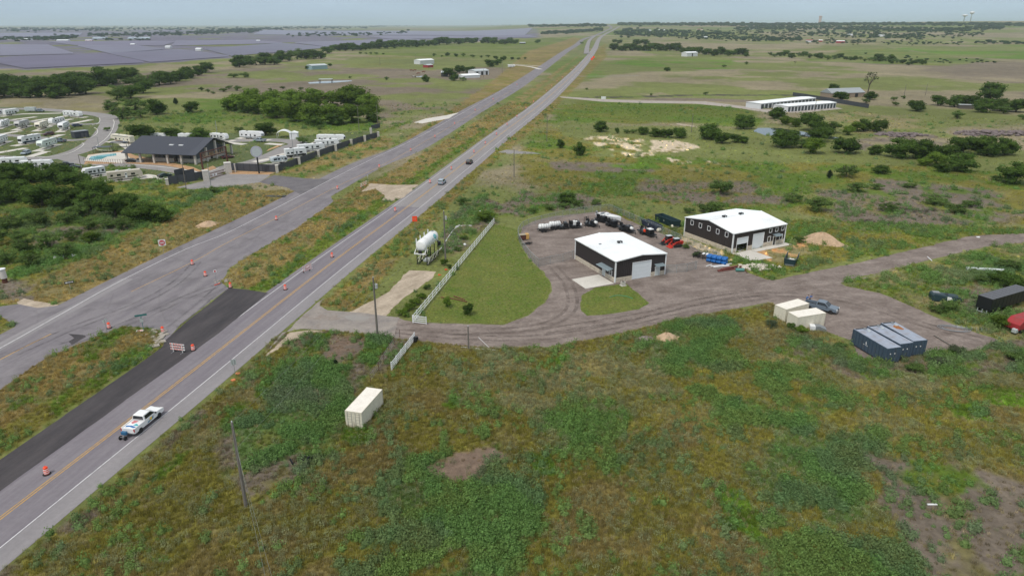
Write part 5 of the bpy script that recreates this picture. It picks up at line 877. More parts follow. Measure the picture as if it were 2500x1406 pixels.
def ftank(label, c1, c2, c3, rust=False):
    a, b, c = box_pose(c1, c2, c3, 2.8); v = b - a; an = math.atan2(v.y, v.x); L = v.length; W = (c - b).length; cc = (a + c) / 2; cc.z = 0; print('ftank', L, W); L = max(7, min(L, 11)); W = 2.6
    t = thing('storage_tank_box', label, 'storage tank', cc, an, 'slate blue ribbed tanks in a row'); H = 2.75
    MB().box(-L / 2, L / 2, -W / 2, W / 2, .25, H).obj('tank_wall', SLATE, t); MB().box(-L / 2 + .05, L / 2 - .02, -W / 2 + .04, W / 2 - .04, H, H + .05).obj('lid', SLATET, t)
    n = int(L / .75)
    for i in range(n + 1):
        x = -L / 2 + .05 + i * (L - .1) / n
        for s in (-1, 1): MB().box(x - .05, x + .05, min(s * W / 2, s * (W / 2 + .09)), max(s * W / 2, s * (W / 2 + .09)), .25, H - .02).obj('rib', SLATE, t)
    for i in range(4): y = -W / 2 + .3 + i * (W - .6) / 3; MB().box(L / 2, L / 2 + .08, y - .05, y + .05, .25, H - .02).obj('rib', SLATE, t)
    for s in (-1, 1): MB().bar((-L / 2, s * 1.0, .12), (L / 2 + .3, s * 1.0, .12), .18, .22).obj('skid_rail', BLACK, t)
    for x, m_ in ((-L / 2 + .6, GREYM), (-L / 2 + 1.5, SIGNB)): MB().lathe([(.25, 0), (.25, .16), (.1, .2)], 12, (x, .4, H + .05)).obj('hatch', m_, t)
    MB().box(-L / 2 + .2, -L / 2 + .35, -W / 2 + .2, W / 2 - .2, H + .05, H + .15).obj('lid_bar', BLACK, t)
    e_ = MB(); e_.add([(-L * .12, -W / 2 - .012, 1.5), (-L * .12 + .5, -W / 2 - .012, 1.5), (-L * .12 + .3, -W / 2 - .012, 2.0)], [(0, 1, 2)]); e_.obj('white_triangle_emblem', REFL, t); MB().box(-L * .12 - .25, -L * .12 + .75, -W / 2 - .015, -W / 2 - .012, 1.28, 1.36).obj('white_lettering_line', REFL, t)
    for y in (-.6, .2): MB().box(L / 2 + .081, L / 2 + .1, y - .08, y + .08, 1.7, 1.9).obj('end_label', REFL, t)
    if rust: m_ = MB(); m_.prism([(-L * .2 + .9 * math.cos(q) * (1 + .25 * math.sin(3 * q)), .1 + .75 * math.sin(q) * (1 + .2 * math.cos(2 * q))) for q in np.linspace(0, 2 * PI, 18)[:-1]], H + .052, H + .056); m_.obj('rust_stain', RUST, t)
    return t
ftank('nearest slate blue ribbed tank of the three', (2089, 803), (2172, 851), (2196, 846)); ftank('middle slate blue ribbed tank of the three', (2122, 796), (2203, 840), (2226, 835)); ftank('furthest slate blue ribbed tank with an orange rust stain on top', (2155, 789), (2234, 834), (2260, 828), True)
# --- parked pickup with two people
p, a, L = pose((1972, 750), (2032, 772)); tk2 = car('pickup_truck', 'grey blue crew cab pickup parked beside the cream containers', 'pickup truck', PGREY, 'pickup', G(2004, 757), R(-38))
def skin(name, pts, edges, mats_, loc, rz, label, cat, parts=(), root=0, smooth=1):
    me = bpy.data.meshes.new(name); me.from_pydata([p[:3] for p in pts], edges, []);
    o = bpy.data.objects.new(name, me); C.objects.link(o); md = o.modifiers.new('s', 'SKIN')
    for i, p in enumerate(pts): me.skin_vertices[0].data[i].radius = (p[3], p[3] if len(p) < 5 else p[4]); me.skin_vertices[0].data[i].use_root = i == root
    sb = o.modifiers.new('u', 'SUBSURF'); sb.levels = sb.render_levels = 1
    dg = bpy.context.evaluated_depsgraph_get(); m2 = bpy.data.meshes.new_from_object(o.evaluated_get(dg)); bpy.data.objects.remove(o); m2.name = name; m2.materials.clear()
    m2.polygons.foreach_set('use_smooth', [True] * len(m2.polygons)); return m2
SKIN = mat('skin', (.45, .26, .18), .6); JEAN = mat('dark_trousers', (.03, .035, .05), .9); SHIRT = mat('blue_shirt', (.05, .16, .42), .9); HAIR = mat('dark_hair', (.02, .015, .012), .8)
def person(label, loc, rz, lean=.25, shirt=SHIRT):
    pts = [(0, 0, .95, .15), (.08, 0, 1.2, .16), (.16, 0, 1.42, .17), (.2, 0, 1.5, .07), (.24, 0, 1.58, .065), (.28, 0, 1.68, .105),
           (0, .1, .88, .10), (.03, .12, .48, .075), (-.03, .12, .09, .05), (.12, .12, .05, .045), (0, -.1, .88, .10), (-.05, -.12, .48, .075), (-.08, -.12, .09, .05), (.08, -.12, .05, .045),
           (.15, .22, 1.42, .07), (.3, .28, 1.2, .05), (.52, .22, 1.22, .04), (.62, .2, 1.23, .035), (.15, -.22, 1.42, .07), (.3, -.28, 1.2, .05), (.52, -.22, 1.22, .04), (.62, -.2, 1.23, .035)]
    ed = [(0, 1), (1, 2), (2, 3), (3, 4), (4, 5), (0, 6), (6, 7), (7, 8), (8, 9), (0, 10), (10, 11), (11, 12), (12, 13), (2, 14), (14, 15), (15, 16), (16, 17), (2, 18), (18, 19), (19, 20), (20, 21)]
    for s, k in ((17, .2), (21, -.2)):
        for q, (dy, l) in enumerate(((-.03, .07), (-.01, .085), (.01, .08), (.03, .065))): pts.append((pts[s][0] + .05, pts[s][1] + dy, 1.225, .011)); pts.append((pts[s][0] + .05 + l, pts[s][1] + dy * 1.2, 1.205, .009)); ed += [(s, len(pts) - 2), (len(pts) - 2, len(pts) - 1)]
        pts.append((pts[s][0] + .03, pts[s][1] + (-.06 if k > 0 else .06), 1.21, .012)); ed.append((s, len(pts) - 1))
    me = skin('person_body', pts, ed, None, None, 0, '', '')
    for m in (SKIN, JEAN, shirt): me.materials.append(m)
    for p_ in me.polygons:
        z = p_.center.z; p_.material_index = 1 if z < .98 else (2 if z < 1.5 and p_.center.x < .48 else 0)
    o = bpy.data.objects.new('person', me); C.objects.link(o); o.location = loc; o.rotation_euler = (0, 0, rz); tag(o, label, 'person')
    hb = MB(); hb.blob((.26, 0, 1.76), .11, 2, .05, .7); hb.obj('hair', HAIR, o, smooth=True); fb = MB(); fb.blob((.385, 0, 1.69), .02, 1, .05, 1.2); fb.obj('nose', SKIN, o, smooth=True); return o
person('person in blue shirt leaning at the pickup bed, left of two', G(1967, 740), R(-25)); person('person in blue shirt leaning at the pickup bed, right of two', G(1976, 738), R(-60))
t = thing('truck_box_lid', 'small white and black box tilted beside the front cream container', 'box', G(1996, 806), R(-12)); MB().box(-1.4, -.5, -.6, .6, 0, .9).obj('white_section', WHITE, t, bevel=.05); b = MB(); b.prof([(-.5, 0), (1.3, 0), (1.3, .5), (.2, .95), (-.5, .9)], .6); b.obj('dark_section', GREYM, t)
# overturned dark tub, culvert pipe, black trailer, red trailer, coil
t = thing('scrap_boat_hull', 'dark green overturned tank like hull with a pale patch in tall weeds', 'scrap', G(2303, 733), R(-12)); b = MB(); b.prof([(-2.4, 0), (2.6, 0), (2.9, .7), (2.3, 1.15), (-.2, 1.3), (-2.2, 1.6), (-2.5, 1.3)], lambda x, z: 1.15 - (z * .15)); b.obj('hull', ASHED, t, bevel=.25); MB().box(-2.2, -1.0, -.5, .5, 1.45, 1.65).obj('top_frame', GREYM, t)
b = MB(); b.quad((.2, -1.19, .25), (1.3, -1.19, .25), (.9, -1.03, 1.05), (.2, -1.0, 1.1)); b.obj('pale_patch', WHITE, t); m_ = MB(); m_.lathe([(.3, 0), (.3, .15), (.2, .2)], 12, (.3, 0, 1.22)); m_.obj('hatch', BLACK, t)
tag(MB().tube((0, 0, .4), (7.4, -1.2, .35), .40, n=16).obj('culvert_pipe', mat('pale_pipe', (.50, .56, .56), .5)), 'long pale grey pipe lying in the weeds on the right', 'pipe').location = G(2358, 660)
p = G(2402, 778); q = G(2470, 745); an = R(30)
t = thing('box_trailer', 'black flat topped box trailer at the right edge', 'trailer', G(2412, 772), R(27), None)
MB().box(0, 12, -.1, 2.5, 1.0, 3.3).obj('trailer_body', BLACK, t); TOPG = mat('dusty_roof_panel', (.10, .105, .12), .7, var=.1)
for i in range(10): MB().box(i * 1.2 + .02, i * 1.2 + 1.14, -.12, 2.52, 3.3, 3.36).obj('roof_panel', TOPG, t)
for i in range(11): MB().box(i * 1.2 - .04, i * 1.2 + .0, -.13, -.10, 1.0, 3.3).obj('side_rib', BLACK, t)
for x in (1.2, 2.4): wheel(t, x, .1, .5, .5, .3); wheel(t, x, 2.3, .5, .5, .3)
b = MB(); [b.bar((-.05, y, .4), (-.05, y, 1.0), .1) for y in (.4, 1.2, 2.0)]; b.bar((-.05, .2, .45), (-.05, 2.3, .45), .12); b.obj('rear_guard', SIGNB, t)
t = thing('farm_trailer', 'dull red truck body at the right edge of the clearing', 'trailer', G(2466, 812), R(25)); b = MB(); b.prof([(0, .8), (7, .8), (7, 2.6), (1.2, 2.6), (0, 1.8)], 1.2); b.obj('red_body', DKRED, t, bevel=.08); MB().box(-.5, .3, -1.1, -.3, .35, 1.1).obj('front_tank', SIGNB, t, bevel=.1)
for x in (1.2, 4.5): wheel(t, x, -1.05, .45, .45, .3); wheel(t, x, 1.05, .45, .45, .3)
t = thing('coiled_hose', 'coil of grey hose with white hoops lying at the end of the gravel', 'hose', G(2352, 806), R(-18)); b = MB()
for k in range(3):
    rr = 1.2 + .25 * k; pr = None
    for i in range(21): a_ = 2 * PI * i / 20; q = Vector((rr * 1.5 * math.cos(a_) - 1.5, rr * .8 * math.sin(a_), .08 + .05 * k)); (b.tube(pr, q, .05, n=5) if pr else None); pr = q
b.obj('hose_coil', GREYM, t); 
for i in range(7):
    b = MB(); pr = None
    for j in range(9): a_ = PI * j / 8; q = Vector((-1 + i * .75, .5 * math.cos(a_) + .5, .05 + .6 * math.sin(a_))); (b.tube(pr, q, .03, n=5) if pr else None); pr = q
    b.obj('hoop', GREYM, t)
# dumpsters
def dumpster(label, p0, p1, m, mi, L, W=2.3, H=1.9, doors=False):
    mm, an, _ = pose(p0, p1); t = thing('skip_container', label, 'skip', mm, an)
    for s in (-1, 1): b = MB(); b.add([(-L / 2, s * (W / 2 - .25), .15), (L / 2, s * (W / 2 - .25), .15), (L / 2, s * W / 2, H), (-L / 2, s * W / 2, H), (-L / 2, s * (W / 2 - .31), .15), (L / 2, s * (W / 2 - .31), .15), (L / 2, s * (W / 2 - .06), H), (-L / 2, s * (W / 2 - .06), H)], [(0, 1, 2, 3), (7, 6, 5, 4), (0, 4, 5, 1), (2, 6, 7, 3), (1, 5, 6, 2), (0, 3, 7, 4)]); b.obj('side_wall', m, t)
    MB().box(-L / 2, -L / 2 + .08, -W / 2 + .1, W / 2 - .1, .15, H).obj('end_wall', m, t); MB().box(-L / 2, L / 2, -W / 2 + .28, W / 2 - .28, .12, .45).obj('floor', mi, t); MB().box(-L / 2 + .1, L / 2 - .1, -W / 2 + .32, W / 2 - .32, .46, .5).obj('inner_lining', mi, t)
    if not doors: MB().box(L / 2 - .08, L / 2, -W / 2 + .1, W / 2 - .1, .15, H).obj('end_wall', m, t)
    else:
        for s in (-1, 1): MB().box(L / 2, L / 2 + 1.3, s * W / 2 - .04, s * W / 2 + .04, .3, H + .1).obj('open_door', STEEL, t)
    n = int(L / .9)
    for i in range(n + 1):
        for s in (-1, 1): x = -L / 2 + .05 + i * (L - .1) / n; MB().bar((x, s * (W / 2 - .2), .2), (x, s * (W / 2 + .05), H - .05), .09).obj('rib', m, t)
    for s in (-1, 1): MB().bar((-L / 2, s * (W / 2 + .02), H), (L / 2, s * (W / 2 + .02), H), .1).obj('top_rail', m, t)
    e_ = MB(); e_.add([(-.2, -W / 2 - .02, 1.0), (.2, -W / 2 - .02, 1.0), (0, -W / 2 - .09, 1.4)], [(0, 1, 2)]); e_.obj('white_triangle_emblem', REFL, t); return t
NAVY = mat('dark_navy_steel', (.025, .04, .075), .5, dirt=((.08, .06, .05), 1, .55, .9))
dumpster('navy skip with a maroon interior behind the yard fence', (1570, 547), (1612, 567), NAVY, MAROON, 6.8, W=2.1, H=1.5); dumpster('long dark green skip nearest the larger workshop', (1604, 537), (1655, 558), ASHED, GREYM, 8.2, W=2.3, H=1.9)
for q, lb in (((1608, 566), 'pale sack at the end of the navy skip'), ((1643, 556), 'pale sack at the end of the green skip')): tag(MB().blob((0, 0, .5), .7, 1, .2, .75).obj('sack', CREAM, smooth=True), lb, 'sack').location = G(*q)
dumpster('dark teal skip with white rubble and open doors on the grass', (1924, 655), (1936, 630), ASHED, GREYM, 5.0, W=2.4, H=1.6, doors=True)
tag(MB().blob((0, 0, .7), .9, 2, .35, .6).obj('plaster_rubble', mat('white_rubble', (.6, .6, .56), .9)), 'white rubble heaped inside the dark teal skip', 'rubble').location = G(1931, 645)
# blue plastic tanks
t = thing('plastic_barrel_stack', 'cluster of bright blue plastic barrels stacked by the pipes', 'barrels', G(1746, 641), R(-35))
for i in range(4):
    for j in range(2):
        for k in range(2): b = MB(); b.lathe([(.05, 0), (.36, .02), (.40, .1), (.40, .5), (.42, .52), (.40, .55), (.40, .95), (.34, 1.02), (.05, 1.04)], 14); b.v = [(-1.9 + i * 1.15 + z, -.45 + j * .88 + x, .45 + k * .82 + y) for x, y, z in b.v]; b.obj('barrel', BLUEP, t, smooth=True)
# pipes, lumber, rocks
for i, (a, b, m, rr, lb) in enumerate((((1752, 662), (1812, 652), RUSTPIPE, .16, 'upper dark red pipe in the pile by the rocks'), ((1753, 664), (1818, 655), RUSTPIPE, .14, 'middle dark red pipe in the pile by the rocks'), ((1760, 662), (1800, 654), RUSTPIPE, .2, 'shortest dark red pipe in the pile by the rocks'), ((1796, 663), (1816, 663), mat('teal_pipe', (.08, .25, .22), .5), .38, 'short thick teal pipe in front of the rocks'), ((1812, 654), (1824, 667), RUSTB, .1, 'thin rusty rod leaning beside the rocks'), ((1735, 652), (1786, 645), WHITE, .12, 'upper white pipe below the blue barrels'), ((1742, 654), (1780, 650), WHITE, .15, 'middle white pipe below the blue barrels'), ((1724, 651), (1738, 647), WHITE, .1, 'leftmost white pipe below the blue barrels'), ((1764, 652), (1778, 651), WHITE, .2, 'shortest thick white pipe below the blue barrels'))):
    pipe_line(lb, [a, b], rr, m, z=rr + .02 + (.2 if i == 2 else 0))
t = thing('equipment_rack', 'dark steel frame rack beside the blue barrels', 'rack', G(1711, 630), R(-30)); b = MB(); [b.bar((x, y, 0), (x, y, 1.1), .12) for x in (-1.6, -.5, .5, 1.6) for y in (-.6, .6)]; [b.bar((-1.7, y, z), (1.7, y, z), .14) for y in (-.6, .6) for z in (.35, 1.05)]; b.obj('frame', BLACK, t); [MB().box(x, x + .5, -.6, .6, 1.1, 1.25).obj('white_slab', WHITE, t) for x in (.3, 1.1)]
mat('rubble_grey', (.34, .31, .27), .95, var=.25, bump=.4)
def rocks(name, label, px_poly_c, n, rad_, m, cat='rocks', flat=.6, sz=(.25, .6), hh=.6):
    t = thing(name, label, cat, G(*px_poly_c))
    for i in range(n):
        a = random.uniform(0, 2 * PI); rr = rad_[0] * math.sqrt(random.random()); x, y = rr * math.cos(a), rr * rad_[1] * math.sin(a); z = hh * max(0, 1 - rr / rad_[0]); b = MB(); s = random.uniform(*sz); b.blob((x, y, z + s * .2), s, 1, .3, flat); b.obj('rock', m, t)
    return t
for q in ((1822, 653), (1838, 650), (1855, 652), (1868, 658)): pass
rocks('rock_pile', 'curved pile of pale stones at the corner of the yard', (1846, 654), 70, (5.2, .38), ROCK, 'rock pile'); rocks('rubble_patch', 'broken pale concrete chunks at the tip of the lower median', (380, 816), 30, (2.4, .8), MATS['rubble_grey'], 'rubble', .35, (.12, .42), .15); rocks('rubble_patch', 'small broken concrete pieces at the tip of the upper median', (541, 686), 18, (2.0, .7), MATS['rubble_grey'], 'rubble', .35, (.1, .35), .1)
rocks('brush_pile', 'grey pile of cut branches and rubble beyond the trees on the right', (2200, 331), 60, (12, .5), mat('dead_brush', (.16, .13, .13), .95, var=.3), 'brush pile', .5, (.6, 1.6), .6); rocks('brush_pile', 'long grey brush pile at the right edge of the pasture', (2450, 328), 80, (24, .35), MATS['dead_brush'], 'brush pile', .5, (.8, 1.8), .8)
# broken slabs beside the road
t = thing('broken_slab', 'tilted broken concrete slabs at the new asphalt edge', 'concrete slab', G(392, 836), .4)
for i, (x, y, a_, s) in enumerate(((0, 0, .3, .8), (-.4, 1.3, .8, .7), (.1, 2.5, 1.4, .7), (-1.0, -1.2, .2, .9))): b = MB(); b.box(-s, s, -s * .7, s * .7, 0, .22, a_, (x, y)); b.obj('slab_piece', MATS['rubble_grey'], t, bevel=.04)
# dirt mounds
def mound(label, q, L, W, H, rz, m=SOILP, jitter=.12):
    b = MB(); n, k = 40, 14; vs = []
    for j in range(k + 1):
        f = j / k
        for i in range(n): a = 2 * PI * i / n; j_ = 1 + .12 * math.sin(3 * a + 1) + .07 * math.sin(7 * a); hh = H * (math.cos(PI * f) * .5 + .5) ** .8 * (1 + jitter * math.sin(4 * a + 5 * f)) * (1 - (f > .99)); vs.append((L / 2 * f * j_ * math.cos(a), W / 2 * f * j_ * math.sin(a), hh + random.uniform(-.05, .05) * (0 < f < 1)))
    b.add(vs, [(j * n + i, (j + 1) * n + i, (j + 1) * n + (i + 1) % n, j * n + (i + 1) % n) for j in range(k) for i in range(n)]); o = b.obj('soil_mound', m, smooth=True); o.location = G(*q); o.location.z = -.02; o.rotation_euler = (0, 0, rz); tag(o, label, 'soil mound'); return o
mound('large sandy orange soil mound right of the larger workshop', (2004, 592), 11, 5.5, 2.4, R(-35)); mound('small sandy soil mound at the lower edge of the drive', (1626, 826), 4.6, 3.4, 1.0, .2, SOILP); mound('low grey gravel heap left of the small sandy mound', (1575, 828), 4.5, 3, .5, .2, mat('grey_gravel_heap', (.22, .19, .18), .95, var=.25, scale=3))
mound('pale rocky spoil mound in the left verge', (507, 550), 7, 4, 1.1, .6, SOILP)
tag(MB().box(-3.2, 3.2, -1.0, 1.0, .05, .2).obj('burnt_patch', BLACK), 'dark culvert grate by the park entrance road', 'grate').location = G(672, 480)
# white bin at left edge, white scrap
t = thing('water_heater', 'white upright box with brown base at the left edge', 'utility box', G(13, 690), .1); MB().tube((0, 0, 0), (0, 0, 1.0), .5, n=12).obj('brown_base', RUSTB, t); MB().tube((0, 0, 1.0), (-.1, 0, 2.9), .62, .66, n=14).obj('white_drum', mat('dull_white', (.62, .58, .56), .6), t); MB().tube((-.1, 0, 2.9), (-.1, 0, 3.05), .78, n=14).obj('white_lid', WHITE, t)
t = thing('white_scrap', 'crumpled white sheeting lying in the left scrub', 'litter', G(152, 632), .4)
for k in range(5): b = MB(); x = -1.6 + k * .9; b.add([(x, -.4, .3), (x + .9, -.5 + random.random() * .3, .7), (x + 1.0, .5, .4), (x - .1, .4, .8)], [(0, 1, 2), (0, 2, 3)]); b.obj('sheet_piece', WHITE, t)
tag(MB().box(-.2, .9, -.1, .1, .02, .12).obj('white_plank', WHITE), 'short white plank lying in bare soil on the lower right', 'plank').location = G(2268, 1232)
for i, (q, lb) in enumerate((((2388, 580), 'pale litter on the far bend of the gravel drive'), ((877, 885), 'small white litter in the weeds left of the fence'), ((1172, 516), 'small white litter in dirt near the fence end'))): tag(MB().blob((0, 0, .1), .4 if i == 0 else .22, 1, .4, .4).obj('litter', WHITE), lb, 'litter').location = G(*q)

# small things lying about
t = thing('burnt_scrap', 'tangled black scrap lying in the foreground weeds', 'scrap', G(742, 1130), .4)
for k in range(9): b = MB(); x, y = random.uniform(-1.4, 1.4), random.uniform(-.6, .6); b.bar((x, y, .1), (x + random.uniform(-.8, .8), y + random.uniform(-.5, .5), random.uniform(.3, .9)), .16); b.obj('scrap_piece', BLACK, t)
for lb, pts, rr, m in (('thin red pipe lying on the lawn behind the two saplings', [(1076, 727), (1104, 730), (1140, 738)], .09, RUSTPIPE), ('second red pipe lying on the lawn beside the saplings', [(1108, 724), (1135, 733)], .09, RUSTPIPE), ('green garden hose lying on the small grass island', [(1488, 727), (1505, 722), (1528, 724), (1545, 730)], .05, mat('hose_green', (.05, .30, .16), .5)), ('thin white stake leaning in grass by the far drive bend', [(2264, 628), (2275, 638)], .09, WHITE), ('dark timber beam beside the hose coil', [(2280, 820), (2325, 847)], .10, WOOD)): pipe_line(lb, pts, rr, m, z=rr + .03)
t = thing('wire_fence', 'old wire fence with thin metal posts beside the lower white fence', 'fence', G(976, 824)); P0 = G(976, 824)
for q in ((976, 824), (963, 842), (950, 862), (937, 884), (925, 905), (905, 935)): z = G(*q) - P0; MB().bar(z, z + Vector((0, 0, 1.5)), .07).obj('post', RUSTB, t)
for h_ in (.5, .95, 1.4): MB().bar((0, 0, h_), G(905, 935) - P0 + Vector((0, 0, h_)), .025).obj('wire', GREYM, t)
sheet('puddle', [(842, 772), (862, 768), (890, 770), (905, 776), (890, 782), (862, 783), (846, 779)], .030, mat('muddy_puddle', (.25, .225, .20), .12, var=.05), .6, .3)
# --- yard equipment
def frame_trailer(t, L, W, z=.55, axles=2, m=BLACK, wr=.36):
    b = MB(); [b.bar((-L / 2, s * W / 2, z), (L / 2, s * W / 2, z), .12, .14) for s in (-1, 1)]; [b.bar((x, -W / 2, z), (x, W / 2, z), .1) for x in np.linspace(-L / 2, L / 2, 5)]; b.bar((L / 2, -W / 2, z), (L / 2 + 1.3, 0, z), .1); b.bar((L / 2, W / 2, z), (L / 2 + 1.3, 0, z), .1); b.bar((L / 2 + 1.2, 0, z), (L / 2 + 1.2, 0, .1), .09); b.obj('chassis', m, t)
    for i in range(axles):
        x = -L * .12 + i * .85 - .4
        for s in (-1, 1): wheel(t, x, s * (W / 2 + .18), wr, wr, .24)
    for s in (-1, 1): MB().box(-L * .12 - .9, -L * .12 + .5 + .5 * axles - .5, min(s * W / 2, s * (W / 2 + .34)), max(s * W / 2, s * (W / 2 + .34)), wr * 2 + .05, wr * 2 + .1).obj('mudguard', m, t)
def tank_trailer(label, p0, p1):
    m_, a, L = pose(p0, p1); t = thing('tank_trailer', label, 'trailer', m_, a, 'trailers lined up in the yard'); frame_trailer(t, 3.6, 1.6)
    b = MB(); b.lathe([(.05, -1.6), (.45, -1.56), (.68, -1.35), (.70, 0), (.68, 1.35), (.45, 1.56), (.05, 1.6)], 20); b.v = [(z, x, 1.38 + y) for x, y, z in b.v]; b.obj('tank', TANKW, t, smooth=True)
    for x in (-.95, -.3, .35, 1.0): b = MB(); b.lathe([(.715, -.05), (.715, .05)], 20); b.v = [(x + z, xx, 1.38 + y) for xx, y, z in b.v]; b.obj('tank_strap', mat('strap_grey', (.3, .32, .33), .5), t)
    MB().lathe([(.2, 0), (.2, .1), (.05, .12)], 10, (0, 0, 2.06)).obj('tank_lid', BLACK, t)
tank_trailer('leftmost white tank trailer in the fenced yard', (1316, 566), (1342, 564)); tank_trailer('second white tank trailer from the left in the yard', (1342, 560), (1366, 558))
def machine(label, p0, p1, seed, group='machines lined up in the yard', tank=False, orange=False, tall=False, ibc=False, name='equipment_trailer'):
    rs = random.Random(seed); m_, a, L = pose(p0, p1); L = max(4, L); t = thing(name, label, 'equipment trailer', m_, a, group); frame_trailer(t, L * .8, 1.9, .6, 2)
    MB().box(-L * .4, L * .4, -.95, .95, .68, .76).obj('deck', BLACK, t)
    e = MB().box(L * .05, L * .3, -.75, .75, .78, 1.75).obj('engine_box', BLACK, t, bevel=.08); MB().tube((L * .2, .3, 1.75), (L * .2, .3, 2.3), .07, n=8).obj('exhaust', STEEL, t)
    for k in range(6):
        x = rs.uniform(-L * .38, L * .3); y = rs.uniform(-.7, .7); b = MB(); b.bar((x, y, .8), (x + rs.uniform(-.9, .9), y + rs.uniform(-.3, .3), rs.uniform(1.3, 2.2)), rs.uniform(.08, .2)); b.obj('arm', BLACK, t)
    for k in range(3): x = rs.uniform(-L * .35, L * .3); b = MB(); b.box(x - .35, x + .35, -.6, .1, .78, rs.uniform(1.1, 1.6)); b.obj('housing', GREYM if k == 1 else BLACK, t, bevel=.05)
    b = MB(); b.lathe([(.1, -.18), (.55, -.16), (.42, -.12), (.42, .12), (.55, .16), (.1, .18)], 18); b.v = [(-L * .28 + x, z, 1.35 + y) for x, y, z in b.v]; b.obj('hose_reel', BLACK, t)
    if tank: b = MB(); b.lathe([(.05, -.75), (.38, -.7), (.42, 0), (.38, .7), (.05, .75)], 16); b.v = [(z + L * .3, x, 1.3 + y) for x, y, z in b.v]; b.obj('water_tank', TANKW, t, smooth=True)
    if ibc: MB().box(-.6, .5, -.5, .5, .8, 1.9).obj('tote_tank', TANKW, t, bevel=.08); g = MB(); [g.bar((x, y, .78), (x, y, 1.95), .04) for x in (-.65, -.1, .55) for y in (-.55, .55)]; g.obj('tote_cage', STEEL, t); MB().box(.7, 1.7, -.6, .6, .8, 1.1).obj('white_box', WHITE, t)
    if orange: MB().box(-.2, .5, -.95, -.7, .9, 1.5).obj('orange_panel', ORANGE, t); MB().box(L * .08, L * .28, -.6, .6, 1.76, 1.95).obj('white_hood', WHITE, t, bevel=.05)
    if tall: g = MB(); [g.bar((-L * .4, y, .7), (-L * .4, y, 2.2), .06) for y in np.linspace(-.9, .9, 6)]; g.bar((-L * .4, -.95, 2.2), (-L * .4, .95, 2.2), .07); g.obj('ramp_gate', BLACK, t)
    return t
machine('low black dump trailer with a raised blade beside the tank trailers', (1362, 558), (1384, 558), 1, name='dump_trailer'); machine('utility trailer carrying a white caged tote', (1388, 556), (1420, 556), 2, ibc=True, tall=True); machine('black drilling trailer with a small white tank', (1428, 548), (1458, 556), 3, tank=True, tall=True)
machine('black trailer rig with a round reel in front of the boat', (1455, 536), (1482, 546), 4); machine('black rig with hoses behind the workshop roof peak', (1480, 546), (1508, 558), 5); machine('black rig with white hood nearest behind the workshop', (1508, 556), (1548, 572), 6, orange=False, tank=True); machine('black rig with an orange panel right of the workshop', (1558, 564), (1600, 582), 7, orange=True)
# boat
m_, a, L = pose((1462, 535), (1510, 545)); t = thing('motor_boat', 'white motor boat on a trailer at the back of the yard', 'boat', m_, a); L = 7.5; z0 = .7
b = MB(); sec = [(-3.7, 1.15, .9), (-2, 1.25, 1.0), (0, 1.25, 1.0), (2, 1.0, 1.05), (3.2, .5, 1.15), (3.9, .05, 1.2)]; vs = []
for x, w_, h_ in sec: vs += [(x, -w_, z0 + h_), (x, -w_ * .8, z0 + .3), (x, 0, z0), (x, w_ * .8, z0 + .3), (x, w_, z0 + h_)]
fs = [(i * 5 + j, i * 5 + j + 1, (i + 1) * 5 + j + 1, (i + 1) * 5 + j) for i in range(5) for j in range(4)] + [(0, 1, 2, 3, 4)]; b.add(vs, fs); b.obj('hull', WHITE, t)
b = MB(); vs = []
for x, w_, h_ in sec: vs += [(x, -w_, z0 + h_), (x, w_, z0 + h_)]
b.add([(x, y, z - .03) for x, y, z in vs], [(i * 2, i * 2 + 2, i * 2 + 3, i * 2 + 1) for i in range(5)]); b.obj('deck', mat('boat_deck', (.7, .71, .72), .5), t); MB().box(-1.2, -.3, -.5, .5, z0 + .95, z0 + 1.5).obj('console', WHITE, t, bevel=.1); MB().box(-2.4, -1.8, -.7, .7, z0 + .95, z0 + 1.3).obj('seat', GREYM, t, bevel=.08); MB().box(-4.2, -3.75, -.2, .2, z0 + .2, z0 + 1.5).obj('outboard_motor', GREYM, t, bevel=.06)
b = MB(); b.bar((-3.5, -.8, .5), (3.8, -.1, .5), .1); b.bar((-3.5, .8, .5), (3.8, .1, .5), .1); b.obj('boat_trailer', BLACK, t); [wheel(t, x, s * 1.05, .36, .36, .24) for x in (-1.4, -.5) for s in (-1, 1)]
# skid steers
def skid(label, p, rz):
    t = thing('skid_steer', label, 'skid steer', p, rz, 'red tracked skid steers')
    for s in (-1, 1):
        b = MB(); b.prof([(-1.2, .25), (-.9, .0), (.8, .0), (1.1, .3), (.9, .62), (-1.0, .75)], .2); b.v = [(x, y + s * .75, z) for x, y, z in b.v]; b.obj('track', TYRE, t, bevel=.06)
        b = MB(); b.bar((-1.35, s * .78, 1.5), (.6, s * .78, 1.25), .16, .26); b.bar((.6, s * .78, 1.25), (1.5, s * .7, .45), .16, .26); b.bar((-1.35, s * .78, 1.5), (-1.2, s * .78, .8), .14, .4); b.obj('lift_arm', REDP, t)
    MB().box(-1.5, -.5, -.6, .6, .5, 1.45).obj('engine_body', REDP, t, bevel=.1); MB().box(-.5, .7, -.58, .58, .35, .8).obj('lower_body', REDP, t, bevel=.05); MB().box(-.6, .65, -.5, .5, .8, 2.05).obj('cab', GLASS, t, bevel=.06); MB().box(-.68, .72, -.56, .56, 2.05, 2.13).obj('cab_roof', SIGNB, t, bevel=.03)
    g = MB(); [g.bar((x, y, .8), (x, y, 2.06), .07) for x in (-.6, .66) for y in (-.52, .52)]; g.obj('cab_frame', BLACK, t); b = MB(); b.prof([(1.45, .05), (2.3, .05), (2.3, .1), (1.6, .15), (1.5, .65), (1.42, .65)], .95); b.obj('bucket', REDP if 'front' in label else BLACK, t)
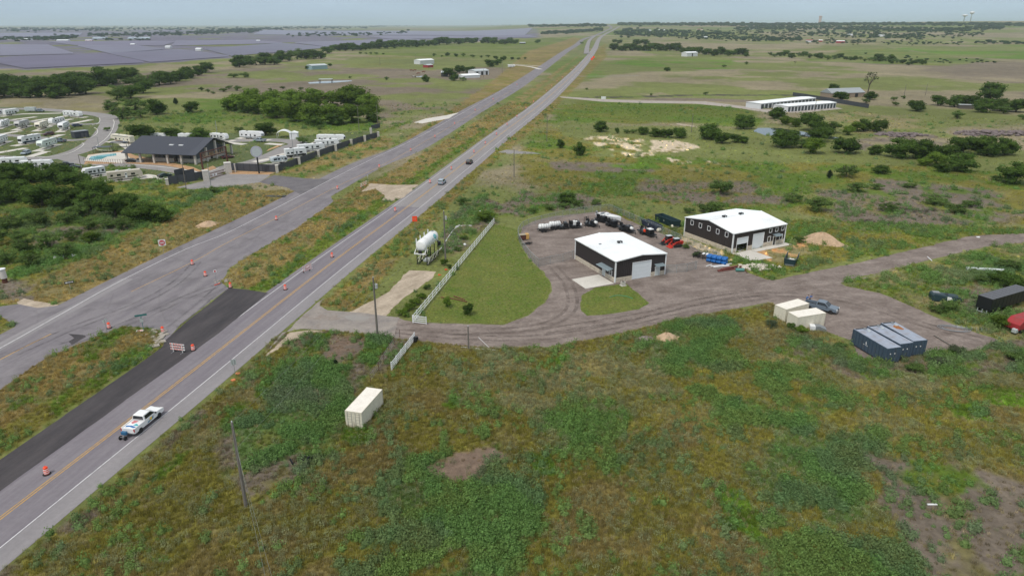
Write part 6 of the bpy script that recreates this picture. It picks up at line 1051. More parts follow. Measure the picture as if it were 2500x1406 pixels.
skid('rear red tracked skid steer parked by the yard fence', G(1632, 595), R(200)); skid('front red tracked skid steer parked by the yard fence', G(1650, 602), R(200))
t = thing('pallet_crate', 'orange brown equipment crate by the curved fence', 'crate', G(1281, 585), .3); MB().box(.2, 1.0, -.6, .6, .2, 1.5).obj('yellow_panel', mat('yellow_tan', (.55, .33, .10), .6), t, bevel=.04); MB().box(-1.4, .2, -.55, .55, .2, 1.3).obj('rusty_body', RUSTB, t, bevel=.05); MB().box(-1.5, .2, -.6, .6, 1.3, 1.42).obj('top_sheet', mat('tan_top', (.35, .30, .22), .7), t)
t = thing('tangled_scrap_metal', 'dark tangled metal implement on the ground by the curved fence', 'scrap', G(1290, 597), .1); [ (lambda b: (b.bar((random.uniform(-1.6, 0), random.uniform(-.8, .8), .1), (random.uniform(0, 1.8), random.uniform(-.8, .8), .4), .1), b.obj('steel_bar', BLACK, t)))(MB()) for _ in range(7)]
# ================================================================ RV PARK
def rv(label, p0, p1, kind='trailer', body=None, accent=None, name=None, h=None, side=1, L=None, group='recreational vehicles in the park', pad=True, stripe=True):
    """p0 rear, p1 front, base line in photo pixels"""
    m_, a, LL = pose(p0, p1); L = L or max(6.5, min(LL, 13)); body = body or WHITE; accent = accent or BLACK; t = thing(name or {'trailer': 'travel_trailer', 'fifth': 'fifth_wheel_trailer', 'motor': 'motorhome', 'air': 'silver_trailer'}[kind], label, 'motorhome' if kind == 'motor' else 'camper trailer', m_, a, group)
    H = h or {'trailer': 3.2, 'fifth': 3.8, 'motor': 3.6, 'air': 2.9}[kind]; W = 1.22; X = L / 2
    if kind == 'fifth': pr = [(-X, .75), (X - 2.4, .75), (X - 2.2, 1.7), (X - .2, 1.75), (X, 2.2), (X - .1, 3.0), (X - .9, H), (-X + .2, H - .25), (-X, H - .4)]
    elif kind == 'trailer': pr = [(-X, .65), (X - .6, .65), (X, 1.1), (X - .05, 2.2), (X - .6, H), (-X + .1, H), (-X, H - .1)]
    elif kind == 'motor': pr = [(-X, .5), (X - .1, .5), (X, 1.0), (X - .08, 2.6), (X - .5, H), (-X + .1, H), (-X, H - .1)]
    else: pr = [(-X + .3, .7), (X - .5, .7), (X, 1.4), (X - .1, 2.2), (X - .8, H), (-X + .8, H), (-X + .1, 2.3), (-X, 1.4)]
    MB().prof(pr, W if kind != 'air' else (lambda x, z: W - (.35 if z > H - .3 else 0))).obj('body', body, t, bevel=.12 if kind != 'air' else .3)
    top = H - (.3 if kind == 'fifth' else 0)
    for x in ((-L * .2, L * .15) if L > 8 else (0,)): MB().box(x - .45, x + .45, -.35, .35, top, top + .3).obj('air_conditioner', WHITE if random.random() < .6 else BLACK, t, bevel=.05)
    wz = 1.65
    for s in (-1, 1):
        for k, x in enumerate(np.linspace(-L * .38, L * .22, 4)):
            if (k + (s > 0)) % 4 == 2: d = MB().box(x - .33, x + .33, min(s * W, s * (W + .03)), max(s * W, s * (W + .03)), .8, 2.55).obj('door', GREYM if body is WHITE else WHITE, t); MB().box(x - .2, x + .2, min(s * W, s * (W + .045)), max(s * W, s * (W + .045)), 1.8, 2.3).obj('door_window', GLASS, d)
            else: ww = .6 if k % 2 else .38; MB().box(x - ww, x + ww, min(s * W, s * (W + .03)), max(s * W, s * (W + .03)), wz, wz + .65).obj('window', GLASS, t)
        if stripe: MB().prof([(-X + .1, .95), (X * .5, .95), (X * .8, 1.5), (X * .4, 1.35), (-X + .1, 1.15)], .015).obj('stripe', accent, t).location = (0, s * (W + .012), 0)
    if kind in ('motor',):
        q = MB(); q.quad((X - .01, -W + .15, 1.5), (X - .01, W - .15, 1.5), (X - .07, W - .15, 2.5), (X - .07, -W + .15, 2.5)); q.v = [(x + .03, y, z) for x, y, z in q.v]; q.obj('windscreen', GLASS, t)
        for s in (-1, 1): MB().prof([(-X + .2, .6), (X - .4, .6), (X - .4, 1.3), (-X + .2, 1.1)], .012).obj('lower_band', accent, t).location = (0, s * (W + .012), 0); [wheel(t, x, s * (W - .12), .48, .48, .3) for x in (-L * .28, L * .33)]
    else:
        for s in (-1, 1):
            for x in (-L * .12, -L * .12 - .9): wheel(t, x, s * (W - .12), .36, .36, .24)
        if kind != 'fifth': b = MB(); b.bar((X - .5, -.7, .5), (X + 1.1, 0, .45), .1); b.bar((X - .5, .7, .5), (X + 1.1, 0, .45), .1); b.obj('hitch', BLACK, t)
        else: q = MB(); q.quad((X + .0, -.8, 1.95), (X + .0, .8, 1.95), (X - .06, .8, 2.8), (X - .06, -.8, 2.8)); q.v = [(x + .03, y, z) for x, y, z in q.v]; q.obj('nose_graphic', accent, t)
    MB().box(-X + .5, X - 1.6, W, W + .14, top - .25, top - .12).obj('awning_roll', GREYM, t)
    if pad:
        d = Vector((math.cos(a), math.sin(a), 0)); n_ = Vector((-d.y, d.x, 0)); c = m_ + d * .5
        sheet_w('trailer_pad', [tuple((c + d * i * (L / 2 + 3) + n_ * j * 2.3)[:2]) for i, j in ((-1, -1), (1, -1), (1, 1), (-1, 1))], .034 + random.random() * .01, PAD)
    return t
GREYB = mat('rv_grey', (.42, .42, .42), .4, var=.03); TANB = mat('rv_tan', (.55, .50, .42), .4, var=.03); NAV = PNAVY
for a_ in (
 ('silver white trailer at the far bend of the park road', (155, 284), (204, 287), 'trailer', WHITE, GREYM), ('black and white fifth wheel at the far left of the park', (12, 284), (46, 280), 'fifth', WHITE, BLACK), ('trailer cut by the left edge in the far row', (-16, 284), (4, 281), 'trailer', WHITE, GREYM),
 ('grey fifth wheel in the second row of the park', (74, 306), (36, 319), 'fifth', GREYB, BLACK), ('cream fifth wheel with a round dark nose graphic', (121, 308), (86, 322), 'fifth', CREAM, BLACK), ('white trailer behind the cream fifth wheel', (155, 300), (124, 306), 'trailer', WHITE, GREYM), ('white fifth wheel with black zigzag nose near the dark shed', (171, 309), (143, 325), 'fifth', WHITE, BLACK),
 ('white trailer at the left edge in the second row', (25, 303), (-8, 316), 'trailer', WHITE, GREYM), ('tall trailer at the left edge in the third row', (14, 347), (-14, 358), 'fifth', WHITE, GREYM), ('long motorhome with teal and navy bands', (98, 346), (50, 354), 'motor', WHITE, NAV),
 ('pale green tinted fifth wheel on the curved lawn', (137, 354), (96, 368), 'fifth', mat('rv_mint', (.62, .70, .66), .4), GREYM), ('long white camper with a rounded nose by the left woodland', (-12, 408), (69, 403), 'trailer', WHITE, NAV), ('white camper just above the left woodland beside two black cars', (54, 414), (132, 411), 'trailer', WHITE, BLACK),
 ('white trailer with small black windows south of the park road', (256, 427), (205, 435), 'trailer', WHITE, BLACK), ('beige trailer with black windows nearest the park gate', (264, 443), (350, 434), 'trailer', TANB, BLACK), ('cream fifth wheel with brown swirls left of the pavilion', (325, 352), (278, 347), 'fifth', CREAM, RUSTB),
 ('trailer mostly hidden behind the pavilion roof', (368, 343), (407, 343), 'trailer', WHITE, GREYM), ('white camper peeking over the pavilion roof', (440, 345), (486, 346), 'fifth', WHITE, GREYM), ('short white camper with black windows right of the pavilion ridge', (518, 342), (556, 344), 'trailer', WHITE, BLACK), ('long white fifth wheel with a silver pickup at its nose', (590, 338), (643, 342), 'fifth', WHITE, GREYM),
 ('white motorhome with dark windows nearest the silver trailer', (697, 386), (748, 381), 'motor', WHITE, BLACK), ('white trailer second along the right park fence', (728, 373), (792, 367), 'trailer', WHITE, GREYM), ('white trailer third along the right park fence', (770, 360), (828, 357), 'trailer', WHITE, GREYM), ('furthest long white fifth wheel along the right park fence', (776, 348), (843, 350), 'fifth', WHITE, BLACK)): rv(a_[0], a_[1], a_[2], a_[3], a_[4], a_[5])
rv('rounded silver trailer behind the right park fence corner', (701, 398), (661, 402), 'air', mat('polished_silver', (.62, .66, .68), .25, .5), GREYM, stripe=False)
def pcar(lb, p0, p1, paint, kind='sedan', cat='car', name='parked_car'):
    m_, a, L = pose(p0, p1); car(name, lb, cat, paint, kind, m_, a)
pcar('grey pickup in front of a box trailer at the far row', (88, 273), (108, 274), PGREY, 'pickup', 'pickup truck'); pcar('navy car parked behind the zigzag fifth wheel', (178, 311), (200, 309), PNAVY, 'suv', 'SUV'); pcar('maroon and grey SUV beside the zigzag fifth wheel', (128, 330), (110, 332), PMAR, 'suv', 'SUV'); pcar('dark grey pickup behind the mint fifth wheel', (157, 348), (137, 347), PGREY, 'pickup', 'pickup truck')
pcar('silver SUV parked on a pad in the park lawn', (76, 374), (52, 381), PSILV, 'suv', 'SUV'); pcar('black pickup beside the camper above the woodland', (144, 409), (178, 406), PBLK, 'pickup', 'pickup truck'); pcar('black sedan parked below the pool fence', (165, 414), (200, 411), PBLK); pcar('dark green sedan parked beside the gate wall', (388, 435), (417, 430), PGRN)
pcar('silver pickup parked beside the long white fifth wheel', (643, 347), (626, 346), PSILV, 'pickup', 'pickup truck'); pcar('dark car under the pavilion eave by the mulch bed', (315, 396), (331, 396), PBLK); pcar('dark car parked at the pavilion beside the arch sign', (548, 388), (565, 386), PMAR)
t = thing('box_trailer', 'grey box trailer in the far row of the park', 'trailer', G(76, 273), R(3)); MB().box(-3, 3, -1.1, 1.1, .5, 2.7).obj('trailer_body', SIGNB, t, bevel=.05); [wheel(t, x, s * 1.0, .35, .35, .24) for x in (-.5, .4) for s in (-1, 1)]
m_, a, L = pose((180, 338), (214, 334)); t = thing('storage_shed', 'dark flat roofed shed on the park lawn', 'shed', m_, a); MB().box(-L / 2, L / 2, -2, 2, 0, 3.0).obj('wall', CHARC, t); MB().box(-L / 2 - .2, L / 2 + .2, -2.2, 2.2, 3.0, 3.15).obj('roof', GREYM, t); [MB().box(-L / 2 + f * L, -L / 2 + f * L + .12, -2.03, -1.9, 0, 3.0).obj('corner_post', BLACK, t) for f in (0, .35, .97)]; [MB().box(x, x + 1.0, -2.04, -2.0, .1, 2.2).obj('door', mat('shed_door', (.09, .09, .11), .5), t) for x in (-.3, 1.2)]
# empty pads on the lawns
for q in (((30, 293), (88, 286)), ((80, 296), (132, 288)), ((128, 299), (176, 291)), ((178, 302), (222, 293)), ((52, 279), (150, 277)), ((5, 328), (50, 320)), ((60, 332), (98, 326)), ((130, 335), (152, 329)), ((-30, 378), (64, 362)), ((70, 384), (115, 370)), ((300, 352), (318, 364)), ((540, 348), (598, 353)), ((650, 351), (690, 354)), ((662, 386), (700, 375)), ((620, 396), (660, 388)), ((350, 428), (400, 436)), ((215, 425), (150, 428)), ((712, 372), (750, 366))):
    a, b = G(*q[0]), G(*q[1]); d = (b - a).normalized(); n_ = Vector((-d.y, d.x, 0)) * 1.9; sheet_w('trailer_pad', [tuple(v[:2]) for v in (a - n_, b - n_, b + n_, a + n_)], .046 + random.random() * .01, PAD)
KERB = mat('white_kerb', (.58, .57, .54), .8)
for pp in ([(243, 289), (244, 296), (238, 303), (225, 306)], [(230, 312), (238, 318), (236, 328), (222, 337)], [(200, 350), (205, 353), (195, 362), (170, 375), (130, 383), (90, 383)], [(276, 293), (279, 300), (274, 318), (262, 336), (243, 352), (234, 360), (240, 366), (262, 368), (310, 368)], [(330, 403), (400, 409), (470, 418), (488, 424), (510, 421), (535, 411)]):
    L_ = smooth_line(gv(pp), 5); b = MB(); [b.bar(p + Vector((0, 0, .07)), q + Vector((0, 0, .07)), .35, .14) for p, q in zip(L_, L_[1:])]; b.obj('kerb', KERB, kind='structure')
# pavilion
A_, B_, C_ = G(312, 396), G(473, 404), G(561, 374); u = (B_ - A_); v = (C_ - B_); W = u.length; D = v.length; a = math.atan2(u.y, u.x); v2 = (math.atan2(v.y, v.x) - PI / 2 + a) / 2; D = min(D, 24); print('pav', W, D, math.degrees(a), math.degrees(math.atan2(v.y, v.x)))
t = thing('pavilion', 'club house with a dark blue grey metal roof and stone columns', 'building', A_, v2)
eh = hgt(B_, 381); ah = hgt(B_ + v * .5, 341); print('eave', eh, 'ridge', ah); eh = 3.6; ah = 8.2
for k_, c in enumerate(([(-1.2, -1.2), (W + 1.2, -1.2), (W + 1.2, D / 2), (-1.2, D / 2)], [(-1.2, D / 2), (W + 1.2, D / 2), (W + 1.2, D + 1.2), (-1.2, D + 1.2)])):
    z = lambda y: eh + (ah - eh) * (1 - abs(y - D / 2) / (D / 2 + 1.2)); m = MB(); m.add([(x, y, z(y)) for x, y in c] + [(x, y, z(y) + .18) for x, y in c], [(3, 2, 1, 0), (4, 5, 6, 7), (0, 1, 5, 4), (1, 2, 6, 5), (2, 3, 7, 6), (3, 0, 4, 7)])
    for i in range(1, int(W / .9)): m.bar((-1.2 + i * .9, c[0][1], z(c[0][1]) + .2), (-1.2 + i * .9, c[2][1], z(c[2][1]) + .2), .05, .06)
    m.obj('roof_slope', CHARC, t)
MB().box(W * .52, W * .58, D * .22, D * .27, eh + 2.2, eh + 2.75).obj('skylight', WHITE, t); MB().box(W * .66, W * .72, D * .22, D * .27, eh + 2.2, eh + 2.75).obj('skylight', WHITE, t)
DW = mat('slate_siding', (.075, .088, .105), .6)
MB().box(W * .30, W - 1.2, D * .12, D * .88, 1.5, eh + .6).obj('siding_wall', DW, t); MB().box(W * .30 - .06, W - 1.12, D * .12 - .06, D * .88 + .06, 0, 1.5).obj('stone_base', PILST, t)
g = MB(); g.add([(W - 1.22, D * .12, eh + .5), (W - 1.22, D * .88, eh + .5), (W - 1.22, D * .5, ah - .5), (W * .3, D * .12, eh + .5), (W * .3, D * .88, eh + .5), (W * .3, D * .5, ah - .5)], [(0, 1, 2), (5, 4, 3), (0, 2, 5, 3), (1, 4, 5, 2), (0, 3, 4, 1)]); g.obj('gable_wall', DW, t)
for f in np.linspace(0, 1, 6): MB().box(f * W - .35, f * W + .35, -.35, .35, 0, eh).obj('stone_column', PILST, t)
for f, hh in ((.28, 5.4), (.55, 7.2), (.8, 5.4), (1, 3.7)): MB().box(W + .1, W + .8, f * D - .35, f * D + .35, 0, hh).obj('stone_column', PILST, t)
for f in (.36, .47, .62, .86): MB().box(f * W, f * W + 1.6, D * .12 - .1, D * .12 - .02, .2 if f == .62 else 1.6, 2.9).obj('window' if f != .62 else 'glass_door', GLASS, t)
for f in (.2, .36, .62, .76): MB().box(W - 1.21, W - 1.14, f * D, f * D + 1.3, 2.0, 3.4).obj('window', GLASS, t); MB().box(W - 1.2, W - 1.12, f * D + .2, f * D + 1.1, 4.2, 5.2).obj('window', GLASS, t)
MB().box(W - 1.2, W - 1.1, D * .48, D * .54, .1, 2.6).obj('door', BLACK, t); MB().box(W * .1, W * .22, -.2, .8, 0, .95).obj('outdoor_kitchen', GREYM, t); MB().box(W * .14, W * .2, 0, .7, .95, 1.5).obj('grill', BLACK, t)
# pool fence, umbrellas, dark ramps
t = thing('pool_fence', 'thin bronze pool fence in front of the terrace', 'fence', G(206, 396)); pts = [G(*q) - G(206, 396) for q in ((206, 396), (235, 399), (265, 399), (300, 400), (312, 398))]
for p, q in zip(pts, pts[1:]):
    n_ = 6
    for i in range(n_): z = p.lerp(q, i / n_); MB().bar(z, z + Vector((0, 0, 1.6)), .08).obj('picket', RUSTB, t)
    MB().bar(p + Vector((0, 0, 1.6)), q + Vector((0, 0, 1.6)), .06).obj('rail', RUSTB, t)
for q, lb in (((252, 372), 'left dark flat shade panel beside the pool'), ((293, 360), 'right dark flat shade panel above the pool')): o = MB().box(-3.4, 3.4, -1.7, 1.7, 2.2, 2.3); t = thing('shade_canopy', lb, 'canopy', G(*q), R(12)); o.obj('canopy_panel', CHARC, t); [MB().bar((x, y, 0), (x, y, 2.2), .12).obj('leg', BLACK, t) for x in (-3.2, 3.2) for y in (-1.5, 1.5)]
# entrance: arch sign, round sign, gate, walls
a0, a1 = G(496, 417), G(556, 398); d = a1 - a0; hA = hgt(a0, 391); t = thing('entrance_arch', 'rusty steel entrance arch with cut out letter shapes', 'arch sign', a0, math.atan2(d.y, d.x)); L = d.length; hA = 6.4; print('arch', L, hA)
for x in (0, L): MB().box(x - .25, x + .25, -.2, .2, 0, hA).obj('post', RUSTB, t)
MB().bar((0, 0, hA - .1), (L, 0, hA - .1), .3, .3).obj('top_beam', RUSTB, t); MB().bar((0, 0, hA - 2.1), (L, 0, hA - 2.1), .3, .3).obj('lower_beam', RUSTB, t)
rs = random.Random(3); x = 1.2
while x < L - 1.2:
    k = rs.choice('IHUNL'); b = MB(); wd = .8; z0, z1 = hA - 1.85, hA - .45
    b.box(x, x + .16, -.06, .06, z0, z1)
    if k != 'I': b.box(x + wd - .16, x + wd, -.06, .06, z0, z1 if k != 'L' else z0 + .3)
    if k == 'H': b.box(x + .16, x + wd - .16, -.06, .06, z0 + .6, z0 + .78)
    if k in 'UL': b.box(x + .16, x + wd - .16, -.06, .06, z0, z0 + .18)
    if k == 'N': b.bar((x + .1, 0, z1), (x + wd - .1, 0, z0), .14, .14)
    b.obj('cut_out_shape', mat('arch_gold', (.25, .16, .08), .6), t); x += 1.25
b0 = G(633, 424); t = thing('round_sign', 'round grey sign disc on a tall black post at the park entrance', 'sign', b0, math.atan2(-b0.x, b0.y)); hS = hgt(b0, 384)
MB().bar((0, 0, 0), (0, 0, hS), .55).obj('post', BLACK, t); s = MB(); s.lathe([(.02, -.2), (2.0, -.2), (2.0, .2), (.02, .2)], 28); s.v = [(x, -z, hS + 1.9 + y) for x, y, z in s.v]; s.obj('sign_disc', mat('sign_lilac_grey', (.42, .42, .50), .5), t); s = MB(); s.lathe([(1.45, -.02), (1.6, -.02), (1.6, .02), (1.45, .02)], 28); s.v = [(x, -.21 - z, hS + 1.9 + y) for x, y, z in s.v]; s.obj('inner_ring', SIGNB, t)
def pillar(q, lb, w=.9, h=2.6): o = MB().box(-w / 2, w / 2, -w / 2, w / 2, 0, h); t = thing('stone_pillar', lb, 'pillar', G(*q), .5, 'stone pillars of the park fence'); o.obj('shaft', PILST, t); MB().box(-w / 2 - .08, w / 2 + .08, -w / 2 - .08, w / 2 + .08, h, h + .14).obj('cap', mat('pillar_cap', (.6, .58, .55), .8), t)
def panel_fence(lb, pts, h=2.4, m=DFENCE):
    P = [G(*q) for q in pts]; t = thing('panel_fence', lb, 'fence', P[0])
    for p, q in zip(P, P[1:]):
        n_ = max(1, int((q - p).length / 2.4))
        for i in range(n_): a = p.lerp(q, i / n_) - P[0]; b = p.lerp(q, (i + .985) / n_) - P[0]; m_ = MB(); m_.bar(a + Vector((0, 0, h / 2 + .1)), b + Vector((0, 0, h / 2 + .1)), .06, h); m_.obj('panel', m, t); MB().bar(b, b + Vector((0, 0, h + .15)), .12).obj('post', BLACK, t)
fp = [(676, 421), (730, 401), (777, 383), (819, 368), (857, 355), (890, 345), (923, 336)]
panel_fence('long dark panel fence on the right side of the park', fp); panel_fence('dark panel fence behind the round sign', [(566, 417), (673, 421)], 2.7); panel_fence('dark panel fence turning back at the far park corner', [(907, 318), (928, 312)], 2.2)
for i, q in enumerate(fp): pillar((q[0] + 1, q[1] + 1), f'pale stone pillar on the right park fence, {ordn(i)} from the round sign')
pillar((504, 441), 'wide stone gate pillar left of the entrance gate', 1.8, 3.4); pillar((558, 422), 'wide stone gate pillar right of the entrance gate', 2.2, 3.6); pillar((575, 421), 'slim green grey pillar beside the right gate pillar', .4, 2.9); pillar((409, 452), 'pale stone pillar at the left end of the park wall', .9, 2.0); pillar((906, 327), 'pale stone pillar at the far back corner of the park')
panel_fence('dark wall fence left of the entrance gate', [(413, 452), (458, 446), (498, 438)], 2.8); panel_fence('inner dark wall behind the gate wall', [(428, 437), (452, 431)], 3.0); panel_fence('second inner dark wall beside the gate', [(452, 434), (476, 429)], 2.4)
g0, g1 = G(507, 439), G(552, 426); d = g1 - g0; t = thing('entrance_gate', 'bronze sliding entrance gate with two white plates', 'gate', g0, math.atan2(d.y, d.x)); L = d.length
for z in (.2, .9, 1.9): MB().bar((0, 0, z), (L, 0, z), .12, .16).obj('gate_rail', RUSTB, t)
for i in range(int(L / .6)): MB().bar((i * .6, 0, .2), (i * .6, 0, 1.9), .09).obj('gate_bar', RUSTB, t)
[MB().box(x, x + .8, -.1, -.06, .7, 1.5).obj('white_plate', REFL, t) for x in (L * .27, L * .42)]
# carport and white shed near right
t = thing('carport', 'white arched carport at the edge of the park', 'carport', G(694, 335), .2); b = MB(); pr = [(-3 + 6 * i / 8, 2.2 + 1.1 * math.sin(PI * i / 8)) for i in range(9)]; b.add([(x, y, z) for y in (-3, 3) for x, z in pr], [(i, i + 1, 10 + i, 9 + i) for i in range(8)]); b.obj('roof', WHITE, t); [MB().bar((x, y, 0), (x, y, 2.3), .12).obj('leg', WHITE, t) for x in (-2.9, 2.9) for y in (-2.9, 2.9)]
t = thing('white_shed', 'small square white shed beside the carport', 'shed', G(719, 340), .1); MB().box(-1.8, 1.8, -1.5, 1.5, 0, 3).obj('wall', WHITE, t); MB().prof([(-2, 3), (2, 3), (0, 3.7)], 1.7).obj('roof', ROOFW, t)

# ================================================================ FARM BUILDINGS FAR OFF
def barn(label, p0, p1, wpx, h, m, mr, doors=0, name='farm_shed', rise=.25, cat='shed', L=None, side_rows=0):
    """p0-p1: near long wall base; depth in metres"""
    a, b = G(*p0), G(*p1); d = b - a; L = L or math.hypot(d.x, d.y); t = thing(name, label, cat, (a.x, a.y, min(a.z, b.z)), math.atan2(d.y, d.x)); D = min(wpx, 12); rz = D * rise / 2
    MB().box(0, L, 0, D, -1 if a.z > 1 else 0, h).obj('wall', m, t)
    r = MB(); r.add([(-.3, -.3, h), (L + .3, -.3, h), (L + .3, D / 2, h + rz), (-.3, D / 2, h + rz), (-.3, D + .3, h), (L + .3, D + .3, h)], [(0, 1, 2, 3), (3, 2, 5, 4), (0, 3, 4), (1, 5, 2), (0, 4, 5, 1)]); r.obj('roof', mr, t)
    for i in range(doors): x = L * (i + .5) / doors; w = min(1.35, L / doors * .33); MB().box(x - w, x + w, -.06, .0, .05, h * .82).obj('door', BLACK if not side_rows else mat('unit_door', (.05, .06, .07), .5), t)
    return t
WSH = mat('weathered_white_wall', (.62, .64, .66), .6)
barn('front long white storage unit block with many dark doors', (1922, 274), (2040, 264), 11, 3.4, WSH, ROOFW, 15, rise=.08, cat='storage units', name='storage_units', side_rows=1); barn('rear long white storage unit block with many dark doors', (1856, 267), (1990, 252), 11, 3.4, WSH, ROOFW, 15, rise=.08, cat='storage units', name='storage_units', side_rows=1)
panel_fence('long dark screen fence behind the storage units', [(1935, 235), (1970, 240), (2060, 255), (2120, 265)], 2.6); barn('low tan house with a grey roof among trees on the right', (2030, 240), (2110, 237), 14, 3.2, mat('tan_brick', (.28, .22, .17), .8), mat('grey_shingle', (.30, .33, .35), .8), 2, 'farmhouse', .5, 'house')
barn('dark open pole shed in the thicket on the right', (2342, 266), (2376, 267), 6, 2.4, mat('old_wood', (.1, .09, .08), .9), SIGNB, 0, rise=.1)
for a_ in (('big white barn with a dark doorway below the far treeline', (1677, 139), (1703, 138), 30, 6, WSH, ROOFW, 1), ('white mobile house left of the far barn', (1574, 131), (1588, 130), 14, 4, WSH, SIGNB, 0), ('blue grey metal shed with an arched look in the left pasture', (762, 171), (800, 169), 14, 4.5, mat('blue_grey_sheet', (.26, .38, .42), .5), SIGNB, 0), ('flat white roof barn above the cattle', (1026, 158), (1060, 156), 24, 5, WSH, ROOFW, 0), ('small red shed beside the flat white barn', (1045, 166), (1058, 165), 8, 3, DKRED, SIGNB, 0),
            ('pale grey farm shed complex near the road, main building', (1160, 185), (1194, 183), 20, 4.5, WSH, SIGNB, 3), ('low white farm shed left of the main farm building', (1131, 192), (1172, 190), 10, 2.6, WSH, ROOFW, 0), ('dark open shed left of the farm trees', (1077, 188), (1092, 188), 12, 4, mat('dark_shed', (.05, .05, .055), .8), SIGNB, 0), ('white hay barn near the upper treeline', (1112, 104), (1130, 103), 22, 5, WSH, ROOFW, 1), ('small white house near the upper treeline', (1144, 104), (1156, 104), 16, 4, WSH, SIGNB, 0), ('white pointed house at the right of the upper treeline', (1219, 105), (1226, 105), 14, 6, WSH, SIGNB, 0), ('small dark farm shed right of the upper treeline', (1268, 108), (1282, 108), 14, 3, mat('dark_shed', (.05, .05, .055), .8), SIGNB, 0),
            ('white shed cluster at the left of the solar field, first', (10, 97), (26, 97), 20, 4, WSH, ROOFW, 0), ('white shed cluster at the left of the solar field, second', (57, 99), (72, 99), 20, 4, WSH, ROOFW, 0), ('long white building behind the solar field', (138, 102), (166, 102), 20, 4, WSH, ROOFW, 0), ('red and white building at the solar field edge', (208, 103), (224, 103), 20, 4, DKRED, ROOFW, 0), ('substation hut in the solar field, leftmost of three', (318, 113), (328, 113), 20, 4, WSH, ROOFW, 0), ('substation hut in the solar field, middle of three', (403, 119), (415, 119), 20, 4, WSH, ROOFW, 0), ('substation hut in the solar field, rightmost of three', (477, 125), (490, 125), 18, 4, WSH, ROOFW, 0), ('small white hut right of the solar field centre', (626, 103), (634, 103), 20, 4, WSH, ROOFW, 0),
            ('long red barn with a white roof on the far right', (2042, 106), (2062, 106), 30, 5, DKRED, ROOFW, 0), ('small red roofed barn left of the long red barn', (1968, 104), (1984, 104), 22, 5, WSH, DKRED, 0), ('white barn among far scrub on the right', (2146, 91), (2160, 91), 25, 5, WSH, ROOFW, 0), ('left small red barn on the far right road', (1999, 103), (2008, 103), 20, 4, DKRED, ROOFW, 0), ('white far farmhouse left of the scrub barn', (2070, 88), (2082, 88), 25, 4, WSH, ROOFW, 0), ('white farm building in far woodland, left', (1580, 77), (1588, 77), 30, 5, WSH, ROOFW, 0), ('white farm building in far woodland, right', (1608, 76), (1622, 76), 30, 5, WSH, ROOFW, 0), ('white house past the far highway junction', (1718, 95), (1726, 95), 25, 5, WSH, ROOFW, 0), ('tan house in the distant right woodland', (1704, 75), (1716, 75), 30, 5, CREAM, DKRED, 0), ('pale building in the distant right woodland', (1822, 73), (1840, 73), 30, 6, WSH, ROOFW, 0)):
    barn(*a_[:7], doors=a_[7])
rv('white camper parked by the farm near the road', (1240, 166), (1258, 166), 'fifth', WHITE, GREYM, pad=False, group=None)
t = thing('field_shelter', 'small open shelter standing beside the long pale pond', 'shelter', G(796, 203), .05); MB().box(-6, 6, -3, 3, 3.2, 3.5).obj('roof', SIGNB, t); [MB().bar((x, y, 0), (x, y, 3.3), .4).obj('leg', BLACK, t) for x in (-5.5, 5.5) for y in (-2.5, 2.5)]
# water towers on the ridge
def wtower(lb, q, kind, h, r):
    b = G(*q); t = thing('water_tower', lb, 'water tower', b)
    if kind == 'col': MB().lathe([(r * .8, 0), (r * .8, h * .8), (r, h * .86), (r, h * .98), (r * .5, h)], 20).obj('column_tank', mat('pinkish_tower', (.55, .42, .40), .6), t)
    else: MB().lathe([(r * .18, 0), (r * .13, h * .7), (r * .9, h * .84), (r, h * .9), (r * .8, h * .97), (.1, h)], 20).obj('bulb_tank', WHITE, t, smooth=True)
wtower('pinkish column water tower on the far ridge', (2001, 58), 'col', 52, 12); wtower('left white bulb water tower on the far right ridge', (2352, 57), 'bulb', 46, 15); wtower('right white bulb water tower on the far right ridge', (2368, 57), 'bulb', 62, 13)
# cattle
def cow(lb, q, rz, m):
    pts = [(-.9, 0, 1.15, .30, .33), (0, 0, 1.1, .34, .38), (.8, 0, 1.2, .30, .32), (1.15, 0, 1.3, .18), (1.5, 0, 1.2, .15), (1.85, 0, .95, .09), (-.85, .22, .75, .13), (-.95, .22, .4, .07), (-.85, .22, .05, .06), (-.85, -.22, .75, .13), (-.95, -.22, .4, .07), (-.85, -.22, .05, .06), (.8, .22, .7, .11), (.82, .22, .38, .06), (.8, .22, .05, .06), (.8, -.22, .7, .11), (.82, -.22, .38, .06), (.8, -.22, .05, .06), (-1.2, 0, 1.1, .05), (-1.28, 0, .6, .03), (1.45, .2, 1.3, .04), (1.45, -.2, 1.3, .04)]
    ed = [(0, 1), (1, 2), (2, 3), (3, 4), (4, 5), (0, 6), (6, 7), (7, 8), (0, 9), (9, 10), (10, 11), (2, 12), (12, 13), (13, 14), (2, 15), (15, 16), (16, 17), (0, 18), (18, 19), (4, 20), (4, 21)]
    me = COW.get('m') or skin('cow_body', pts, ed, None, None, 0, '', ''); COW['m'] = me; me2 = me.copy(); me2.materials.append(m); o = bpy.data.objects.new('cow', me2); C.objects.link(o); o.location = G(*q); o.rotation_euler = (0, 0, rz); o.scale = (1.5,) * 3; tag(o, lb, 'cow', 'cattle grazing in the pasture')
COW = {}
COWB = mat('cow_brown', (.16, .06, .03), .9); COWP = mat('cow_black_white', (.05, .05, .05), .9, dirt=((.7, .68, .65), .7, .5, .55))
cow('black and white cow nearest in the brown pasture', (1011, 191), 2.8, COWP); cow('brown cow just right of the black and white cow', (1021, 183), .2, COWB); cow('rightmost brown cow in the pasture', (1034, 179), .1, COWB); cow('leftmost brown cow in the far cattle group', (1005, 175), 3.0, COWB); cow('second brown cow of the far cattle group', (1012, 175), .3, COWB)

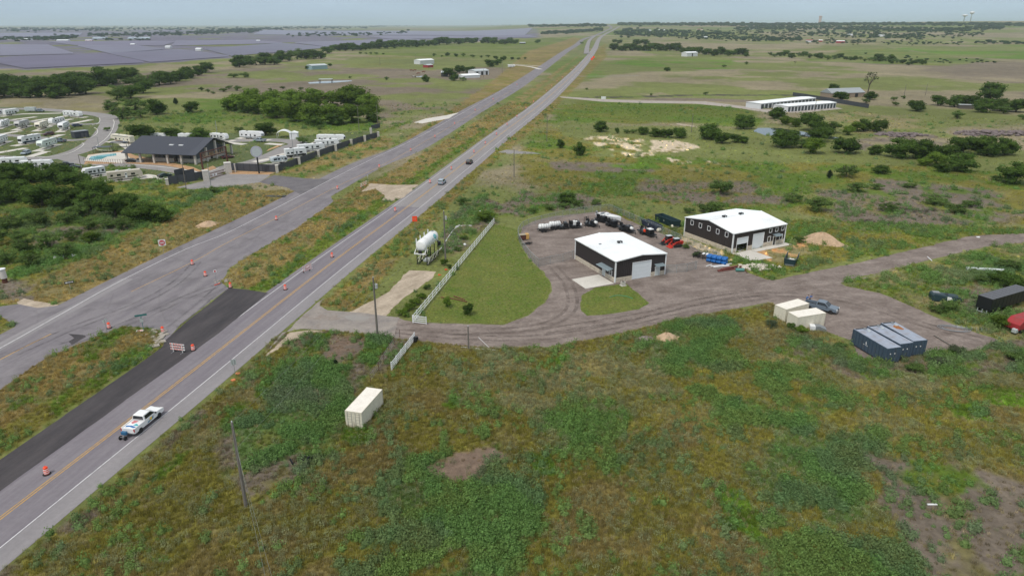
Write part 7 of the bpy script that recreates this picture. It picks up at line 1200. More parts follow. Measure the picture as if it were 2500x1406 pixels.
# ================================================================ SOLAR FIELDS
SOL = mat('solar_panel_blue_violet', (.130, .120, .185), .35, var=.1, scale=.01)
def solar(label, quad, rows, tilt=.35):
    P = gv(quad); b = MB()
    for i in range(rows):
        f0 = i / rows; f1 = (i + .74) / rows; k = 10
        for j in range(k):
            g0, g1 = j / k, (j + 1) / k
            def at(f, g, up): p = P[0].lerp(P[3], f).lerp(P[1].lerp(P[2], f), g); return (p.x, p.y, T1(p.x, p.y) + up)
            b.add([at(f0, g0, 1.0), at(f0, g1, 1.0), at(f1, g1, 3.0), at(f1, g0, 3.0)], [(0, 1, 2, 3)])
    tag(b.obj('solar_array', SOL), label, 'solar panels', 'solar panel blocks left of the highway', 'thing')
for i, (q, n_, lb) in enumerate((
    ([(60, 169), (352, 155), (262, 136), (-60, 146)], 60, 'solar panel block nearest the dark treeline on the left'), ([(-120, 141), (180, 133), (118, 112), (-200, 112)], 50, 'solar panel block at the left edge below the white huts'), ([(366, 154), (560, 140), (440, 124), (270, 134)], 50, 'solar panel block in the middle next to the treeline'), ([(266, 132), (400, 122), (330, 113), (190, 114)], 40, 'solar panel block behind the middle block'),
    ([(182, 112), (400, 112), (430, 103), (120, 104)], 40, 'furthest solar panel block behind the substation huts'), ([(565, 139), (800, 118), (690, 108), (500, 122)], 50, 'solar panel block just behind the central treeline'), ([(420, 113), (690, 107), (620, 100), (430, 102)], 40, 'solar panel block below the far green strip'), ([(800, 116), (1080, 104), (1000, 97), (720, 106)], 40, 'solar panel block below the upper right treeline'),
    ([(620, 84), (1280, 88), (1300, 70), (640, 75)], 50, 'wide far solar block across the horizon in the middle'), ([(950, 96), (1310, 92), (1290, 88), (900, 90)], 30, 'thin far solar strip above the treeline'), ([(0, 90), (190, 90), (200, 82), (0, 82)], 30, 'far solar strip at the left horizon'))): solar(lb, q, n_)
# ================================================================ PLANTS
def leaf_mat(name, col, col2, var=.35, inst=False):
    m = bpy.data.materials.new(name); m.use_nodes = True; t = m.node_tree; b = t.nodes['Principled BSDF']; b.inputs['Roughness'].default_value = .85; b.inputs['Specular IOR Level'].default_value = .04
    geo = N(t, 'ShaderNodeNewGeometry'); nz = N(t, 'ShaderNodeTexNoise'); nz.inputs['Scale'].default_value = .45 if not inst else 1.2; nz.inputs['Detail'].default_value = 5; t.links.new(geo.outputs['Position'], nz.inputs['Vector'])
    n3 = N(t, 'ShaderNodeTexNoise'); n3.inputs['Scale'].default_value = 4; t.links.new(geo.outputs['Position'], n3.inputs['Vector'])
    mr = N(t, 'ShaderNodeMapRange'); mr.inputs[1].default_value = .32; mr.inputs[2].default_value = .68; t.links.new(nz.outputs[0], mr.inputs[0])
    r3 = N(t, 'ShaderNodeMapRange'); r3.inputs[1].default_value = .3; r3.inputs[2].default_value = .7; r3.inputs[3].default_value = 1 - var; r3.inputs[4].default_value = 1 + var; t.links.new(n3.outputs[0], r3.inputs[0])
    if inst:
        at = N(t, 'ShaderNodeAttribute', attribute_name='tint', attribute_type='INSTANCER'); src = at.outputs['Color']
    else:
        mx = N(t, 'ShaderNodeMix', data_type='RGBA'); mx.inputs['A'].default_value = (*col, 1); mx.inputs['B'].default_value = (*col2, 1); t.links.new(mr.outputs[0], mx.inputs['Factor']); src = mx.outputs['Result']
        oi = N(t, 'ShaderNodeObjectInfo'); ro = N(t, 'ShaderNodeMapRange'); ro.inputs[3].default_value = .75; ro.inputs[4].default_value = 1.25; t.links.new(oi.outputs['Random'], ro.inputs[0]); mm = N(t, 'ShaderNodeMath', operation='MULTIPLY'); t.links.new(ro.outputs[0], mm.inputs[0]); t.links.new(r3.outputs[0], mm.inputs[1]); r3 = mm
    vm = N(t, 'ShaderNodeVectorMath', operation='SCALE'); t.links.new(src, vm.inputs[0]); t.links.new(r3.outputs[0], vm.inputs['Scale']); t.links.new(vm.outputs[0], b.inputs['Base Color']); tr_ = N(t, 'ShaderNodeBsdfTranslucent'); t.links.new(vm.outputs[0], tr_.inputs[0]); ms_ = N(t, 'ShaderNodeMixShader'); ms_.inputs[0].default_value = .38; t.links.new(b.outputs[0], ms_.inputs[1]); t.links.new(tr_.outputs[0], ms_.inputs[2]); t.links.new(ms_.outputs[0], t.nodes['Material Output'].inputs[0]); return m
def quads_mesh(name, c, n, size, m, extra=None, tri=False):
    """small leaf faces at centres c with normals n"""
    k = len(c); a = np.cross(n, RNG.normal(size=(k, 3))); a /= np.linalg.norm(a, axis=1)[:, None] + 1e-9; b = np.cross(n, a); s = size[:, None]
    if tri: V = np.stack([c - a * s * .5, c + a * s * .5, c + b * s * 1.2], 1).reshape(-1, 3); q = 3
    else: V = np.stack([c - a * s * .6, c - b * s * .42, c + a * s * .6, c + b * s * .42], 1).reshape(-1, 3); q = 4
    F = np.arange(len(V)).reshape(-1, q)
    vs = V.tolist(); fs = F.tolist()
    if extra: o = len(vs); vs += extra.v; fs += [[i + o for i in f] for f in extra.f]
    me = bpy.data.meshes.new(name); me.from_pydata(vs, [], fs); me.materials.append(m); me.update(); return me
def crown(name, m, lobes, leaf, n, seed, z0=.22, spread=1.0, core=.66):
    """crown of a tree one metre wide and one metre tall"""
    rs = np.random.default_rng(seed); C_ = []; N_ = []; S_ = []; ex = MB(); random.seed(seed)
    for (x, y, z, r) in lobes:
        k = int(n * r * r / sum(l[3] ** 2 for l in lobes)); d = rs.normal(size=(k, 3)); d /= np.linalg.norm(d, axis=1)[:, None]; d[:, 2] = np.where(d[:, 2] < -.55, -d[:, 2], d[:, 2])
        rr = r * (.80 + .32 * rs.random(k) ** .7 * spread)[:, None]; C_.append(np.array([x, y, z]) + d * rr * np.array([1, 1, .85])); nn = d + rs.normal(size=(k, 3)) * .55; N_.append(nn / np.linalg.norm(nn, axis=1)[:, None]); S_.append(leaf * (.6 + .8 * rs.random(k)))
        if core: ex.blob((x, y, z), r * core, 1, .18, .85)
    return quads_mesh(name, np.concatenate(C_), np.concatenate(N_), np.concatenate(S_), m, ex)
def lobes_round(seed, n=12, w=.36, zc=.5, zh=.3, r=(.14, .22)):
    rs = np.random.default_rng(seed); L = [(0, 0, zc, .26)]
    for i in range(n): a = 2 * PI * i / n * 1.9 + rs.random(); q = rs.random() ** .5 * w; L.append((q * math.cos(a), q * math.sin(a), zc + (rs.random() - .5) * zh * 2 * (1 - .45 * (q / w) ** 2), rs.uniform(*r)))
    return L
def trunk(name, seed, lean=.04, split=3):
    rs = random.Random(seed); b = MB(); x, y = rs.uniform(-lean, lean), rs.uniform(-lean, lean); b.tube((0, 0, -.02), (x, y, .34), .035, .024, n=7)
    for i in range(split): a = 2 * PI * i / split + rs.random(); b.tube((x, y, .32), (x + .2 * math.cos(a), y + .2 * math.sin(a), .62 + .1 * rs.random()), .02, .008, n=5)
    return b.mesh(name, BARK)
OAK = leaf_mat('oak_leaves', (.046, .092, .018), (.100, .160, .034)); WIL = leaf_mat('willow_leaves', (.085, .150, .020), (.150, .225, .038)); MES = leaf_mat('mesquite_leaves', (.080, .140, .036), (.130, .195, .055)); CED = leaf_mat('cedar_leaves', (.016, .034, .014), (.030, .054, .020)); GRY = leaf_mat('grey_green_leaves', (.07, .095, .05), (.10, .125, .07))
PROTO = {}
PROTO['oak'] = [(crown('crown', OAK, lobes_round(s, 17, .34, .42, .34, (.15, .23)), .046, 1900, s), trunk('trunk', s)) for s in (11, 12, 13)]
PROTO['willow'] = [(crown('crown', WIL, lobes_round(s, 17, .33, .44, .34, (.14, .22)), .044, 1900, s), trunk('trunk', s)) for s in (21, 22)]
PROTO['mesquite'] = [(crown('crown', MES, lobes_round(s, 15, .36, .42, .32, (.11, .18)), .038, 1600, s, core=.55), trunk('trunk', s, .06, 5)) for s in (31, 32)]
PROTO['cedar'] = [(crown('crown', CED, [(0, 0, z, r) for z, r in ((.28, .34), (.42, .36), (.56, .32), (.70, .25), (.82, .17), (.92, .09))] + [(.2, .1, .4, .18), (-.2, .1, .35, .2), (0, -.22, .4, .19)], .045, 1300, 41), trunk('trunk', 41, 0, 2))]
PROTO['bare'] = [(crown('crown', GRY, lobes_round(51, 9, .38, .62, .22, (.07, .13)), .035, 420, 51, core=0), trunk('trunk', 51, .06, 7))]
LOWB = {'oak': crown('foliage', OAK, lobes_round(61, 11, .34, .36, .22, (.14, .22)), .055, 1100, 61), 'mes': crown('foliage', MES, lobes_round(62, 11, .36, .34, .22, (.12, .20)), .050, 1000, 62, core=.62), 'wil': crown('foliage', WIL, lobes_round(63, 10, .34, .36, .2, (.13, .2)), .055, 1000, 63), 'gry': crown('foliage', GRY, lobes_round(64, 10, .36, .34, .2, (.1, .18)), .045, 900, 64, core=.5)}
random.seed(99)
def tree(kind, x, y, wpx, label, group, ratio=None, name=None):
    p = G(x, y); s = mpp(p); w_ = wpx * s; rt = ratio or {'oak': .76, 'willow': .66, 'mesquite': .66, 'cedar': 1.15, 'bare': .9}[kind]; h = w_ * rt * random.uniform(.92, 1.08)
    cr, tr = PROTO[kind][random.randrange(len(PROTO[kind]))]; t = thing(name or {'oak': 'oak_tree', 'willow': 'willow_tree', 'mesquite': 'mesquite_tree', 'cedar': 'cedar_tree', 'bare': 'thin_tree'}[kind], label, 'tree', p, random.uniform(0, 6.28), group, (w_ * 1.12, w_ * 1.12, h * 1.02))
    for nm, me in (('crown', cr), ('trunk', tr)): o = bpy.data.objects.new(nm, me); C.objects.link(o); o.parent = t
    return t
ONES = ['', 'first', 'second', 'third', 'fourth', 'fifth', 'sixth', 'seventh', 'eighth', 'ninth']; TENS = {2: 'twent', 3: 'thirt', 4: 'fort', 5: 'fift'}
def od(i):
    i += 1
    if i <= 20: return ordn(i - 1)
    a, b = divmod(i, 10); return TENS[a] + ('ieth' if b == 0 else 'y-' + ONES[b])
DESC = {'oak': 'dark round oak', 'willow': 'bright green willow', 'mesquite': 'soft green mesquite', 'cedar': 'dark upright cedar', 'bare': 'thin grey green tree'}
def cluster(where, items, group=None):
    items = sorted(items, key=lambda q: q[1]); cnt = {}; tot = {}
    for q in items: tot[q[0]] = tot.get(q[0], 0) + 1
    for q in items:
        k = q[0]; i = cnt.get(k, 0); cnt[k] = i + 1
        lb = f'{DESC[k]} {where}' if tot[k] == 1 else f'{DESC[k]}, {od(i)} from the left {where}'
        tree(k, q[1], q[2], q[3], lb, group or f'trees {where}', q[4] if len(q) > 4 else None)
def along(pts, wpx, kinds, gap=.62, jy=4, rs=1):
    r = random.Random(rs); out = []; seg = list(zip(pts, pts[1:])); ws = wpx if hasattr(wpx, '__len__') else (wpx, wpx); tot = sum(math.dist(a, b) for a, b in seg); s = 0
    while s < tot:
        f = s / tot; w_ = (ws[0] + (ws[1] - ws[0]) * f) * r.uniform(.75, 1.3); q = s
        for a, b in seg:
            d = math.dist(a, b)
            if q <= d: x = a[0] + (b[0] - a[0]) * q / d; y = a[1] + (b[1] - a[1]) * q / d; break
            q -= d
        out.append((r.choice(kinds), x, y + r.uniform(-jy, jy), w_)); s += w_ * gap
    return out
cluster('in the woodland below the campers', [('oak', x, y, w_) for x, y, w_ in ((20, 452, 78), (75, 444, 70), (130, 450, 72), (190, 465, 76), (240, 484, 74), (35, 490, 80), (105, 502, 88), (165, 506, 84), (222, 514, 76), (285, 529, 80), (345, 541, 76), (395, 540, 62), (-20, 500, 80), (-30, 446, 70), (310, 508, 56), (60, 428, 46), (10, 428, 50), (150, 438, 52))])
cluster('in the scrub left of the highway', [('mesquite', x, y, w_) for x, y, w_ in ((25, 556, 62), (95, 552, 66), (165, 545, 52), (50, 592, 56), (122, 604, 72), (180, 584, 46), (215, 560, 54), (265, 556, 46), (158, 628, 66), (20, 642, 52), (75, 650, 60), (300, 560, 50), (195, 530, 60), (60, 615, 60), (-20, 600, 80))] + [('willow', 225, 590, 46), ('willow', 75, 632, 34)])
cluster('in the belt behind the RV park', along([(-60, 240), (60, 238), (150, 236), (235, 228)], 58, ['oak'], .55, 5, 2) + along([(-40, 222), (100, 214), (210, 212), (290, 205)], 46, ['oak'], .5, 4, 3) + [('oak', 250, 210, 68), ('oak', 315, 200, 50)])
cluster('in the green clump right of the park bend', [('mesquite', 275, 272, 50), ('mesquite', 300, 290, 55), ('mesquite', 330, 268, 60), ('mesquite', 285, 245, 45), ('oak', 320, 240, 55), ('oak', 350, 228, 48), ('mesquite', 345, 288, 40), ('mesquite', 295, 232, 46), ('oak', 382, 280, 54)])
cluster('along the diagonal creek line', along([(330, 216), (420, 200), (520, 178)], (50, 44), ['oak', 'oak', 'mesquite'], .55, 5, 5) + along([(585, 165), (700, 152), (790, 142)], (40, 36), ['oak', 'oak', 'mesquite'], .5, 4, 6))
cluster('along the central creek line', along([(800, 132), (900, 122), (1060, 112), (1170, 104)], (30, 22), ['oak'], .6, 2, 7) + along([(1180, 108), (1262, 108)], 22, ['oak'], .6, 2, 8))
cluster('along the upper field edge', along([(880, 133), (940, 133)], 9, ['mesquite'], 1.5, 1, 9) + along([(1060, 138), (1290, 146)], 11, ['oak', 'mesquite'], 1.6, 2, 10) + [('oak', 1312, 106, 15), ('mesquite', 1420, 108, 10)])
cluster('in the bright thicket behind the park', [('willow', x, y, w_) for x, y, w_ in ((578, 272, 72), (630, 278, 76), (675, 288, 80), (722, 296, 84), (770, 302, 84), (815, 302, 82), (862, 300, 80), (905, 290, 60), (615, 256, 62), (665, 262, 66), (715, 264, 70), (765, 262, 70), (815, 262, 66), (862, 262, 84), (900, 272, 66))] + [('oak', 560, 268, 36), ('oak', 605, 276, 40), ('oak', 820, 306, 44), ('oak', 770, 308, 40), ('oak', 912, 300, 36), ('oak', 640, 258, 24, 1.2), ('oak', 845, 246, 50)])
cluster('around the RV park lawns', [('oak', 467, 275, 38), ('cedar', 430, 256, 15), ('oak', 350, 345, 66), ('oak', 422, 340, 48), ('oak', 488, 345, 56), ('oak', 650, 330, 52), ('mesquite', 585, 323, 26), ('mesquite', 660, 325, 22), ('mesquite', 783, 316, 24), ('mesquite', 738, 350, 30), ('mesquite', 522, 470, 30), ('mesquite', 262, 320, 18)])
cluster('in the brown pasture on the left', [('mesquite', x, y, w_) for x, y, w_ in ((492, 222, 16), (508, 226, 14), (520, 230, 12), (545, 225, 20), (560, 218, 18), (580, 222, 22), (605, 226, 14), (660, 222, 12), (690, 218, 14), (735, 220, 14), (944, 196, 14))] + [('oak', 1040, 201, 20, 1.1), ('mesquite', 855, 192, 10), ('mesquite', 570, 190, 28, .5), ('mesquite', 598, 190, 30, .5)])
cluster('around the farm beside the road', [('oak', 1098, 188, 34), ('oak', 1122, 178, 28), ('oak', 1148, 180, 28), ('oak', 1108, 198, 24), ('oak', 1196, 164, 26), ('oak', 1215, 160, 22), ('oak', 1228, 148, 14), ('mesquite', 1130, 198, 20), ('oak', 752, 170, 14), ('oak', 806, 162, 10)])
cluster('in the long far treeline on the right', along([(1500, 126), (1640, 130), (1735, 134), (1825, 138)], (26, 22), ['oak'], .6, 3, 12) + along([(1500, 104), (1520, 108)], 14, ['oak'], 1, 2, 13) + [('oak', 1555, 110, 20), ('oak', 1575, 110, 22), ('oak', 1822, 139, 15)])
cluster('in the middle scrub belt on the right', along([(1880, 138), (1990, 142), (2130, 150), (2250, 158)], (17, 16), ['mesquite', 'oak'], .8, 4, 14) + [('oak', 2147, 148, 26), ('oak', 2175, 150, 24), ('oak', 2252, 158, 18)])
cluster('scattered in the right hand pastures', [('oak', 1629, 175, 16), ('mesquite', 1768, 165, 12), ('mesquite', 1822, 158, 12), ('bare', 1941, 158, 10), ('mesquite', 1590, 234, 10), ('mesquite', 1723, 232, 14), ('mesquite', 1432, 220, 9)])
cluster('beside the storage units and farmhouse', [('oak', 2033, 226, 30), ('oak', 2053, 246, 36), ('oak', 2124, 244, 34), ('bare', 2118, 228, 40, 1.3), ('mesquite', 2113, 252, 20), ('oak', 1897, 291, 46), ('mesquite', 2182, 246, 18), ('mesquite', 2185, 258, 18), ('mesquite', 2205, 242, 14)])
cluster('around the right hand pond', [('oak', 1732, 340, 60), ('oak', 1762, 350, 40), ('oak', 1815, 315, 52), ('willow', 1918, 305, 34), ('willow', 1942, 310, 34), ('oak', 1985, 320, 66), ('oak', 2010, 335, 50), ('mesquite', 2030, 325, 50), ('oak', 1915, 360, 70), ('willow', 1985, 375, 62), ('mesquite', 1955, 362, 44), ('oak', 1998, 345, 56), ('oak', 2066, 374, 66), ('oak', 2135, 378, 36), ('willow', 2092, 322, 40), ('willow', 2070, 330, 36), ('oak', 2108, 320, 42), ('oak', 2140, 322, 46)])
cluster('in the row below the farm drive', [('oak', 1467, 322, 38), ('oak', 1507, 326, 12, 1.4), ('mesquite', 1530, 326, 18), ('mesquite', 1547, 326, 20), ('oak', 1570, 329, 28), ('oak', 1600, 334, 36), ('oak', 1628, 336, 34), ('oak', 1660, 337, 36), ('oak', 1795, 348, 30), ('oak', 1815, 350, 26), ('oak', 1368, 362, 22, 1.1), ('oak', 1415, 380, 32, 1.2)])
cluster('in the thicket at the right edge', [('oak', 2290, 258, 36), ('oak', 2238, 272, 42), ('oak', 2330, 262, 44), ('oak', 2370, 264, 46), ('oak', 2417, 244, 64), ('oak', 2400, 275, 52), ('oak', 2440, 272, 46), ('oak', 2480, 274, 50), ('oak', 2525, 276, 50), ('mesquite', 2450, 278, 40), ('mesquite', 2337, 290, 34), ('mesquite', 2495, 292, 24)])
cluster('in the lower thicket on the right', [('oak', 2195, 385, 76), ('oak', 2250, 388, 70), ('oak', 2300, 392, 60), ('willow', 2285, 405, 56), ('oak', 2345, 418, 74), ('oak', 2350, 375, 70), ('oak', 2410, 380, 74), ('oak', 2452, 378, 60), ('oak', 2300, 420, 40), ('willow', 2255, 405, 34), ('oak', 2476, 448, 82), ('mesquite', 2385, 365, 60)])
cluster('in the field between drive and pond', [('oak', 1384, 496, 52, .62), ('oak', 2151, 424, 44, .6), ('mesquite', 2068, 432, 54, .6), ('cedar', 2024, 436, 18), ('mesquite', 1758, 474, 62, .8), ('mesquite', 1995, 515, 70, .55), ('mesquite', 1935, 492, 50, .5), ('mesquite', 2090, 468, 56, .5), ('mesquite', 2140, 462, 40, .45), ('mesquite', 2170, 515, 50, .5), ('mesquite', 2280, 498, 60, .5), ('mesquite', 2335, 520, 60, .45), ('mesquite', 2370, 505, 46, .45), ('mesquite', 2220, 458, 34, .45), ('mesquite', 2430, 440, 34, .4)])
cluster('on the lawn beside the long white fence', [('willow', 1091, 750, 25, 1.25), ('oak', 1143, 768, 26, 1.45)]); cluster('by the near end of the drive', [('cedar', 820, 890, 13, 1.15)]); cluster('behind the far end of the white fence', [('willow', 1185, 540, 50, .55), ('mesquite', 1130, 500, 40, .5)])
cluster('in the rough ground behind the black trailer', [('oak', 2435, 690, 50, .7), ('oak', 2480, 710, 60, .7), ('mesquite', 2460, 655, 60, .5), ('willow', 2442, 800, 50, .75), ('mesquite', 2290, 760, 50, .5), ('mesquite', 2395, 690, 40, .6)])
# shrubs as single things
def shrubs(where, items):
    items = sorted(items, key=lambda q: q[1])
    for i, (k, x, y, w_, hr) in enumerate(items):
        p = G(x, y); s = mpp(p) * w_; o = bpy.data.objects.new('shrub', LOWB[k]); C.objects.link(o); o.location = p; o.scale = (s * 1.1, s * 1.1, s * hr * 1.4); o.rotation_euler = (0, 0, random.uniform(0, 6.3)); tag(o, f'low green shrub, {od(i)} from the left {where}', 'shrub', f'shrubs {where}')
shrubs('below the long white fence', [('wil', 985, 770, 34, .5), ('wil', 1000, 756, 34, .5), ('wil', 1015, 742, 32, .5), ('wil', 1030, 728, 28, .5), ('mes', 1042, 706, 22, .6), ('wil', 1084, 648, 20, .9), ('mes', 1098, 655, 14, .8), ('mes', 1130, 585, 24, .5), ('mes', 1120, 612, 22, .5)])
shrubs('along the back fence of the yard', [('mes', x, y, w_, .5) for x, y, w_ in ((1300, 520, 26), (1340, 512, 30), (1375, 508, 30), (1412, 503, 34), (1455, 500, 30), (1700, 625, 24), (1674, 606, 22), (1720, 518, 46), (1750, 515, 50), (1950, 592, 30), (1680, 520, 30))])
shrubs('around the parked containers', [('mes', 1932, 805, 26, .8), ('wil', 1955, 812, 34, .6), ('gry', 1885, 800, 40, .5), ('mes', 2055, 850, 30, .5), ('gry', 2330, 860, 50, .4), ('mes', 2230, 905, 50, .4), ('gry', 2290, 890, 50, .4), ('mes', 2480, 880, 60, .4), ('gry', 2400, 745, 60, .4), ('mes', 2310, 758, 50, .5)])
# ---------------------------------------------------------------- ground cover: thousands of clumps, instanced from real geometry
def blades(n, h, w_, spread, seed, lean=.35, head=None):
    rs = np.random.default_rng(seed); b = MB()
    for i in range(n):
        a = rs.random() * 6.28; r = spread * rs.random() ** .5; x, y = r * math.cos(a), r * math.sin(a); hh = h * rs.uniform(.55, 1.1); a2 = rs.random() * 6.28; lx, ly = lean * hh * math.cos(a2), lean * hh * math.sin(a2); px, py = -math.sin(a2) * w_ / 2, math.cos(a2) * w_ / 2
        b.add([(x - px, y - py, 0), (x + px, y + py, 0), (x + lx, y + ly, hh)], [(0, 1, 2)])
        if head: b.add([(x + lx - head, y + ly, hh - head), (x + lx, y + ly - head, hh), (x + lx + head, y + ly, hh - head * .3), (x + lx, y + ly + head, hh + head)], [(0, 1, 2, 3)])
    return b
TINT = leaf_mat('ground_cover', (1, 1, 1), (1, 1, 1), .22, True)
def weed_mesh(seed, n, leaf, flat=.7):
    rs = np.random.default_rng(seed); d = rs.normal(size=(n, 3)); d /= np.linalg.norm(d, axis=1)[:, None]; d[:, 2] = abs(d[:, 2]); c = d * np.array([.5, .5, flat]) * (.7 + .35 * rs.random(n))[:, None] * (1 + .25 * np.sin(d[:, :1] * 9 + seed)); nn = d + rs.normal(size=(n, 3)) * .5; nn /= np.linalg.norm(nn, axis=1)[:, None]; ex = MB(); random.seed(seed); ex.blob((0, 0, .1), .33, 1, .2, flat)
    return quads_mesh('weed', c, nn, leaf * (.6 + .8 * rs.random(n)), TINT, ex)
TUFTS = [blades(26, .5, .07, .38, s).mesh('tuft', TINT) for s in (1, 2, 3)]; PALE = [blades(22, .6, .04, .4, s, .3, .055).mesh('seed_tuft', TINT) for s in (4, 5)]; WEEDS = [weed_mesh(s, 80, .12) for s in (6, 7, 8)]
def protos(ms): r = []; [r.append(bpy.data.objects.new('source_clump', m)) for m in ms]; return r
def scatter(name, ms, P, S, col, rot=None):
    me = bpy.data.meshes.new(name); me.vertices.add(len(P)); me.vertices.foreach_set('co', P.astype(np.float32).ravel())
    for nm, ty, arr, key in (('tint', 'FLOAT_COLOR', np.concatenate([col, np.ones((len(P), 1))], 1), 'color'), ('size', 'FLOAT_VECTOR', S, 'vector'), ('turn', 'FLOAT', RNG.random(len(P)) * 6.28, 'value'), ('pick', 'INT', RNG.integers(0, len(ms), len(P)), 'value')):
        a = me.attributes.new(nm, ty, 'POINT'); a.data.foreach_set(key, arr.astype(np.int32 if ty == 'INT' else np.float32).ravel())
    o = bpy.data.objects.new(name, me); C.objects.link(o); o['kind'] = 'stuff'
    g = bpy.data.node_groups.new(name + '_nodes', 'GeometryNodeTree'); g.interface.new_socket('Geometry', in_out='INPUT', socket_type='NodeSocketGeometry'); g.interface.new_socket('Geometry', in_out='OUTPUT', socket_type='NodeSocketGeometry')
    gi = g.nodes.new('NodeGroupInput'); go_ = g.nodes.new('NodeGroupOutput'); ip = g.nodes.new('GeometryNodeInstanceOnPoints'); j = g.nodes.new('GeometryNodeJoinGeometry'); 
    for q in reversed(protos(ms)):
        oi = g.nodes.new('GeometryNodeObjectInfo'); oi.inputs['Object'].default_value = q; oi.inputs['As Instance'].default_value = True; g.links.new(oi.outputs['Geometry'], j.inputs[0])
    def na(nm, ty): n = g.nodes.new('GeometryNodeInputNamedAttribute'); n.data_type = ty; n.inputs[0].default_value = nm; return n.outputs[0]
    cx = g.nodes.new('ShaderNodeCombineXYZ'); g.links.new(na('turn', 'FLOAT'), cx.inputs[2]); g.links.new(gi.outputs[0], ip.inputs['Points']); g.links.new(j.outputs[0], ip.inputs['Instance']); ip.inputs['Pick Instance'].default_value = True
    g.links.new(na('pick', 'INT'), ip.inputs['Instance Index']); er = g.nodes.new('FunctionNodeEulerToRotation'); g.links.new(cx.outputs[0], er.inputs[0]); g.links.new(er.outputs[0], ip.inputs['Rotation']); g.links.new(na('size', 'FLOAT_VECTOR'), ip.inputs['Scale']); g.links.new(ip.outputs[0], go_.inputs[0])
    md = o.modifiers.new('clumps', 'NODES'); md.node_group = g; return o
bands = [(44, 130, 15, .72), (130, 240, 5, .95), (240, 480, .9, 1.4)]
LT = []; LP = []; LW = []
for r0, r1, dm, sz in bands:
    n = int(1.62 * (r1 ** 2 - r0 ** 2) / 2 * dm * 1.25); r = np.sqrt(RNG.random(n) * (r1 ** 2 - r0 ** 2) + r0 ** 2); a = (RNG.random(n) - .5) * R(93); x = r * np.sin(a); y = r * np.cos(a)
    keep = np.ones(n, bool)
    order = np.argsort(y, kind='stable'); ys = y[order]
    for E_ in EXCL:
        if len(E_) > 2: keep &= ~pinside(x, y, E_, order, ys)
    x, y = x[keep], y[keep]; col, dn = zones(x, y); u = RNG.random(len(x)); w3 = dn / 7.0; w3 = np.minimum(w3, 1)
    near = 1.0
    k = np.array([.85, 1.0, 1.0]); w3 = w3 * k * (1.3 if r0 > 200 else 1.25 if r0 > 100 else 1); w3[:, 1] *= sms(.42, .58, fbm(x, y, 5, 61, 3)) * 1.5; w3[:, 2] *= sms(.4, .6, fbm(x, y, 4, 63, 3)) * 1.6; c1 = w3[:, 0]; c2 = c1 + w3[:, 1]; c3 = c2 + w3[:, 2]
    for L_, m in ((LT, u < c1), (LW, (u >= c1) & (u < c2)), (LP, (u >= c2) & (u < c3))): L_.append(np.stack([x[m], y[m], np.full(m.sum(), sz)], 1)); L_[-1] = np.concatenate([L_[-1], col[m]], 1)
def fin(L, name, ms, smin, smax, tf, hk=1.0):
    A = np.concatenate(L); n = len(A); s = A[:, 2] * (smin + (smax - smin) * RNG.random(n) ** 1.5); S = np.stack([s, s, s * hk * (.8 + .5 * RNG.random(n)) / np.sqrt(A[:, 2])], 1); P = np.stack([A[:, 0], A[:, 1], np.full(n, -.02)], 1); print(name, n); return scatter(name, ms, P, S, tf(A[:, 3:6], n, A))
def t_tuft(c, n, A):
    c = c * .86 + c.mean(1, keepdims=True) * .14; g = c * np.exp(RNG.normal(0, .25, (n, 1))) * np.array([[2.25, 2.2, 1.75]]); s = (RNG.random(n) < .13)[:, None]; return np.where(s, np.array([[.42, .37, .20]]) * (.7 + .5 * RNG.random((n, 1))), g)
def t_weed(c, n, A):
    b = np.array([[.150, .275, .085]]) * (.75 + .6 * RNG.random((n, 1))) * np.array([[1, 1, 1]]); q = (vnoise(A[:, 0], A[:, 1], 6, 5) > .62)[:, None]; b = np.where(q, b * np.array([[.95, .85, 1.25]]), b); return b * .75 + c * 1.8 * .25
def t_pale(c, n, A): return c * .6 + np.array([[.26, .29, .17]]) * (.6 + .6 * RNG.random((n, 1)))
fin(LT, 'meadow_grass', TUFTS, .55, 1.15, t_tuft); fin(LW, 'leafy_weeds', WEEDS, .6, 2.1, t_weed, .95); fin(LP, 'seeding_grass', PALE, .6, 1.2, t_pale)
LL = []
for nm_ in ('lawn', 'grass_island'):
    P = np.array([tuple(v.co)[:2] for v in bpy.data.objects[nm_].data.vertices]); lo, hi = P.min(0), P.max(0); n = int((hi - lo).prod() * 9); x = lo[0] + RNG.random(n) * (hi - lo)[0]; y = lo[1] + RNG.random(n) * (hi - lo)[1]; o_ = np.argsort(y); m = pinside(x, y, P, o_, y[o_]); x, y = x[m], y[m]
    f = sms(.4, .62, fbm(x, y, 6, 31, 4))[:, None]; c = np.array([[.070, .125, .018]]) * (1 - f) + np.array([[.135, .150, .040]]) * f; LL.append(np.concatenate([np.stack([x, y, np.full(len(x), .62)], 1), c * 1.2], 1))
fin(LL, 'lawn_grass', TUFTS, .5, .9, t_tuft, .35)
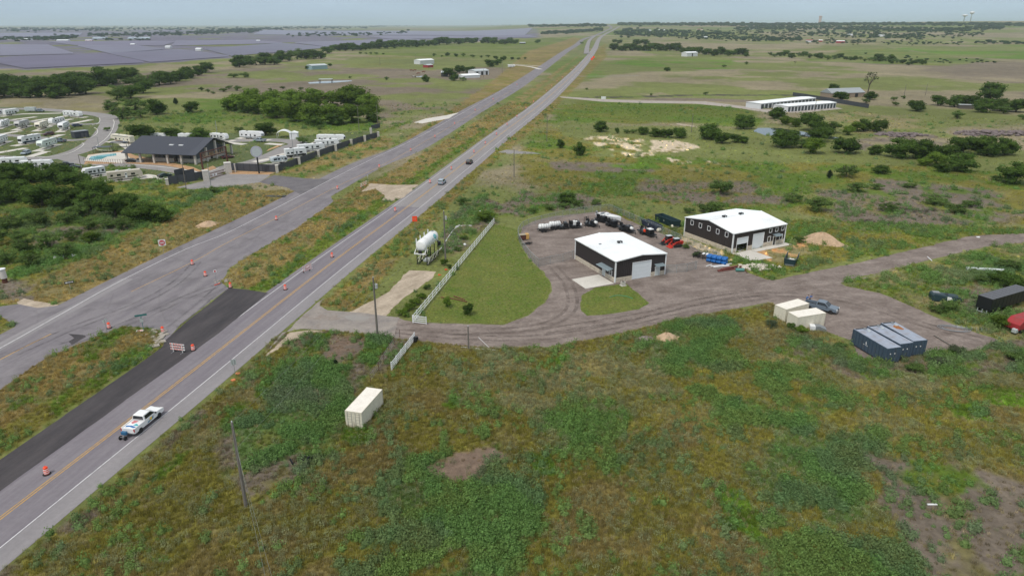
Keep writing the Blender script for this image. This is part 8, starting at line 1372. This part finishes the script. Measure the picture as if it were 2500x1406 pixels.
# far woods: too many to count
FAR = [crown('far_crown', TINT, lobes_round(s, 8, .36, .45, .2, (.16, .24)), .11, 260, s, core=.85) for s in (71, 72)]
def farwood(name, bands_, seed):
    rs = np.random.default_rng(seed); P = []; S = []
    for pts, n, wp, jy in bands_:
        seg = list(zip(pts, pts[1:]))
        for _ in range(n):
            (a, b) = seg[rs.integers(len(seg))]; f = rs.random(); x = a[0] + (b[0] - a[0]) * f; y = a[1] + (b[1] - a[1]) * f + rs.normal() * jy
            if y < 60: y = 60 + abs(rs.normal()) * 2
            p = G(x, y); 
            if p.length > 24000: continue
            w_ = wp * mpp(p) * rs.uniform(.6, 1.35); w_ = min(w_, 32); P.append((p.x, p.y, p.z - .5)); S.append((w_, w_, w_ * rs.uniform(.55, .8)))
    P = np.array(P); S = np.array(S); n = len(P); col = np.array([[.046, .082, .036]]) * (.7 + .8 * rs.random((n, 1))); o = scatter(name, FAR, P, S, col); print(name, n); return o
farwood('distant_woods', [
 ([(1510, 60), (1700, 62), (1900, 63), (2100, 60), (2300, 60), (2500, 62), (2700, 62)], 1500, 9, 2.0), ([(1800, 72), (2000, 70), (2200, 75), (2320, 76), (2450, 68)], 700, 9, 2.5), ([(1700, 84), (1900, 82), (2100, 86), (2250, 90)], 420, 8, 5),
 ([(1500, 84), (1620, 88), (1800, 96), (1960, 98)], 420, 9, 3.0), ([(1520, 76), (1640, 80), (1780, 84)], 220, 8, 2), ([(1320, 84), (1400, 80), (1470, 74)], 200, 9, 1.5), ([(1290, 66), (1400, 65), (1480, 64)], 220, 8, 1.2), ([(900, 66), (1050, 62), (1250, 61)], 260, 7, 1.0),
 ([(0, 98), (120, 97), (190, 92)], 160, 10, 2), ([(215, 88), (360, 87), (520, 82), (640, 76)], 320, 9, 2.0), ([(0, 76), (150, 74), (300, 73), (600, 72)], 260, 8, 3.0), ([(480, 80), (700, 70), (900, 68)], 260, 8, 2.0), ([(700, 88), (860, 86), (1000, 82)], 90, 8, 2.0), ([(230, 99), (330, 99), (370, 98)], 36, 8, 1.0),
 ([(2340, 106), (2500, 108), (2600, 108)], 60, 12, 1.5), ([(1960, 103), (2150, 106), (2350, 108)], 110, 8, 3.0), ([(2080, 90), (2250, 92), (2400, 84)], 120, 8, 3.0), ([(2100, 138), (2300, 150), (2440, 152)], 40, 8, 3)], 5)
# ---------------------------------------------------------------- air
hz = MB(); hz.box(-42000, 42000, -42000, 42000, -8, 190)
hm = bpy.data.materials.new('haze_air'); hm.use_nodes = True; t = hm.node_tree; t.nodes.clear()
o_ = N(t, 'ShaderNodeOutputMaterial'); pv = N(t, 'ShaderNodeVolumePrincipled'); pv.inputs['Color'].default_value = (.76, .90, 1.0, 1); pv.inputs['Density'].default_value = 6.5e-5; pv.inputs['Anisotropy'].default_value = .2
t.links.new(pv.outputs[0], o_.inputs['Volume']); hz.obj('haze', hm, kind='stuff')
